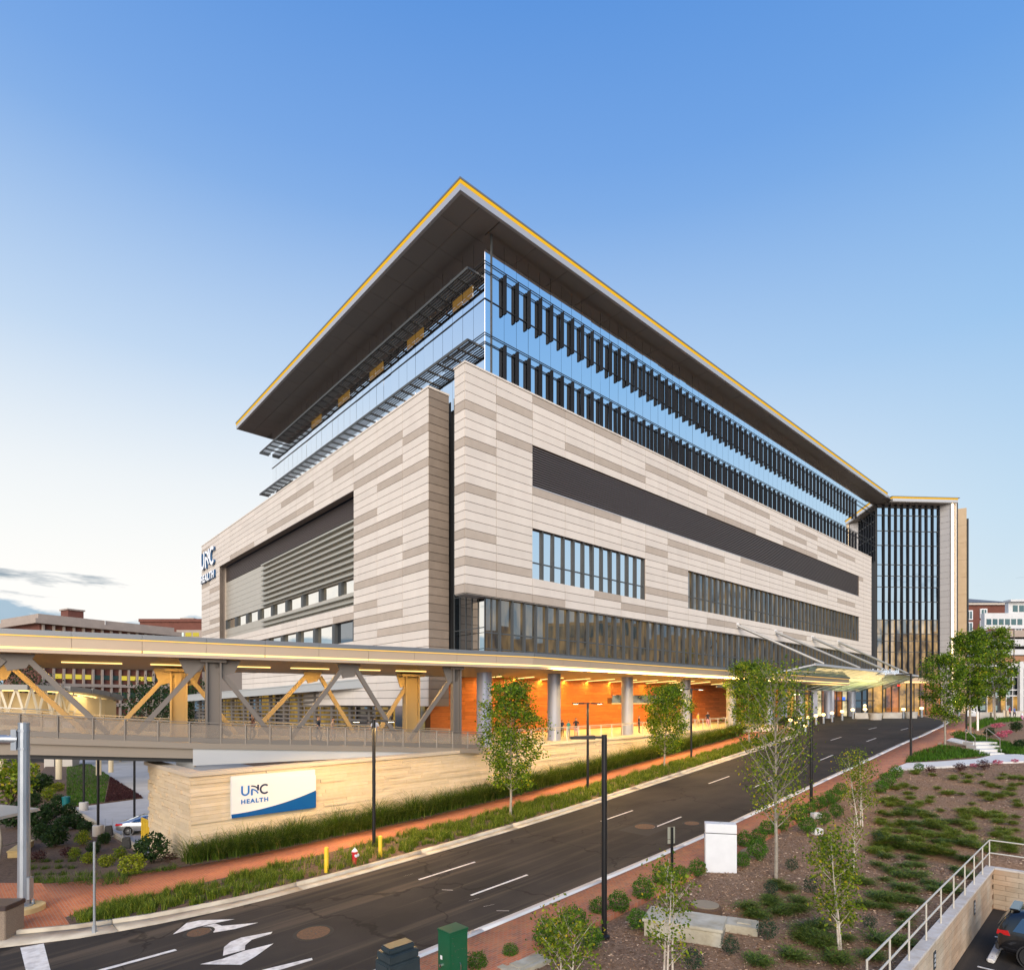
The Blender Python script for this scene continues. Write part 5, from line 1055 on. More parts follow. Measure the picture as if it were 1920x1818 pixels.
# flower bed and lawns right of the pavement
def lawn(name, poly, n, h, m, label, seed):
    q = [gpt(*p) for p in poly]; mb = MB(); vs = [(p.x, p.y, p.z + .01) for p in q]
    def pos(rng):
        while True:
            px, py = rng.uniform(min(p[0] for p in poly), max(p[0] for p in poly)), rng.uniform(min(p[1] for p in poly), max(p[1] for p in poly)); ins = False; j = len(poly) - 1
            for i in range(len(poly)):
                (xi, yi), (xj, yj) = poly[i], poly[j]
                if (yi > py) != (yj > py) and px < (xj - xi) * (py - yi) / (yj - yi) + xi: ins = not ins
                j = i
            if ins: return tuple(gpt(px, py))
    o = link(name, blades(name, n, pos, lambda r, k: r.uniform(h * .5, h, k), .03, m, .6, 2, seed)); tag(o, label, 'ground cover', kind='stuff')
lawn('lawn', [(1697, 1429), (1715, 1413), (1770, 1398), (1800, 1405), (1858, 1416), (1800, 1421), (1735, 1427)], 3500, .38, m_lawn, 'bright green grass patch between brick pavement and white path', 31)
lawn('lawn', [(1780, 1380), (1800, 1372), (1850, 1385), (1920, 1402), (1920, 1416), (1870, 1410), (1850, 1396)], 3500, .4, m_lawn, 'bright green grass beside the stair handrails', 32)
lawn('lawn', [(1812, 1362), (1850, 1347), (1915, 1346), (1918, 1351), (1860, 1356), (1835, 1368)], 2500, .45, m_lawn, 'strip of bright green grass below the plaza planters', 33)
lawn('sedum_patch', [(1718, 1413), (1760, 1398), (1800, 1400), (1795, 1410), (1745, 1416)], 1800, .2, m_sed, 'brown low plants around the foot of the bend tree', 34)
for px, py, r in ((1868, 1358, 7), (1876, 1357, 6), (1880, 1372, 7), (1890, 1370, 6), (1872, 1376, 6), (1882, 1377, 6), (1826, 1432, 6), (1870, 1426, 7), (1903, 1424, 5)): shrub(px, py, r, [shrub_mesh(rngS, 150, m_pink, .2, 1.2, .6, .3)], 'pink flowering plant in the beds by the steps', 'pink flowering plants', 'flowering_plant')
for px, py, r in ((1905, 1362, 10), (1855, 1372, 9), (1912, 1395, 10)): shrub(px, py, r, DKM, 'low dark shrub among the pink flowers', 'low shrubs in the flower bed')
# dark trees behind the footbridge
for px, Y, h, r, sd, lb_ in ((300, 96, 12, 4.2, 41, 'dark full tree behind the yellow bridge column'), (365, 92, 12, 3.8, 42, 'dark tree beyond the bridge beside the lobby wing'), (15, 104, 17, 5, 43, 'dark tree at the left edge behind the footbridge'), (225, 100, 6, 3.0, 44, 'low dark tree at the foot of the brick building')):
    tree('background_tree', lb_, (tx(px) * Y, Y, LOW_Z - .1), h, r, 1.5, 4200, m_leafd, size=.42, nb=40, seed=sd, r0=.2, spread=.8)
# ================================================================ street furniture
m_blk = mat('black_paint', (.016, .016, .018), .4, .3); m_galv = mat('galvanised', (.33, .37, .42), .42, .7, var=(.42, .46, .51), vscale=3, stretch=(1, 1, .4), bump=.05, bscale=12)
m_lamp = emat('lamp_led', (1.0, .80, .50), 14.0); m_yelp = mat('yellow_paint', (.80, .50, .02), .45, var=(.85, .56, .03), vscale=4)
def street_lamp(px, py, top, label, arms, lit=True, base=False, foot=None, rz=None, lampw=800):
    g = foot or gpt(px, py); h = (py - top) / F * g.y if foot is None else top; T_ = thing('street_lamp', label, 'street lamp', (g.x, g.y, g.z), 0)
    mb = MB(); mb.lathe([(.085, .0), (.085, h)], n=12); mb.build('pole', m_blk, T_, smooth=True)
    mb = MB(); mb.lathe([(.17, -.05), (.17, .04), (.1, .07)], n=14); mb.build('base_plate', m_blk, T_)
    for s in arms:
        a = math.atan2(DD.y, DD.x) + math.pi / 2 if rz is None else rz; d = Vector((math.cos(a), math.sin(a))) * s; n_ = Vector((-d.y, d.x)); zt = h - .08; H_ = MB()
        H_.bar((0, 0, zt), (d.x * .35, d.y * .35, zt), .07); H_.build('arm', m_blk, T_)
        c = d * .68; H_ = MB(); q = [c - d * .38 - n_ * .24, c + d * .38 - n_ * .24, c + d * .38 + n_ * .24, c - d * .38 + n_ * .24]; H_.hexa([(*p, zt - .05) for p in q], [(*p, zt + (.06 if i in (0, 3) else .02)) for i, p in enumerate(q)]); hd = H_.build('lamp_head', m_blk, T_, bevel=.012)
        if lit:
            H_ = MB(); q = [c + d * .02 - n_ * .1, c + d * .3 - n_ * .1, c + d * .3 + n_ * .1, c + d * .02 + n_ * .1]; H_.hexa([(*p, zt - .062) for p in q], [(*p, zt - .052) for p in q]); H_.build('lamp_lens', m_lamp, T_); lamp('lamp_light', 'SPOT', (*(c + d * .15), zt - .09), lampw, (1, .60, .18), .15, parent=T_).data.spot_size = 2.7
    if base: mb = MB(); mb.lathe([(.42, -.4), (.42, .02), (.38, .05)], n=18); mb.build('footing', m_conc, T_)
    return T_
street_lamp(1133, 1755, 1377, 'nearest black street lamp with one flat head, on the mulch bank', (1,), lit=False, rz=math.pi)
street_lamp(1521, 1507, 1297, 'black street lamp with one lit head beside the right-hand pavement shrubs', (1,), rz=math.pi)
street_lamp(1708, 1421, 1262, 'black street lamp at the tip of the grass patch by the pavement', (1,), lit=False, rz=math.pi)
street_lamp(701, 1590, 1348, 'black double-headed street lamp beside the fire hydrant', (-1, 1), lit=True, base=True, rz=.1, lampw=1700)
street_lamp(1102, 1483, 1316, 'black double-headed lit street lamp right of the first street tree', (-1, 1), base=True, rz=.1, lampw=1700)
street_lamp(1296, 1426, 1290, 'black double-headed lit street lamp right of the second street tree', (-1, 1), rz=.1, lampw=1700)
street_lamp(1812, 1372, 1308, 'black street lamp among the trees at the pavement bend', (1,), rz=math.pi, base=True)
street_lamp(1875, 1346, 1240, 'tall dark lamp pole in front of the glazed building at the right', (1,), lit=False, rz=math.pi)
for px, py, lb_, b in ((157, 1503, 'thin dark lamp pole on the planted island', 1), (184, 1546, 'thin dark lamp pole at the beige kerb', 1), (252, 1532, 'thin dark lamp pole behind the silver car', 0)):
    f = atz(px, py, LOW_Z + (.75 if b else 0)); T_ = thing('car_park_lamp', lb_, 'street lamp', (f.x, f.y, LOW_Z)); mb = MB(); mb.lathe([(.09, 0), (.09, 8.4)], n=10); mb.build('pole', m_blk, T_, smooth=True)
    mb = MB(); mb.box(-.5, .5, -.15, .15, 8.4, 8.52); mb.build('lamp_head', m_blk, T_)
    if b: mb = MB(); mb.lathe([(.36, -.1), (.36, .72), (.33, .75)], n=18); mb.build('concrete_base', m_conc, T_)
# hydrant and its guards
g = gpt(665, 1622); HY = thing('fire_hydrant', 'red fire hydrant with white cap and outlets in the planting strip', 'hydrant', g, .6)
m_red_p = mat('hydrant_red', (.50, .012, .018), .35); m_wh = mat('hydrant_white', (.75, .76, .78), .35)
mb = MB(); mb.lathe([(.17, -.05), (.17, .06), (.13, .07), (.115, .1), (.115, .56), (.15, .57), (.15, .62), (.12, .63)], n=18); mb.build('barrel', m_red_p, HY, smooth=True)
mb = MB(); mb.lathe([(.135, .632), (.13, .65), (.10, .70), (.05, .75), (.03, .76), (.03, .80)], n=18); mb.build('bonnet', m_wh, HY, smooth=True)
mb = MB(); mb.lathe([(.065, .10), (.065, .15), (.075, .15), (.075, .18), (.025, .19), (.025, .21)], (0, 0, .45), 14, 'x'); mb.build('pumper_outlet', m_wh, HY, smooth=True)
for s in (1, -1): mb = MB(); mb.lathe([(.055, .09), (.055, .17), (.065, .17), (.065, .2), (.02, .21), (.02, .24)] if s > 0 else [(.055, -.09), (.055, -.17), (.065, -.17), (.065, -.2), (.02, -.21), (.02, -.24)], (0, 0, .47), 12, 'y'); mb.build('hose_outlet', m_wh, HY, smooth=True)
for px, py, tp, lb_ in ((612, 1638, 1587, 'yellow steel bollard left of the fire hydrant'), (713, 1609, 1566, 'yellow steel bollard right of the fire hydrant')):
    g = gpt(px, py); h = (py - tp) / F * g.y; T_ = thing('bollard', lb_, 'bollard', g); mb = MB(); mb.lathe([(.092, -.1), (.092, h - .06), (.08, h - .02), (.045, h), (.01, h + .008)], n=16); mb.build('post', m_yelp, T_, smooth=True); mb = MB(); mb.lathe([(.16, -.1), (.16, .02), (.1, .03)], n=14); mb.build('footing', m_conc, T_)
for px, py, lb_ in ((598, 1618, 'pale concrete valve cover left of the yellow bollard'), (645, 1614, 'pale concrete valve cover beside the hydrant'), (527, 1637, 'square concrete cover in the planting strip'), (488, 1656, 'small concrete cover near the start of the planting strip'), (708, 1592, 'split round concrete footing cover beside the lamp')):
    g = gpt(px, py); T_ = thing('utility_cover', lb_, 'utility cover', g, TH); mb = MB(); mb.box(-.33, .33, -.22, .22, -.1, .06); mb.build('slab', mat('pale_conc', (.62, .56, .42), .8, var=(.5, .45, .34), vscale=4), T_, bevel=.015); mb = MB(); mb.lathe([(.13, .06), (.13, .07), (.02, .072)], n=14); mb.build('lid', m_iron, T_)
# big galvanised traffic pole
g = gpt(45, 1712); TPO = thing('traffic_pole', 'thick galvanised traffic mast pole with a side arm at the left edge', 'pole', g)
hh = (1712 - 1356) / F * g.y; r = 9.5 / F * g.y
mb = MB(); mb.lathe([(r * 1.1, .3), (r, hh * .5), (r * .94, hh)], n=12); mb.build('shaft', m_galv, TPO); mb = MB(); mb.lathe([(r, hh), (r, hh + .03), (.03, hh + .05)], n=12); mb.build('cap', m_galv, TPO)
mb = MB(); mb.lathe([(r * 1.7, .311), (r * 1.7, .36)], n=20); mb.build('base_flange', m_galv, TPO)
for k in range(4): a = .5 + k * 1.57; mb = MB(); mb.lathe([(.05, .35), (.05, .5)], (math.cos(a) * r * 1.45, math.sin(a) * r * 1.45, 0), 8); mb.build('anchor_bolt', m_galv, TPO)
mb = MB(); mb.lathe([(.58, -.5), (.58, .29), (.55, .31)], (.08, 0, 0), 28); mb.build('footing', mat('footing_yellow', (.55, .40, .17), .85, var=(.6, .47, .25), vscale=3), TPO)
zarm = HC + (HZ - 1386) / F * g.y - g.z
mb = MB(); mb.tube([(-r, 0, zarm), (-5, -1.2, zarm + .2)], [.17, .12], 12); mb.build('mast_arm', m_galv, TPO, smooth=True)
for dz in (-.33, .33): mb = MB(); mb.lathe([(r * 1.08, zarm + dz - .03), (r * 1.08, zarm + dz + .03)], n=14); mb.build('clamp_band', m_galv, TPO)
mb = MB(); mb.box(-r - .18, -r + .02, -.16, .16, zarm - .38, zarm + .38); mb.build('arm_plate', m_galv, TPO); mb = MB(); mb.box(r * .95, r * .95 + .1, -.1, .1, .55, 1.35); mb.build('hand_hole_box', m_galv, TPO)
g = gpt(177, 1748); T_ = thing('sign_post', 'thin grey steel post standing alone in the planting strip', 'post', g); mb = MB(); mb.box(-.028, .028, -.028, .028, -.1, (1748 - 1577) / F * g.y); mb.build('post', m_galv, T_); mb = MB(); mb.box(-.05, .05, -.05, .05, -.1, .25); mb.build('sleeve', m_galv, T_)
g = gpt(4, 1754); T_ = thing('litter_bin', 'square exposed-aggregate litter bin with dark lid at the left edge', 'bin', g, .05); s = .42; hb_ = 60 / F * g.y
mb = MB(); mb.box(-s, s, -s, s, -.1, hb_ - .1); mb.build('body', mat('aggregate', (.30, .24, .18), .9, var=(.18, .13, .10), vscale=40, bump=.5, bscale=60), T_, bevel=.02); mb = MB(); mb.box(-s - .03, s + .03, -s - .03, s + .03, hb_ - .098, hb_ + .06); mb.build('lid', mat('bin_lid', (.05, .035, .035), .4), T_, bevel=.02)
# shelter edge at the left border
g = gpt(-14, 1622); T_ = thing('curved_shelter', 'curved bus shelter with pale sloping roof at the left edge', 'shelter', g); 
for dy in (0, 2.2): mb = MB(); mb.tube([(.30 + .22 * math.sin(f * 3.0), dy, 2.75 * f) for f in np.linspace(0, 1, 12)], .06, 8); mb.build('arched_frame', mat('shelter_metal', (.30, .27, .22), .5, .3), T_, smooth=True)
mb = MB(); mb.hexa([(-2, -.4, 2.75), (.75, -.4, 2.85), (.75, 2.8, 2.85), (-2, 2.8, 2.75)], [(-2, -.4, 3.25), (.62, -.4, 3.0), (.62, 2.8, 3.0), (-2, 2.8, 3.25)]); mb.build('roof', mat('shelter_roof', (.55, .50, .40), .6), T_)
mb = MB(); mb.bar((.3, 0, 1.1), (.3, 2.2, 1.1), .05); mb.build('seat_rail', mat('shelter_metal'), T_)
g = gpt(26, 1606); T_ = thing('low_stone_kerb', 'low ochre concrete wall end beside the galvanised pole', 'kerb', g, R_(115)); mb = MB(); mb.box(-.2, 3.2, -.28, .28, -.3, .38); mb.build('wall', mat('ochre', (.50, .36, .16), .85, var=(.58, .44, .22), vscale=4), T_, bevel=.02); mb = MB(); mb.box(-.24, 3.24, -.32, .32, .382, .44); mb.build('capping', mat('ochre'), T_)
# utility cabinets
def cab(label, name, px, ytop, H, w, d, m, rz, Y):
    p = at(px, ytop, Y); T_ = thing(name, label, 'utility cabinet', (p.x, p.y, p.z - H), rz); return T_
rzr = math.atan2(DD.y, DD.x)
m_cdk = mat('cabinet_slate', (.022, .034, .040), .42, var=(.03, .045, .052), vscale=3, spec=.6); m_cgr = mat('cabinet_green', (.008, .085, .035), .35, var=(.01, .10, .045), vscale=2, spec=.6); m_cwh = mat('cabinet_white', (.72, .74, .77), .45, var=(.66, .68, .71), vscale=2)
T_ = cab('dark slate utility cabinet with stepped lid at the bottom edge', 'utility_cabinet', 746, 1772, 1.7, 1, 1, m_cdk, rzr, 14.6)
mb = MB(); mb.box(-.42, .42, -.33, .33, 0, 1.42); mb.build('body', m_cdk, T_, bevel=.015); mb = MB(); mb.box(-.40, .40, -.30, .30, 1.422, 1.62); mb.build('shoulder', m_cdk, T_, bevel=.02); mb = MB(); mb.box(-.36, .36, -.20, .20, 1.622, 1.76); mb.build('lid', m_cdk, T_, bevel=.03)
mb = MB(); mb.box(-.38, .38, -.345, -.331, .1, 1.36); mb.build('door', m_cdk, T_); mb = MB(); mb.box(-.445, -.421, -.22, .22, .1, 1.36); mb.build('side_panel', m_cdk, T_); mb = MB(); mb.box(-.45, -.425, -.30, -.26, .75, 1.05); mb.build('latch', m_galv, T_); mb = MB(); mb.box(.42, .44, -.30, -.24, .9, 1.2); mb.build('hinge', m_galv, T_)
T_ = cab('bright green utility cabinet beside the dark one at the bottom edge', 'utility_cabinet', 849, 1738, 1.85, 1, 1, m_cgr, rzr, 15.4)
mb = MB(); mb.box(-.29, .29, -.24, .24, 0, 1.80); mb.build('body', m_cgr, T_, bevel=.008); mb = MB(); mb.box(-.31, .31, -.26, .26, 1.802, 1.85); mb.build('lid', m_cgr, T_, bevel=.01); mb = MB(); mb.box(-.25, .25, -.252, -.241, .1, 1.7); mb.build('door', m_cgr, T_)
mb = MB(); mb.tube([(.02, -.26, .82), (.02, -.30, .85), (.02, -.30, 1.0), (.02, -.26, 1.03)], .012, 6); mb.build('handle', mat('chrome', (.7, .7, .7), .2, 1), T_); mb = MB(); mb.lathe([(.05, -.29), (.05, -.335), (.02, -.34)], (0, .1, .95), 12, 'x'); mb.build('lock', mat('chrome'), T_); mb = MB(); mb.box(-.295, -.291, .06, .14, 1.1, 1.2); mb.build('label_plate', m_wh, T_)
rr = random.Random(4)
for k in range(16): x, z = rr.uniform(-.24, .24), rr.choice([rr.uniform(1.3, 1.74), rr.uniform(.3, 1.7)]); mb = MB(); mb.lathe([(.008, -.2535), (.008, -.26)], (x, 0, z), 6, 'y'); mb.build('rivet', mat('chrome'), T_)
g = gpt(1352, 1632); T_ = thing('utility_cabinet', 'tall white utility cabinet at the edge of the mulch bank', 'utility cabinet', (g.x, g.y, g.z - .1), R_(-13)); w_ = 28 / F * g.y; H_ = 92 / F * g.y
mb = MB(); mb.box(-w_, w_, -.0, .55, 0, H_ * .80); mb.build('body', m_cwh, T_, bevel=.012); mb = MB(); mb.box(-w_ + .01, w_ - .01, .01, .54, H_ * .80, H_ * .815); mb.build('seam', m_metal_dk, T_); mb = MB(); mb.box(-w_, w_, 0, .55, H_ * .816, H_); mb.build('hood', m_cwh, T_, bevel=.012); mb = MB(); mb.box(-w_ - .06, w_ + .06, -.06, .61, -.2, .03); mb.build('plinth', m_conc, T_); mb = MB(); mb.box(-.03, .12, .2, .3, H_, H_ + .03); mb.build('vent', m_galv, T_)
g = gpt(1260, 1640); T_ = thing('street_sign', 'black sign post seen from behind with two pale plates', 'sign', g, .35); hs = (1640 - 1550) / F * g.y; mb = MB(); mb.box(-.04, .04, -.04, .04, -.1, hs); mb.build('post', m_blk, T_); mb = MB(); mb.box(-.17, .17, .045, .055, hs - .48, hs); mb.build('sign_plate', mat('sign_back', (.45, .46, .38), .4, .5), T_); mb = MB(); mb.box(-.17, .17, .045, .055, hs - .66, hs - .5); mb.build('sign_plate', mat('sign_back'), T_)
# concrete vault, slab, manhole ring
m_oldc = mat('old_concrete', (.46, .42, .32), .9, var=(.34, .30, .22), vscale=2.2, bump=.4, bscale=12, var2=(.58, .56, .48), v2scale=1.4, v2amt=.8)
g = gpt(1284, 1745); VA = thing('concrete_vault', 'weathered concrete utility vault box half sunk in the mulch bank', 'vault', g, R_(-25)); mb = MB(); mb.box(-1.15, 1.15, -.62, .62, -.5, .34); mb.build('box', m_oldc, VA, bevel=.02); mb = MB(); mb.box(-1.2, 1.2, -.66, .66, .342, .44); mb.build('cover_slab', m_oldc, VA, bevel=.015); mb = MB(); mb.box(1.152, 1.16, -.62, .62, .05, .08); mb.build('crack', m_joint, VA)
g = gpt(1395, 1738); T_ = thing('concrete_slab', 'lower concrete slab butting against the vault', 'slab', g, R_(-25)); mb = MB(); mb.box(-.55, .42, -.4, .4, -.4, .16); mb.build('slab', m_oldc, T_, bevel=.015); mb = MB(); mb.box(-.2, .2, -.15, .15, .162, .19); mb.build('pad', m_oldc, T_)
g = gpt(1322, 1710); T_ = thing('manhole_ring', 'rusty iron manhole ring raised behind the concrete vault', 'manhole', g); mb = MB(); mb.lathe([(.58, -.2), (.52, .22), (.46, .26)], n=26); mb.build('ring', m_iron, T_, smooth=True); mb = MB(); mb.lathe([(.45, .262), (.45, .29), (.05, .3)], n=26); mb.build('cover', mat('pale_iron', (.30, .25, .18), .8, .2), T_)
g = gpt(983, 1808); T_ = thing('concrete_slab', 'flat pale concrete pad at the bottom edge by the shrubs', 'slab', g, TH); mb = MB(); mb.box(-.75, .75, -.35, .35, -.2, .08); mb.build('slab', m_oldc, T_, bevel=.01); mb = MB(); mb.box(-.4, .4, -.2, .2, .082, .1); mb.build('lid', m_oldc, T_)
for px, py, lb_ in ((1532, 1560, 'small white concrete block among the pavement shrubs'), (1530, 1530, 'grey stone block beside the lamp pole')): g = gpt(px, py); T_ = thing('concrete_block', lb_, 'block', g, .3); mb = MB(); mb.box(-.25, .25, -.15, .15, -.1, .2); mb.build('block', m_concw, T_, bevel=.02); mb = MB(); mb.box(-.1, .1, -.06, .06, .2, .22); mb.build('cap', m_concw, T_)
# --- car park wall with railing
PW = thing('car_park_wall', 'stained concrete block wall between the mulch bank and the car park', 'wall'); m_cmu = mat('block', (.40, .33, .24), .9, var=(.52, .44, .34), vscale=1.4, objvar=.1, bump=.25, bscale=25, var2=(.40, .21, .10), v2scale=.5, v2amt=.6); ZP = .5
mb = MB(); tbx(mb, -20, 16.7, 16.3, 16.46, LOT_Z - .4, ZP - .01); tbx(mb, 16.62, 16.8, 16.46, 40, LOT_Z - .4, ZP - .01); mb.build('wall_core', mat('mortar', (.24, .19, .14), .9), PW)
for r_i in range(8):
    z0 = ZP - .2 * (r_i + 1); t = 16.6 - (r_i % 2) * .4
    while t > 1.5: b = MB(); tbx(b, max(t - .8, 1.4) + .006, t - .006, 16.4, 16.5, z0 + .005, z0 + .195); b.build('wall_block', m_cmu, PW); t -= .8
    w = 16.5; first_ = .4 if r_i % 2 else .8
    while w < 22: b = MB(); ln_ = first_; first_ = .8; tbx(b, 16.56, 16.64, w + .006, w + ln_ - .006, z0 + .005, z0 + .195); b.build('wall_block', m_cmu, PW); w += ln_
t = 16.8
while t > 0: b = MB(); tbx(b, t - 1.2 + .006, t - .006, 16.24, 16.54, ZP, ZP + .07); b.build('capping_stone', mat('wall_cap', (.60, .57, .54), .85, var=(.48, .42, .36), vscale=3, objvar=.1), PW); t -= 1.2
w = 16.545
while w < 30: b = MB(); tbx(b, 16.56, 16.84, w + .006, w + 1.2, ZP, ZP + .07); b.build('capping_stone', mat('wall_cap'), PW); w += 1.2
def prail(label, pts):
    T_ = thing('pipe_railing', label, 'railing'); mr_ = mat('rail_cream', (.62, .58, .50), .4, .2)
    for p in pts: mb = MB(); mb.tube([p, p + Vector((0, 0, 1.07))], .024, 8); mb.build('post', mr_, T_, smooth=True)
    for h in (.55, 1.07): mb = MB(); mb.tube([p + Vector((0, 0, h)) for p in pts], .026, 8); mb.build('rail', mr_, T_, smooth=True)
cpt = lambda t, w: Vector((*(RO + DD * t + NN * w), ZP + .07))
prail('cream pipe railing on top of the car park wall', [cpt(t, 16.36) for t in (0.2, 2.0, 3.8, 5.7, 7.6, 9.5, 11.4, 13.2, 15.0, 16.68)] + [cpt(16.7, w) for w in (18.6, 20.5, 22.5)])
for t, lb_ in ((12.2, 'small dark number plate on the car park wall near its far corner'), (5.9, 'small dark number plate on the car park wall near the bottom edge')):
    T_ = thing('wall_sign', lb_, 'sign'); b = MB(); tbx(b, t - .06, t + .2, 16.502, 16.52, -.28, .22); b.build('plate', mat('plate_dark', (.03, .04, .05), .5), T_)
    for k in range(3): b = MB(); tbx(b, t, t + .14, 16.521, 16.526, -.2 + k * .13, -.12 + k * .13); b.build('print_line', mat('plate_print', (.5, .52, .55), .5), T_)
def lotmark(t, w0, w1, lb_): mb = MB(); tbx(mb, t - .05, t + .05, w0, w1, LOT_Z - .002, LOT_Z + .006); tag(mb.build('bay_line', m_paint), lb_, 'road marking', 'bay lines in the car park')
for t, lb_ in ((12.9, 'white bay line beyond the black car'), (9.4, 'white bay line beside the black car'), (6.0, 'white bay line at the bottom right corner')): lotmark(t, 17.0, 22.5, lb_)
for t, lb_ in ((10.9, 'pale concrete wheel stop behind the black car'), (7.7, 'pale concrete wheel stop at the bottom edge')):
    T_ = thing('wheel_stop', lb_, 'wheel stop'); mb = MB(); tbx(mb, t - .9, t + .9, 17.15, 17.35, LOT_Z, LOT_Z + .13); mb.build('block', m_concw, T_, bevel=.03)
    for s in (-.6, .6): b = MB(); tbx(b, t + s - .015, t + s + .015, 17.235, 17.265, LOT_Z + .13, LOT_Z + .137); b.build('pin', m_iron, T_)

# ================================================================ vehicles
m_tyre = mat('tyre', (.012, .012, .013), .8); m_rim = mat('alloy', (.55, .56, .58), .25, .9); m_cglass = glassmat('car_glass', (.7, .8, .9), .25, body=(.01, .013, .016)); m_tail = mat('tail_light', (.45, .01, .015), .15, emit=(1, .02, .02), estr=.15)
def carpaint(name, c, met):
    m = mat(name, c, .28, met); p = m.node_tree.nodes['Principled BSDF']; p.inputs['Coat Weight'].default_value = 1; p.inputs['Coat Roughness'].default_value = .04; return m
def car(name, label, loc, rz, prof, glassz, paint, L, Wd, wheels, wr, trim):
    """x forward, rear at 0. prof: (x, bottom z, belt z, top z, half width belt, half width roof)"""
    T_ = thing(name, label, 'car', loc, rz); rings = []
    for x, zb, zm, zt, hw, hr in prof:
        up = [(x, -hw * .90, zb), (x, -hw * .985, zb + .12), (x, -hw, (zb + zm) / 2), (x, -hw * .965, zm), (x, -hr - (hw - hr) * .12, zm + (zt - zm) * .75), (x, -hr * .86, zt - .02), (x, -hr * .4, zt), (x, hr * .4, zt), (x, hr * .86, zt - .02), (x, hr + (hw - hr) * .12, zm + (zt - zm) * .75), (x, hw * .965, zm), (x, hw, (zb + zm) / 2), (x, hw * .985, zb + .12), (x, hw * .90, zb)]
        rings.append(up)
    mb = MB(); mb.loft(rings); b = mb.build('body', paint, T_, smooth=True); md = b.modifiers.new('smooth', 'SUBSURF'); md.levels = md.render_levels = 2
    for s in (-1, 1):
        for (x0, x1, z0, z1a, z1b, xs0, xs1) in glassz:
            hw = lambda x: np.interp(x, [p[0] for p in prof], [p[4] for p in prof]); hr = lambda x: np.interp(x, [p[0] for p in prof], [p[5] for p in prof])
            mb = MB(); q = [(x0, s * (hw(x0) * .975 + .012), z0), (x1, s * (hw(x1) * .975 + .012), z0), (x1 + xs1, s * (hr(x1) * 1.02 + .03), z1b), (x0 + xs0, s * (hr(x0) * 1.02 + .03), z1a)]; n_ = [(a, bb - s * .03, c) for a, bb, c in q]; mb.hexa(q, n_); mb.build('side_window', m_cglass, T_)
        for x in wheels:
            y = s * (Wd / 2 - .11); W_ = bpy.data.objects.new('wheel', None); COL.objects.link(W_); W_.parent = T_; W_.location = (x, y, wr)
            mb = MB(); mb.lathe([(wr * .66, -.1), (wr * .93, -.115), (wr, -.08), (wr, .08), (wr * .93, .115), (wr * .66, .1)], n=28, ax='y'); mb.build('tyre', m_tyre, W_, smooth=True)
            mb = MB(); mb.lathe([(wr * .66, s * .09), (wr * .62, s * .10), (wr * .58, s * .05), (wr * .2, s * .04)], n=28, ax='y'); mb.build('rim', mat('rim_dark', (.05, .05, .055), .4, .6), W_, smooth=True)
            mb = MB()
            for k in range(10): a = k * math.pi / 5; mb.bar((math.cos(a) * wr * .1, s * .085, math.sin(a) * wr * .1), (math.cos(a + .12) * wr * .62, s * .092, math.sin(a + .12) * wr * .62), .04, .03, up=(0, 1, 0))
            mb.lathe([(wr * .15, s * .06), (wr * .15, s * .1), (.02, s * .105)], n=14, ax='y'); mb.build('spokes', m_rim, W_)
            mb = MB(); mb.lathe([(wr * 1.14, s * -.06), (wr * 1.14, s * .118), (wr * 1.03, s * .118), (wr * 1.03, s * -.06)], n=28, ax='y'); 
            o = mb.build('wheel_arch', trim, T_, smooth=True); o.location = (x, s * (Wd / 2 - .11), wr)
    return T_
suvp = [(.0, .42, .80, .95, .80, .72), (.06, .32, .98, 1.18, .88, .76), (.22, .30, 1.04, 1.52, .91, .70), (.45, .28, 1.05, 1.70, .925, .68), (1.2, .26, 1.05, 1.76, .93, .68), (2.2, .26, 1.03, 1.75, .93, .68), (2.9, .26, 1.02, 1.66, .93, .67), (3.5, .28, 1.0, 1.22, .92, .70), (4.2, .30, .95, 1.05, .90, .74), (4.6, .36, .82, .92, .82, .70), (4.68, .42, .7, .78, .72, .62)]
sp = RO + DD * 11.2 + NN * 17.35
SUV = car('parked_suv', 'black parked SUV with red tail lamp below the car park wall', (sp.x, sp.y, LOT_Z), math.atan2(NN.y, NN.x), suvp, [(.42, 1.05, 1.08, 1.50, 1.58, .22, .0), (1.12, 2.0, 1.08, 1.58, 1.60, .0, .0), (2.06, 3.1, 1.06, 1.60, 1.50, 0, -.42)], carpaint('paint_black', (.008, .008, .010), .2), 4.68, 1.86, (.92, 3.68), .36, mat('black_plastic', (.02, .02, .022), .6))
mb = MB(); mb.hexa([(.0, -.66, 1.12), (.0, .66, 1.12), (.06, .66, 1.10), (.06, -.66, 1.10)], [(.30, -.60, 1.58), (.30, .60, 1.58), (.36, .6, 1.56), (.36, -.6, 1.56)]); mb.build('rear_window', m_cglass, SUV)
for s in (-1, 1):
    mb = MB(); mb.hexa([(-.012, s * .45, .86), (-.0, s * .80, .88), (.36, s * .94, .93), (.30, s * .7, .93)], [(.02, s * .45, 1.0), (.02, s * .80, 1.02), (.30, s * .93, 1.07), (.28, s * .7, 1.07)]); mb.build('tail_lamp', m_tail, SUV)
    mb = MB(); mb.bar((.7, s * .60, 1.79), (2.5, s * .60, 1.80), .05, .05); mb.build('roof_rail', m_metal_dk, SUV)
mb = MB(); mb.box(.30, .55, -.58, .58, 1.66, 1.72); mb.build('roof_spoiler', carpaint('paint_black', (0, 0, 0), 0), SUV, bevel=.02); mb = MB(); mb.box(-.03, .1, -.85, .85, .38, .62); mb.build('bumper', mat('black_plastic'), SUV, bevel=.03)
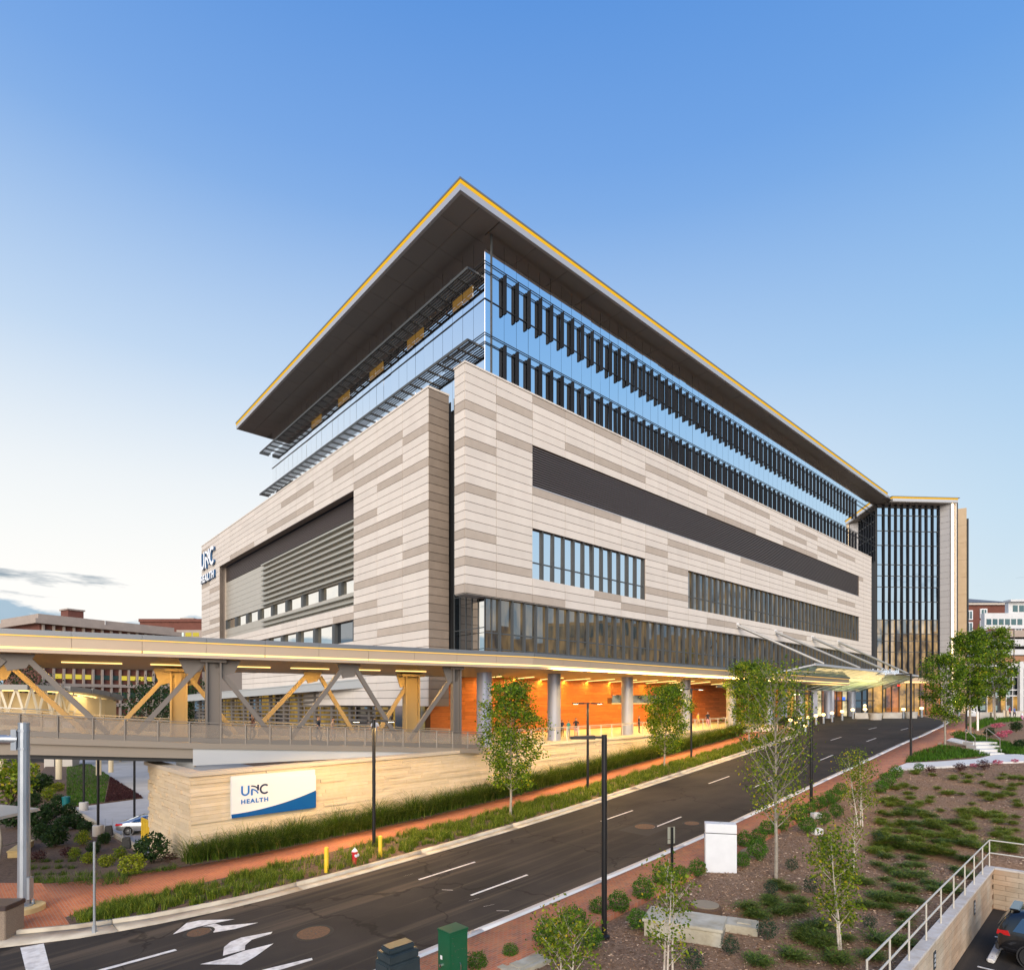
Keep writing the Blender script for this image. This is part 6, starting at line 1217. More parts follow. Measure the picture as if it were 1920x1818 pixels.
sedp = [(.0, .40, .72, .80, .74, .60), (.08, .30, .84, .96, .84, .62), (.6, .26, .92, 1.02, .89, .60), (1.1, .24, .94, 1.22, .90, .58), (1.7, .23, .95, 1.42, .91, .58), (2.6, .23, .94, 1.45, .91, .58), (3.2, .24, .92, 1.30, .90, .58), (3.8, .25, .88, .96, .89, .62), (4.5, .28, .78, .86, .84, .66), (4.85, .36, .62, .70, .72, .56)]
f = atz(214, 1567, LOW_Z); SED = car('parked_sedan', 'silver sedan parked under the footbridge behind the yellow gate', (f.x - .2, f.y + 1.0, LOW_Z), R_(8), sedp, [(1.15, 2.1, .97, 1.20, 1.36, .35, 0), (2.16, 3.35, .97, 1.36, 1.28, 0, -.3)], carpaint('paint_silver', (.50, .52, .55), .7), 4.85, 1.82, (.95, 3.75), .33, carpaint('paint_silver', (0, 0, 0), 0))
for s in (-1, 1): mb = MB(); mb.hexa([(-.01, s * .45, .68), (.0, s * .8, .70), (.5, s * .91, .76), (.4, s * .6, .76)], [(.05, s * .45, .84), (.06, s * .80, .86), (.55, s * .90, .86), (.4, s * .6, .86)]); mb.build('tail_lamp', m_tail, SED)
mb = MB(); mb.hexa([(.62, -.60, 1.01), (.62, .60, 1.01), (.7, .6, 1.0), (.7, -.6, 1.0)], [(1.5, -.52, 1.38), (1.5, .52, 1.38), (1.56, .52, 1.36), (1.56, -.52, 1.36)]); mb.build('rear_window', m_cglass, SED)
# gate, bags, bin by the car park
p0, p1 = atz(266, 1575, LOW_Z), atz(281, 1582, LOW_Z); T_ = thing('yellow_gate', 'yellow slatted steel gate beside the stone wall end', 'gate', (p0.x, p0.y, LOW_Z)); dv_ = Vector((p1.x - p0.x, p1.y - p0.y, 0))
for k in range(6): a = dv_ * k / 5; mb = MB(); mb.bar(a, a + Vector((0, 0, 1.65)), .09, .06); mb.build('bar', m_yelp, T_)
for z in (.15, 1.55): mb = MB(); mb.bar(Vector((0, 0, z)), dv_ + Vector((0, 0, z)), .1, .12); mb.build('rail', m_yelp, T_)
for px, py, lb_ in ((204, 1566, 'black bag with thin stakes at the silver car bumper'), (237, 1590, 'black bag with thin stakes nearer the brick pavement')):
    f = atz(px, py, LOW_Z + .1) if px < 220 else atz(px, py, -2.2); T_ = thing('black_bag', lb_, 'bag', f, .3); mb = MB(); mb.hexa([(-.28, -.18, 0), (.28, -.18, 0), (.28, .18, 0), (-.28, .18, 0)], [(-.22, -.08, .75), (.24, -.08, .8), (.2, .1, .72), (-.24, .1, .7)]); mb.build('sack', mat('black_sack', (.014, .014, .015), .55, bump=.6, bscale=8), T_, bevel=.04)
    for s in (-.22, .22): mb = MB(); mb.tube([(s, 0, 0), (s, 0, 1.25)], .015, 6); mb.build('stake', m_galv, T_)
f = atz(124, 1511, LOW_Z); T_ = thing('teal_bin', 'small teal waste bin at the end of the beige kerb', 'bin', f); mb = MB(); mb.lathe([(.30, 0), (.34, .85)], n=16); mb.build('drum', mat('teal', (.0, .12, .13), .5), T_, smooth=True); mb = MB(); mb.lathe([(.36, .852), (.36, .9), (.1, .98)], n=16); mb.build('lid', mat('teal'), T_, smooth=True)

# ================================================================ illuminated wall sign
sgt0, sgt1 = tpx(433, WW + .14), tpx(592, WW + .14); sq = RO + DD * sgt0 + NN * (WW + .14); SG = thing('wall_sign', 'white illuminated sign with blue swoosh and UNC HEALTH lettering on the stone wall', 'sign', (sq.x, sq.y, 0), rzr)
sl = sgt1 - sgt0; zs0, zs1 = zpx(1534, sq), zpx(1455, sq)
def prof_sign(name, pts, y0, y1, m): mb = MB(); n = len(pts); mb.add([(x, y0, z) for x, z in pts] + [(x, y1, z) for x, z in pts], [tuple(range(n)), tuple(range(n, 2 * n))[::-1]] + [(i, n + i, n + (i + 1) % n, (i + 1) % n) for i in range(n)]); return mb.build(name, m, SG)
hS = zs1 - zs0; m_sf = mat('sign_face', (.66, .655, .64), .3, emit=(1, .95, .88), estr=.10)
prof_sign('cabinet', [(0, zs0), (sl, zs0), (sl, zs1 - .3), (sl - .05, zs1 - .3), (sl - .05, zs1), (0, zs1)], 0, .12, mat('sign_side', (.6, .6, .6), .4))
prof_sign('face', [(.02, zs0 + .01), (sl - .01, zs0 + .01), (sl - .01, zs1 - .31)] + [(.02 + (sl - .03) * (1 - k / 12), zs1 - .12 - .19 * (1 - k / 12) ** 2) for k in range(13)], -.05, -.002, m_sf)
prof_sign('upper_face', [(.0, zs1 - .02 - .16), (sl - .05, zs1 - .32), (sl - .05, zs1), (0, zs1)], -.03, -.001, m_sf)
prof_sign('swoosh', [(.02, zs0 + .012), (sl - .012, zs0 + .012), (sl - .012, zs0 + hS * .46)] + [(sl * (1 - k / 14), zs0 + hS * (.10 + .36 * (1 - k / 14) ** 1.9)) for k in range(1, 15)], -.058, -.051, mat('sign_blue', (.004, .075, .25), .3, emit=(.0, .08, .3), estr=.12))
m_lb = mat('logo_light', (.015, .15, .48), .4); m_nv = mat('logo_navy', (.008, .022, .075), .4)
def logo(parent, x0, z0, s, y, mU, mN, mC, mH, depth, txt_sp=1.25):
    """UNC over HEALTH: broad U, swooping N, open C"""
    def stroke(name, pts, w, m):
        mb = MB(); L = []; Rr = []
        for i, p in enumerate(pts):
            a = Vector(pts[max(i - 1, 0)]); b = Vector(pts[min(i + 1, len(pts) - 1)]); d = (b - a).normalized(); n_ = Vector((-d.y, d.x)) * w / 2; L.append(Vector(p) + n_); Rr.append(Vector(p) - n_)
        for i in range(len(pts) - 1):
            q = [L[i], L[i + 1], Rr[i + 1], Rr[i]]; mb.hexa([(x0 + p.x * s, y, z0 + p.y * s) for p in q], [(x0 + p.x * s, y - depth, z0 + p.y * s) for p in q])
        mb.build(name, m, parent)
    arc = lambda cx, cy, r, a0, a1, n=14: [(cx + r * math.cos(R_(a0 + (a1 - a0) * i / n)), cy + r * math.sin(R_(a0 + (a1 - a0) * i / n))) for i in range(n + 1)]
    stroke('letter_u', [(.09, 1.0)] + arc(.40, .42, .31, 180, 360) + [(.71, 1.0)], .17, mU)
    stroke('letter_n', [(1.02, .02), (1.02, .30), (1.02, .56)], .17, mU); stroke('letter_n', arc(.95, -.12, .72, 88, 22, 10), .13, mU)
    stroke('letter_n', arc(.98, .12, .80, 92, 40, 10), .13, mN); stroke('letter_n', [(1.62, .44), (1.62, .7), (1.62, 1.0)], .17, mN)
    stroke('letter_c', arc(2.28, .52, .42, 48, 312, 18), .17, mC)
    me = font_mesh('lettering', 'HEALTH', .62 * s, mH, depth * .5, txt_sp, .022 * s); me.transform(Matrix.Rotation(math.pi / 2, 4, 'X')); xs = [v.co.x for v in me.vertices]; k = 2.62 * s / (max(xs) - min(xs)); me.transform(Matrix.Diagonal((k, 1, k * .92, 1))); xs = [v.co.x for v in me.vertices]; zs = [v.co.z for v in me.vertices]; link('lettering', me, parent, (x0 - min(xs), y - depth * .5, z0 - .30 * s - max(zs)))
logo(SG, sl * .105, zs0 + hS * .50, sl * .315 / 2.7, -.052, m_lb, m_nv, m_nv, m_lb, .015)
# wall lettering high on the left-hand front
LT = bpy.data.objects.new('wall_lettering', None); COL.objects.link(LT); LT.parent = HB
lq = Q(AL - .02, Bpx(379.5, AL)); LT.location = (lq.x, lq.y, 0); LT.rotation_euler = (0, 0, RZL); lw_ = Bpx(379.5, AL) - Bpx(408, AL)
lz = zpx(1068, Q(AL, Bpx(394, AL))); logo(LT, .25, lz + .35, lw_ / 3.0, -.02, m_sign_b, m_sign_b, m_sign_b, m_sign_b, .30); logo(LT, .25, lz + .35, lw_ / 3.0, -.325, m_sign_w, m_sign_w, m_sign_w, m_sign_w, .03)
# ================================================================ entrance: glass canopy, lit front, bollard lights
GCn = thing('entrance_canopy', 'sloping green glass entrance canopy hung on four steel struts', 'canopy')
def canopymat():
    m = bpy.data.materials.new('canopy_glass'); m.use_nodes = True; t = m.node_tree; n = t.nodes; l = t.links; n.clear()
    tr = n.new('ShaderNodeBsdfTranslucent'); tr.inputs[0].default_value = (.55, .72, .60, 1); d = n.new('ShaderNodeBsdfDiffuse'); d.inputs[0].default_value = (.50, .62, .50, 1); tp = n.new('ShaderNodeBsdfTransparent'); tp.inputs[0].default_value = (.75, .88, .78, 1); gl = n.new('ShaderNodeBsdfGlossy'); gl.inputs['Roughness'].default_value = .05
    a = n.new('ShaderNodeMixShader'); a.inputs[0].default_value = .5; l.new(tr.outputs[0], a.inputs[1]); l.new(d.outputs[0], a.inputs[2]); b = n.new('ShaderNodeMixShader'); b.inputs[0].default_value = .35; l.new(a.outputs[0], b.inputs[1]); l.new(tp.outputs[0], b.inputs[2]); c = n.new('ShaderNodeMixShader'); c.inputs[0].default_value = .22; l.new(b.outputs[0], c.inputs[1]); l.new(gl.outputs[0], c.inputs[2]); o = n.new('ShaderNodeOutputMaterial'); l.new(c.outputs[0], o.inputs[0]); return m
m_cg = canopymat()
def cq(a, o, z): q = Q(a, 0) + nR * o; return Vector((q.x, q.y, z))
# front edge high, rear edge low; (a, out, z)
fr = lambda s: cq(44 + 48 * s, 8.4 - 1.5 * s, 11.45 + .1 * s); rr_ = lambda s: cq(35 + 55 * s, 1.2, 8.95)
NG = 16
for k in range(NG):
    for j in range(3):
        s0, s1 = (k + .03) / NG, (k + .97) / NG; v0, v1 = (j + .02) / 3, (j + .98) / 3; q = [fr(s).lerp(rr_(s), v) for s, v in ((s0, v0), (s1, v0), (s1, v1), (s0, v1))]
        mb = MB(); mb.hexa(q, [p + Vector((0, 0, .03)) for p in q]); mb.build('glass_panel', m_cg, GCn)
for k in range(NG + 1): mb = MB(); mb.bar(fr(k / NG) + Vector((0, 0, .1)), rr_(k / NG) + Vector((0, 0, .1)), .09, .16); mb.build('rafter', m_fascia, GCn)
mb = MB(); mb.bar(fr(0) + Vector((0, 0, .12)), fr(1) + Vector((0, 0, .12)), .2, .28); mb.build('front_beam', m_fascia, GCn); mb = MB(); mb.bar(rr_(0) + Vector((0, 0, .05)), rr_(1) + Vector((0, 0, .05)), .14, .2); mb.build('rear_beam', m_fascia, GCn)
for px, py, s in ((1382, 1172, .06), (1453, 1184, .34), (1522, 1195, .62), (1571, 1203, .86)):
    a = Apx(px, 0); mb = MB(); mb.tube([Q3(a, -.02, zpx(py, Q(a, 0))), fr(s) + Vector((0, 0, .3))], .17, 12); mb.build('strut', mat('strut_steel', (.36, .35, .33), .4, .3), GCn, smooth=True); mb = MB(); mb.lathe([(.3, -.05), (.3, .05)], Q3(a, -.02, zpx(py, Q(a, 0))), 12, 'y'); mb.build('anchor', m_fascia, GCn)
lamp('canopy_lamp', 'AREA', cq(70, 4.5, 9.2), 900, (1, .70, .30), 30, 2, (math.pi, 0, RZR), GCn)
# letters on the canopy edge
ET = thing('entrance_letters', 'white glowing hospital name letters standing on the canopy edge', 'sign'); p0, p1 = at(1621, 1262, 88), at(1685, 1264, 88); me = font_mesh('lettering', 'North Carolina Surgical Hospital', 1.0, emat('letter_glow', (.82, .90, 1.0), 1.15), .02); xs = [v.co.x for v in me.vertices]; k = (p1 - p0).length / (max(xs) - min(xs)); me.transform(Matrix.Diagonal((k, k * 2.6, 1, 1))); me.transform(Matrix.Rotation(math.pi / 2, 4, 'X')); ET.location = p0; link('lettering', me, ET, (0, 0, 0), (0, 0, 0)); mb = MB(); mb.bar((-.2, .1, -.15), ((p1 - p0).length, .1, -.1), .12, .16); mb.build('base_rail', m_fascia, ET)
ET.rotation_euler = (0, 0, .0)
# lit entrance front
EN = bpy.data.objects.new('entrance_front', None); COL.objects.link(EN); EN.parent = HB
def enb(name, m, p0, p1, Y0, Y1, y0, y1, dep=.1):
    a = at(p0, 0, Y0); b = at(p1, 0, Y1); d = Vector((b.x - a.x, b.y - a.y)).normalized(); n_ = Vector((-d.y, d.x)) * dep; mb = MB(); q = [Vector((a.x, a.y)), Vector((b.x, b.y)), Vector((b.x, b.y)) + n_, Vector((a.x, a.y)) + n_]; z0 = HC + (HZ - y0) / F * (Y0 + Y1) / 2; z1 = HC + (HZ - y1) / F * (Y0 + Y1) / 2; mb.hexa([(*p, z0) for p in q], [(*p, z1) for p in q]); return mb.build(name, m, EN)
g_lit = [glassmat('entry_lit_%d' % i, (.5, .55, .6), .2, emit=c, estr=s_, espat=(.5, .5, .5)) for i, (c, s_) in enumerate((((1, .66, .22), 1.1), ((1, .52, .10), .85), ((1, .82, .45), 1.3), ((.85, .27, .04), .7)))]
rs_ = random.Random(12); x = 1440
while x < 1640:
    w = rs_.choice([10, 14, 18]); enb('entry_pane', rs_.choice([g_lit[0], g_lit[0], g_lit[1], g_lit[2], g_lit[3]]) if x < 1593 else rs_.choice([m_glass_dk, g_lit[1]]), x, x + w - 1, 100, 100, 1346, 1270); enb('entry_mullion', m_metal_dk, x + w - 1, x + w, 99.8, 99.8, 1346, 1270, .2); x += w
enb('entry_transom', m_metal_dk, 1440, 1640, 99.7, 99.7, 1314, 1312, .2)
x = 1640
while x < 1765:
    w = rs_.choice([11, 14]); enb('entry_pane', rs_.choice([g_lit[3], g_lit[1], g_lit[0], g_lit[3]]), x, x + w - 1, 112, 112, 1345, 1281); enb('entry_mullion', m_metal_dk, x + w - 1, x + w, 111.8, 111.8, 1345, 1281, .2); x += w
enb('tower_base_fascia', m_can, 1640, 1768, 110, 111, 1281, 1270, 1.2); enb('tower_base_light', m_led, 1697, 1740, 109.6, 110, 1279.5, 1277.5, .1)
for px in (1527, 1558, 1470): enb('entry_column', m_col, px - 6, px + 6, 96, 96, 1347, 1272, 1.0)
enb('exit_sign', emat('exit_red', (1, .05, .03), 2), 1683, 1688, 111, 111, 1286, 1283, .1); enb('wall_screen', emat('screen_blue', (.1, .25, 1.0), 1.2), 1580, 1585, 99, 99, 1312, 1306, .1)
lamp('entry_lamp', 'AREA', at(1560, 1275, 93) + Vector((0, 0, -.2)), 700, (1, .68, .3), 14, 4, (0, 0, 0), EN); lamp('entry_lamp', 'AREA', at(1700, 1283, 107) + Vector((0, 0, -.3)), 500, (1, .62, .25), 10, 3, (0, 0, 0), EN)
m_bl = emat('bollard_glow', (1.0, .62, .22), 6.0)
BL = thing('bollard_light', 'steel bollard with glowing warm lamp head beside the entrance drive', 'bollard light', (0, 0, 0), 0, 'glowing bollards at the entrance'); mb = MB(); mb.lathe([(.13, 0), (.13, .92)], n=10); mb.build('post', m_galv, BL); mb = MB(); mb.lathe([(.14, .922), (.2, 1.0), (.2, 1.15), (.1, 1.22)], n=10); mb.build('lamp_head', m_bl, BL); lamp('bollard_lamp', 'POINT', (0, 0, 1.3), 25, (1, .7, .35), .25, parent=BL)
for i, (px, py) in enumerate(((1482, 1366), (1492, 1371), (1500, 1363), (1510, 1377), (1515, 1361), (1530, 1358), (1544, 1356), (1560, 1353), (1579, 1350), (1599, 1347), (1622, 1346), (1694, 1346), (1728, 1344), (1798, 1343))):
    g = gpt(px, py); o = BL if i == 0 else copy_tree(BL); o['label'] = 'glowing warm bollard light, %s from the left beside the entrance drive' % ORD[i]; o.location = (g.x, g.y, g.z - .02); s = 20 / F * g.y / 1.25; o.scale = (s, s, s)
for px, py, lb_ in ((1641, 1349, 'round concrete planter at the end of the bollard row'), (1708, 1346, 'grey concrete planter behind the kerb street lamp')): g = gpt(px, py); T_ = thing('planter', lb_, 'planter', g); mb = MB(); mb.lathe([(.75, 0), (.9, .95), (.78, .95), (.75, .8), (.05, .8)], n=20); mb.build('bowl', m_conc, T_, smooth=True); mb = MB(); mb.lathe([(.74, .78), (.5, 1.0), (.05, 1.1)], n=12); mb.build('soil', m_soil, T_)
for p0, p1, py, lb_ in ((1602, 1632, 1344, 'low concrete seat wall left of the round planter'), (1655, 1690, 1343, 'low concrete seat wall below the lit entrance'), (1835, 1858, 1343, 'low concrete planter wall right of the white sign'), (1858, 1880, 1344, 'boxy tan concrete planter beside the dark lamp pole'), (1885, 1920, 1340, 'pale concrete wall at the right edge')): a, b = gpt(p0, py + 3), gpt(p1, py + 3); T_ = thing('seat_wall', lb_, 'wall', a); d = b - a; mb = MB(); mb.bar((0, 0, .35), (d.x, d.y, .35), .5, .9); mb.build('wall', m_conc, T_); mb = MB(); mb.bar((0, 0, .84), (d.x, d.y, .84), .6, .07); mb.build('capping', m_conc, T_)
g = gpt(1822, 1345); T_ = thing('white_sign', 'blank white sign board with post in front of the plaza', 'sign', g); mb = MB(); mb.box(-.85, .85, -.05, .05, .2, 1.85); mb.build('board', m_wh, T_); mb = MB(); mb.box(-.9, -.85, -.06, .06, -.1, 1.9); mb.build('post', m_wh, T_)
g = gpt(1833, 1368); T_ = thing('marker_post', 'thin white marker post on the grass by the trees', 'post', g); mb = MB(); mb.box(-.09, .09, -.05, .05, -.1, 1.9); mb.build('post', m_wh, T_); mb = MB(); mb.box(-.1, .1, -.06, .06, 1.9, 1.94); mb.build('cap', m_wh, T_)
# white paths and steps on the right
def path_(poly, name='path', zo=.05):
    q = [gpt(*p) for p in poly]; mb = MB(); mb.prism([(p.x, p.y) for p in q], [p.z - .2 for p in (q if sum(q[i].x * q[(i + 1) % len(q)].y - q[(i + 1) % len(q)].x * q[i].y for i in range(len(q))) > 0 else q[::-1])], [p.z + zo for p in (q if sum(q[i].x * q[(i + 1) % len(q)].y - q[(i + 1) % len(q)].x * q[i].y for i in range(len(q))) > 0 else q[::-1])]); tag(mb.build(name, m_concw), kind='structure')
path_([(1660, 1446), (1700, 1431), (1760, 1428), (1830, 1423), (1868, 1415), (1930, 1414), (1930, 1427), (1850, 1431), (1780, 1437), (1715, 1440)]); path_([(1765, 1386), (1778, 1382), (1825, 1392), (1862, 1396), (1858, 1399), (1815, 1398)])
ST = thing('garden_steps', 'short flight of pale concrete steps between grass patches', 'steps'); 
for k in range(4): a, b = gpt(1815 + k * 6, 1400 + k * 4.5), gpt(1860 + k * 4.5, 1398 + k * 4.7); d = b - a; mb = MB(); c = a + Vector((0, 0, .10 + (3 - k) * .10)); mb.bar(c - Vector((0, 0, .1)), c + Vector((d.x, d.y, 0)) - Vector((0, 0, .1)), 1.0, .26); mb.build('step', m_concw, ST)
for (x0, y0, x1, y1), lb_ in (((1811, 1394, 1828, 1405), 'steel handrail on the left side of the garden steps'), ((1850, 1393, 1875, 1408), 'steel handrail on the right side of the garden steps')):
    a, b = gpt(x0, y0), gpt(x1, y1); T_ = thing('handrail', lb_, 'handrail'); u = Vector((0, 0, 1.0))
    for p in (a, b): mb = MB(); mb.tube([p, p + u], .03, 8); mb.build('post', m_rail, T_)
    mb = MB(); mb.tube([a + u + (a - b).normalized() * .3, a + u + Vector((0, 0, .3)), b + u], .035, 8); mb.build('rail', m_raill, T_)
# ================================================================ buildings in the background
def bx(parent, name, m, x0, x1, y0, y1, z0, z1): mb = MB(); mb.box(x0, x1, y0, y1, z0, z1); return mb.build(name, m, parent)
m_bk = brickmat('brick_wall_red', (.24, .045, .03), (.19, .035, .025), (.21, .05, .035), .25, .09); m_cpan = mat('precast', (.40, .33, .28), .85, var=(.34, .28, .24), vscale=.6); m_bk2 = mat('brick_plain', (.13, .046, .032), .85, var=(.165, .058, .04), vscale=.8, bump=.1, bscale=6)
w_on = emat('office_lit', (.95, .75, .10), .75); w_of = glassmat('office_dark', (.55, .7, .7), .25, body=(.03, .05, .05), emit=(.35, .6, .5), estr=.06)
BB = thing('brick_office_building', 'red brick office building with rows of lit windows behind the footbridge', 'building'); la = at(75, 0, 112); lb2 = at(332, 0, 134); bd = Vector((lb2.x - la.x, lb2.y - la.y)); blen = bd.length; bd.normalize(); bnn = Vector((-bd.y, bd.x)); brz = math.atan2(bd.y, bd.x)
BB.location = (la.x, la.y, 0); BB.rotation_euler = (0, 0, brz)
zB = lambda py: HC + (HZ - py) / F * 113
bx(BB, 'wall', m_bk2, 0, blen, .25, 16, LOW_Z - .3, zB(1166)); bx(BB, 'roof_band', m_cpan, -1.0, blen + .6, -.8, 16, zB(1170), zB(1161)); bx(BB, 'parapet', m_cpan, -.4, blen - .8, -.3, 16, zB(1160.8), zB(1152))
nbay = 15
for (yt, yb, h_) in ((1180, 1190, 0), (1262, 1271, 0), (1296, 1308, 0), (1224, 1234, 0)):
    for k in range(nbay):
        x0 = .5 + k * (blen - .6) / nbay; x1 = x0 + (blen - .6) / nbay
        lit = (yt < 1190 and 1 <= k <= 9) or (1255 < yt < 1270 and k in (1, 2, 3, 4, 8, 9, 10, 11)) or (yt == 1224 and k % 3)
        wo_ = bx(BB, 'window', w_on if lit else w_of, x0 + .28, x1 - .28, .12, .2, zB(yb), zB(yt))
for k in range(nbay + 1): x0 = .5 + k * (blen - .6) / nbay; bx(BB, 'pilaster', m_cpan, x0 - .16, x0 + .16, -.25, .24, LOW_Z, zB(1171))
for y0, y1 in ((1286, 1280), (1247, 1241), (1212, 1206), (1325, 1318)): bx(BB, 'floor_band', m_cpan, 0, blen, -.35, .22, zB(y0), zB(y1))
bx(BB, 'roof_plant_room', m_bk2, blen * .21, blen * .21 + 2.7, 2, 5, zB(1151.8), zB(1136)); bx(BB, 'plant_room_cap', m_cpan, blen * .21 - .2, blen * .21 + 2.9, 1.8, 5.2, zB(1135.8), zB(1133))
mb = MB(); mb.lathe([(.08, zB(1152)), (.08, zB(1163))], (blen * .42, -.6, 0), 6); mb.build('flagpole', m_concw, BB)
B2 = thing('brick_office_wing', 'plain red brick wing with low roof room left of the wall lettering', 'building', (0, 0, 0)); Y2 = 150; xx = lambda p: tx(p) * Y2; zz_ = lambda p: HC + (HZ - p) / F * Y2
bx(B2, 'wall', m_bk2, xx(262), xx(395), Y2, Y2 + 15, LOW_Z - .2, zz_(1166)); bx(B2, 'parapet', m_bk2, xx(261), xx(396), Y2 - .3, Y2 + 15, zz_(1165.8), zz_(1160)); bx(B2, 'roof_room', m_bk2, xx(328), xx(350), Y2 + 3, Y2 + 8, zz_(1159.8), zz_(1157)); bx(B2, 'roof_room_cap', m_cpan, xx(326), xx(352), Y2 + 2.8, Y2 + 8.2, zz_(1156.8), zz_(1155))
bx(B2, 'band', m_cpan, xx(333), xx(396), Y2 - .5, Y2 - .05, zz_(1196), zz_(1181))
for k in range(3): bx(B2, 'window', w_on if k else w_of, xx(336 + k * 14), xx(347 + k * 14), Y2 - .6, Y2 - .52, zz_(1193), zz_(1186))
# lit spiral footbridge behind
RB = thing('ramp_footbridge', 'curved lit footbridge with roof and crossing braces far behind the bridge', 'footbridge'); rp = [(-60, 1290, 62), (0, 1288, 62), (60, 1288.5, 63), (110, 1291, 65), (150, 1295, 68), (185, 1301, 72), (208, 1308, 77)]
tops = [at(*p) for p in rp]; bots = [at(px, py, Y) for (px, _, Y), py in zip(rp, (1332, 1333, 1336, 1338, 1340, 1342, 1344))]
for a, b in zip(tops, tops[1:]):
    mb = MB(); mb.bar(a, b, 2.6, .55); mb.build('roof_segment', mat('ramp_roof', (.27, .26, .24), .5, .2), RB); mb = MB(); mb.bar(a + Vector((0, -.9, -.34)), b + Vector((0, -.9, -.34)), .2, .1); mb.build('light_strip', m_led, RB)
for a, b in zip(bots, bots[1:]):
    mb = MB(); mb.bar(a + Vector((0, 0, -.5)), b + Vector((0, 0, -.5)), 2.4, .5); mb.build('deck_segment', mat('ramp_deck', (.5, .42, .3), .6), RB); mb = MB(); mb.bar(a + Vector((0, -1.2, .45)), b + Vector((0, -1.2, .45)), .07, .09); mb.build('rail', m_raill, RB); mb = MB(); mb.bar(a + Vector((0, 1.0, .9)), b + Vector((0, 1.0, .9)), .02, 2.2); mb.build('lit_screen', mat('ramp_screen', (.7, .55, .3), .6, emit=(1, .6, .2), estr=.08), RB)  # the screen's faint emission stands in for lamplight on it
m_rb = mat('ramp_brace', (.62, .54, .40), .5, emit=(1, .7, .3), estr=.12)  # braces and columns are no lamps: lamplight on them put in as emission
for i in range(len(tops) - 1):
    nseg = 4 if i < 3 else 3
    for k in range(nseg):
        f0, f1 = k / nseg, (k + 1) / nseg; ta, tb = tops[i].lerp(tops[i + 1], f0), tops[i].lerp(tops[i + 1], f1); ba, bb_ = bots[i].lerp(bots[i + 1], f0), bots[i].lerp(bots[i + 1], f1); off_ = Vector((0, -1.0, 0))
        mb = MB(); mb.bar((ta if k % 2 else ba) + off_, (bb_ if k % 2 else tb) + off_, .2); mb.build('brace', m_rb, RB)
for i in (1, 3, 5, 6): mb = MB(); mb.tube([bots[i] + Vector((0, 0, -7)), tops[i]], .28, 10); mb.build('column', m_rb, RB)
lamp('ramp_lamp', 'AREA', tops[4] + Vector((0, 0, -.5)), 500, (1, .75, .4), 12, 2, (0, 0, 0), RB)
# right: brick hospital with hipped slate roof, white balconies, glazed base
RBk = thing('brick_hospital', 'dark red brick building with slate hipped roof and white windows at the right edge', 'building'); Y3 = 172; xr = lambda p: tx(p) * Y3; z3 = lambda p: HC + (HZ - p) / F * Y3
bx(RBk, 'wall', m_bk2, xr(1800), xr(1960), Y3, Y3 + 25, 4, z3(1134)); bx(RBk, 'cornice', mat('cornice', (.55, .5, .45), .7), xr(1799), xr(1961), Y3 - .7, Y3 + 25, z3(1134) + .003, z3(1130.5)); mb = MB(); mb.add([(xr(1797), Y3 - 1, z3(1130)), (xr(1895), Y3 - 1, z3(1130)), (xr(1895), Y3 + 26, z3(1130)), (xr(1797), Y3 + 26, z3(1130)), (xr(1800), Y3 + 12, z3(1106)), (xr(1840), Y3 + 12, z3(1106))], [(0, 1, 5, 4), (1, 2, 5), (2, 3, 4, 5), (3, 0, 4), (3, 2, 1, 0)]); rf = mb.build('roof', mat('slate', (.12, .125, .14), .7, var=(.16, .165, .18), vscale=1), RBk)
bx(RBk, 'roof_vent', mat('slate'), xr(1838), xr(1846), Y3 + 8, Y3 + 10, z3(1113), z3(1107))
for px, py in ((1843, 1150), (1843, 1172), (1816, 1153), (1816, 1175), (1875, 1181), (1908, 1179)): wf = bx(RBk, 'window', m_wh, xr(px - 6.5), xr(px + 6.5), Y3 - .35, Y3 - .01, z3(py + 9), z3(py - 9)); bx(wf, 'pane', w_of, xr(px - 4.5), xr(px + 4.5), Y3 - .42, Y3 - .36, z3(py + 7), z3(py - 7)); bx(wf, 'glazing_bar', m_wh, xr(px - .5), xr(px + .5), Y3 - .46, Y3 - .43, z3(py + 7), z3(py - 7))
WB = thing('white_annexe', 'white annexe with ribbon windows and parking decks in front of the brick building', 'building'); Y4 = 150; x4 = lambda p: tx(p) * Y4; z4 = lambda p: HC + (HZ - p) / F * Y4; m_wt = mat('white_clad', (.62, .63, .64), .6, var=(.55, .56, .57), vscale=.5)
bx(WB, 'upper_floor', m_wt, x4(1846), x4(1960), Y4, Y4 + 1.2, z4(1178), z4(1149)); bx(WB, 'penthouse', m_wt, x4(1894), x4(1960), Y4 + .5, Y4 + 1.6, z4(1148.8), z4(1128)); bx(WB, 'penthouse_roof', m_wt, x4(1892), x4(1960), Y4 - .5, Y4 + 1.8, z4(1127.8), z4(1124))
for k in range(6): wf = bx(WB, 'window', w_of, x4(1849.5 + k * 11.6), x4(1858.5 + k * 11.6), Y4 - .06, Y4 - .004, z4(1171), z4(1160))
for k in range(3): bx(WB, 'window', w_of, x4(1902 + k * 12), x4(1911 + k * 12), Y4 + .42, Y4 + .48, z4(1146), z4(1134))
for y0, y1, m in ((1200, 1188, m_cpan), (1216, 1204, m_wt), (1232, 1222, m_wt), (1262, 1234, mat('rust_band', (.33, .17, .09), .8))): bx(WB, 'deck_band', m, x4(1820), x4(1960), Y4 - 8, Y4 + 6, z4(y0), z4(y1))
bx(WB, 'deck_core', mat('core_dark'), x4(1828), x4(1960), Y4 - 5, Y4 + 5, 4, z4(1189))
for k in range(5): bx(WB, 'deck_post', m_rail, x4(1830 + k * 20), x4(1831 + k * 20), Y4 - 8.2, Y4 - 8.02, 5, z4(1185))
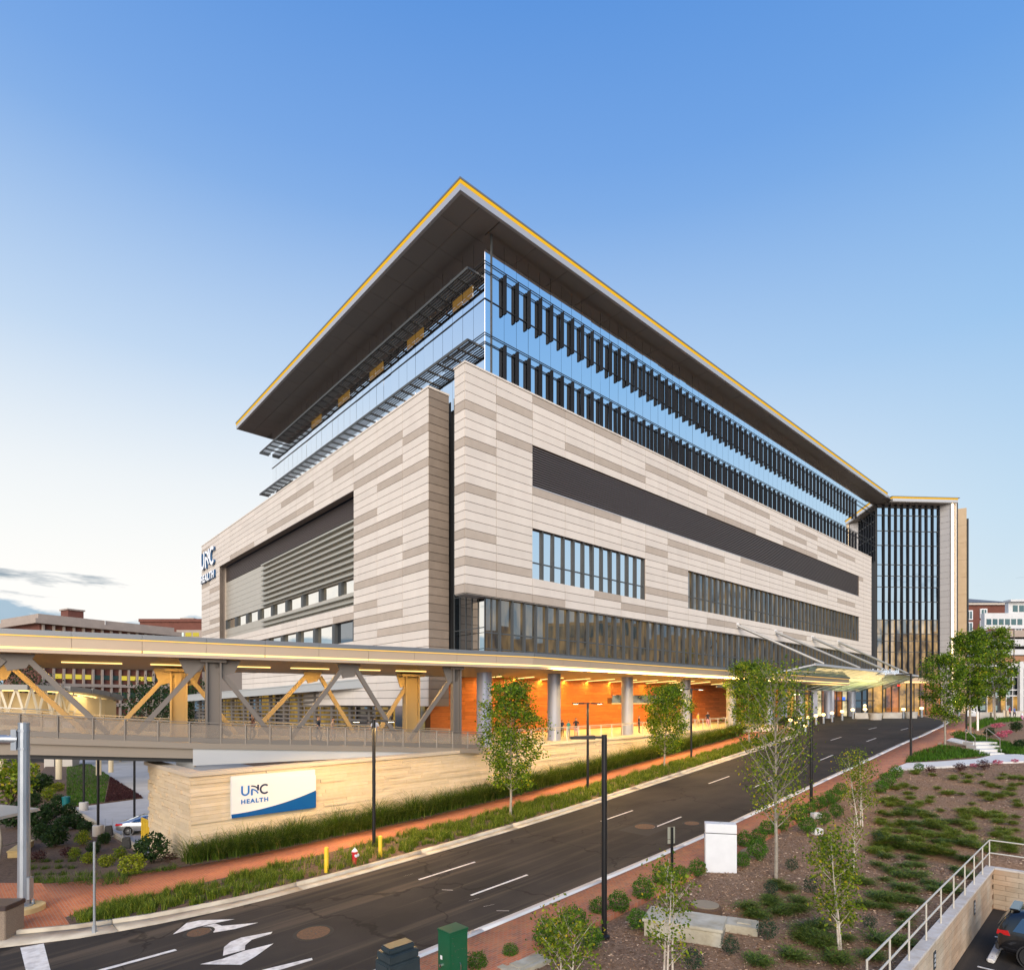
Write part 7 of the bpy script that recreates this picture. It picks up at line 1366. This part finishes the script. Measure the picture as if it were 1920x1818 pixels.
GL = thing('glazed_lobby', 'glazed lobby with white frames behind the trees at the right edge', 'building'); Y5 = 128; x5 = lambda p: tx(p) * Y5; z5 = lambda p: HC + (HZ - p) / F * Y5
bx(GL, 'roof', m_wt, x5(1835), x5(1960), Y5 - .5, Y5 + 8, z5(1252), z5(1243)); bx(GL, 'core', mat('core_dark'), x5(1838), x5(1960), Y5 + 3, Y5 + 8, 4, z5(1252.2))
for k in range(9):
    p0 = 1838 + k * 12; bx(GL, 'glass_pane', m_glass_dk, x5(p0), x5(p0 + 11), Y5, Y5 + .08, z5(1304), z5(1252.5)); bx(GL, 'glass_pane', g_lit[1] if k % 2 else m_glass_dk, x5(p0), x5(p0 + 11), Y5, Y5 + .08, z5(1345), z5(1305)); bx(GL, 'frame', m_wt, x5(p0 + 11), x5(p0 + 12), Y5 - .2, Y5 + .1, z5(1345), z5(1252.5))
for y in (1270, 1294, 1305): bx(GL, 'frame_rail', m_wt, x5(1838), x5(1960), Y5 - .25, Y5 - .21, z5(y), z5(y - 2))
bx(GL, 'white_pier', m_wt, x5(1905), x5(1912), Y5 - 1, Y5 - .3, 4, z5(1240))
# the neighbours across the road, out of frame to the right; the hospital's windows mirror them
NB = thing('tan_hospital_block', 'tan block across the road, out of view, mirrored in the hospital windows', 'building', (150, 40, 5)); m_tb = mat('tan_block', (.42, .30, .18), .85, var=(.50, .37, .23), vscale=.25)
NB.rotation_euler = (0, 0, R_(12))
bx(NB, 'wall', m_tb, 0, 30, -14, 60, -6, 22); bx(NB, 'upper_wall', m_tb, 6, 30, 6, 40, 22, 28); mb = MB(); mb.lathe([(9, -6), (9, 24), (8.5, 25)], (2, -14, 0), 20); mb.build('drum', mat('drum_blue', (.05, .09, .14), .5), NB, smooth=True); bx(NB, 'clerestory', w_of, 5.9, 6.2, 8, 38, 23, 27)
for r in range(5):
    for k in range(10): bx(NB, 'window', w_of, -.08, -.01, -6 + k * 6.2, -3 + k * 6.2, -1 + r * 4.4, 1.2 + r * 4.4)
# ================================================================ people
m_skin = mat('skin', (.36, .20, .13), .6); m_hair = mat('hair', (.02, .014, .01), .7)
def person(label, foot, h, shirt, legs, rz=0, walk=.0, seat=False, bag=None, bare=.0, reach=0):
    """one skinned body: pelvis root, tapering limbs, head with nose and ears, five-finger hands"""
    me = bpy.data.meshes.new('body'); V = []; E_ = []; Rd = []
    def v(p, r, par=None):
        V.append(p); Rd.append(r); i = len(V) - 1
        if par is not None: E_.append((par, i))
        return i
    pel = v((0, 0, .95), .115); sp1 = v((0, .01, 1.12), .11, pel); ch = v((0, .0, 1.32), .135, sp1); nk = v((0, 0, 1.50), .055, ch); hd = v((0, -.01, 1.60), .078, nk); hd2 = v((0, -.015, 1.70), .085, hd); v((0, -.01, 1.76), .05, hd2); v((0, -.10, 1.655), .014, hd)
    for s in (-1, 1):
        v((s * .092, 0, 1.65), .016, hd); k = walk * s; hip = v((s * .095, 0, .90), .095, pel)
        kn = v((s * .10, -.16 * k - .02, .50), .062, hip); an = v((s * .10, .10 * k * (1 if k > 0 else 2.2) - .16 * k, .09 + (.05 if k < 0 else 0)), .042, kn); v((s * .105, -.14 + .10 * k - .16 * k, .035 + (.03 if k < 0 else 0)), .035, an)
        sh = v((s * .18, 0, 1.42), .062, ch); el = v((s * .25, .05 + .12 * k - reach * .1, 1.15), .043, sh); wr = v((s * .24, -.08 + .15 * k - reach * .22, .93 + reach * .2), .030, el); pm = v((s * .24, -.10 + .15 * k - reach * .24, .87 + reach * .2), .034, wr)
        for f in range(4): a = v((s * .24 + (f - 1.5) * .012, -.115 + .15 * k - reach * .26 + (f - 1.5) * .014, .80 + abs(f - 1) * .012 + reach * .2), .010, pm); v((s * .235 + (f - 1.5) * .012, -.13 + .15 * k - reach * .27 + (f - 1.5) * .014, .77 + abs(f - 1) * .012 + reach * .2), .009, a)
        v((s * .21, -.135 + .15 * k - reach * .25, .84 + reach * .2), .011, pm)
    me.from_pydata(V, E_, []); o = bpy.data.objects.new('body', me); COL.objects.link(o); md = o.modifiers.new('s', 'SKIN'); md.use_smooth_shade = True; sub = o.modifiers.new('u', 'SUBSURF'); sub.levels = sub.render_levels = 1
    for i, r in enumerate(Rd): me.skin_vertices[0].data[i].radius = (r, r); me.skin_vertices[0].data[i].use_root = i == 0
    dg = bpy.context.evaluated_depsgraph_get(); m2 = bpy.data.meshes.new_from_object(o.evaluated_get(dg)); bpy.data.objects.remove(o); m2.materials.clear()
    for m in (shirt, legs, m_skin, m_hair): m2.materials.append(m)
    for p in m2.polygons:
        c = p.center; arm = abs(c.x) > .17 and c.z < 1.36
        p.material_index = 3 if (c.z > 1.66 and c.y > -.075) or c.z > 1.725 else 2 if c.z > 1.47 else (2 if arm and c.z < 1.2 else 0) if c.z > .93 or arm else (1 if c.z > bare else 2 if c.z > .07 else 3)
    T_ = thing('person', label, 'person', foot, rz); s = h / 1.80; T_.scale = (s, s, s); link('body', m2, T_)
    if bag: mb = MB(); mb.box(-.14, .14, .1, .26, 1.02, 1.42); mb.build('backpack', bag, T_, bevel=.04)
    return T_
cl = lambda n, c: mat('cloth_' + n, c, .85)
def onterr(px, py):
    z = 4.1 + .0022 * max(px - 1000, 0)
    Y = (HC - z) * F / (py - HZ); return at(px, py, Y)
for px, py, hp, sh, lg, kw, lb_ in ((1066, 1382, 33, 'teal', 'greyblue', dict(rz=.5), 'person in teal top and long skirt walking on the terrace'), (1080, 1383, 39, 'black', 'pink', dict(rz=-.2, walk=.8, bare=.5), 'person in black shirt and pale shorts walking on the terrace'), (1054, 1381, 33, 'navy', 'black', dict(rz=.4), 'person in navy half hidden behind the second round column'), (1198, 1374, 34, 'black', 'charcoal', dict(rz=1.2, reach=1), 'person in dark clothes leaning at the terrace railing'), (1309, 1363, 28, 'yellow', 'tan', dict(rz=.6, walk=.6), 'person in yellow top near the last terrace columns'), (1327, 1363, 30, 'black', 'rose', dict(rz=0, walk=.4), 'person in black top and pink trousers near the last columns')):
    f = onterr(px, py); person(lb_, f, hp / F * f.y, cl(sh, dict(teal=(.03, .25, .27), black=(.015, .015, .018), navy=(.02, .03, .07), yellow=(.5, .36, .05))[sh]), cl(lg, dict(greyblue=(.2, .25, .3), pink=(.5, .35, .38), black=(.015, .015, .018), charcoal=(.05, .05, .05), tan=(.4, .3, .2), rose=(.5, .25, .28))[lg]), **kw)
for px, off_, h, sh, lg, kw, lb_ in ((703, 1.2, 1.78, (.42, .45, .52), (.10, .09, .09), dict(rz=-.1, reach=1), 'person in pale shirt standing at the bridge railing reading'), (597, 2.2, 1.75, (.02, .035, .06), (.04, .06, .10), dict(rz=1.4, walk=.9), 'person in dark blue walking left on the footbridge'), (624, 2.6, 1.65, (.30, .24, .2), (.25, .2, .18), dict(rz=1.4, walk=.7), 'person in grey-brown clothes walking on the footbridge'), (474, 2.4, 1.72, (.10, .05, .04), (.06, .05, .05), dict(rz=-1.4, walk=.9), 'person in dark clothes walking beside the left bridge column')):
    q = cpl(px, off_); person(lb_, (q.x, q.y, zrail(px)), h, mat('shirt_%d' % px, sh, .85), mat('trousers_%d' % px, lg, .85), **kw)
for px, sh, lb_ in ((1893, (.35, .03, .03), 'person in red at the right edge of the plaza'), (1902, (.08, .16, .40), 'person in blue at the right edge of the plaza')): g = gpt(px, 1346); person(lb_, g, 1.7, mat('shirt_%d' % px, sh, .85), cl('charcoal', (.05, .05, .05)), rz=.3, walk=.5)
g = gpt(1916, 1349); T_ = thing('fire_hydrant', 'pink and white fire hydrant at the right edge of the plaza', 'hydrant', g); mb = MB(); mb.lathe([(.17, 0), (.13, .1), (.13, .6), (.17, .62)], n=12); mb.build('barrel', mat('pink_hyd', (.5, .2, .35), .5), T_); mb = MB(); mb.lathe([(.16, .62), (.1, .8), (.03, .95)], n=12); mb.build('bonnet', m_wh, T_)
for px in (1882, 1889): g = gpt(px, 1346); T_ = thing('bollard', 'plain pale bollard on the plaza beside the red person', 'bollard', g, 0, 'pale plaza bollards'); mb = MB(); mb.lathe([(.16, -.1), (.16, 1.1), (.1, 1.15)], n=12); mb.build('post', mat('bollard_pale', (.6, .5, .36), .6), T_); mb = MB(); mb.lathe([(.2, -.1), (.2, .05)], n=12); mb.build('base', m_conc, T_)
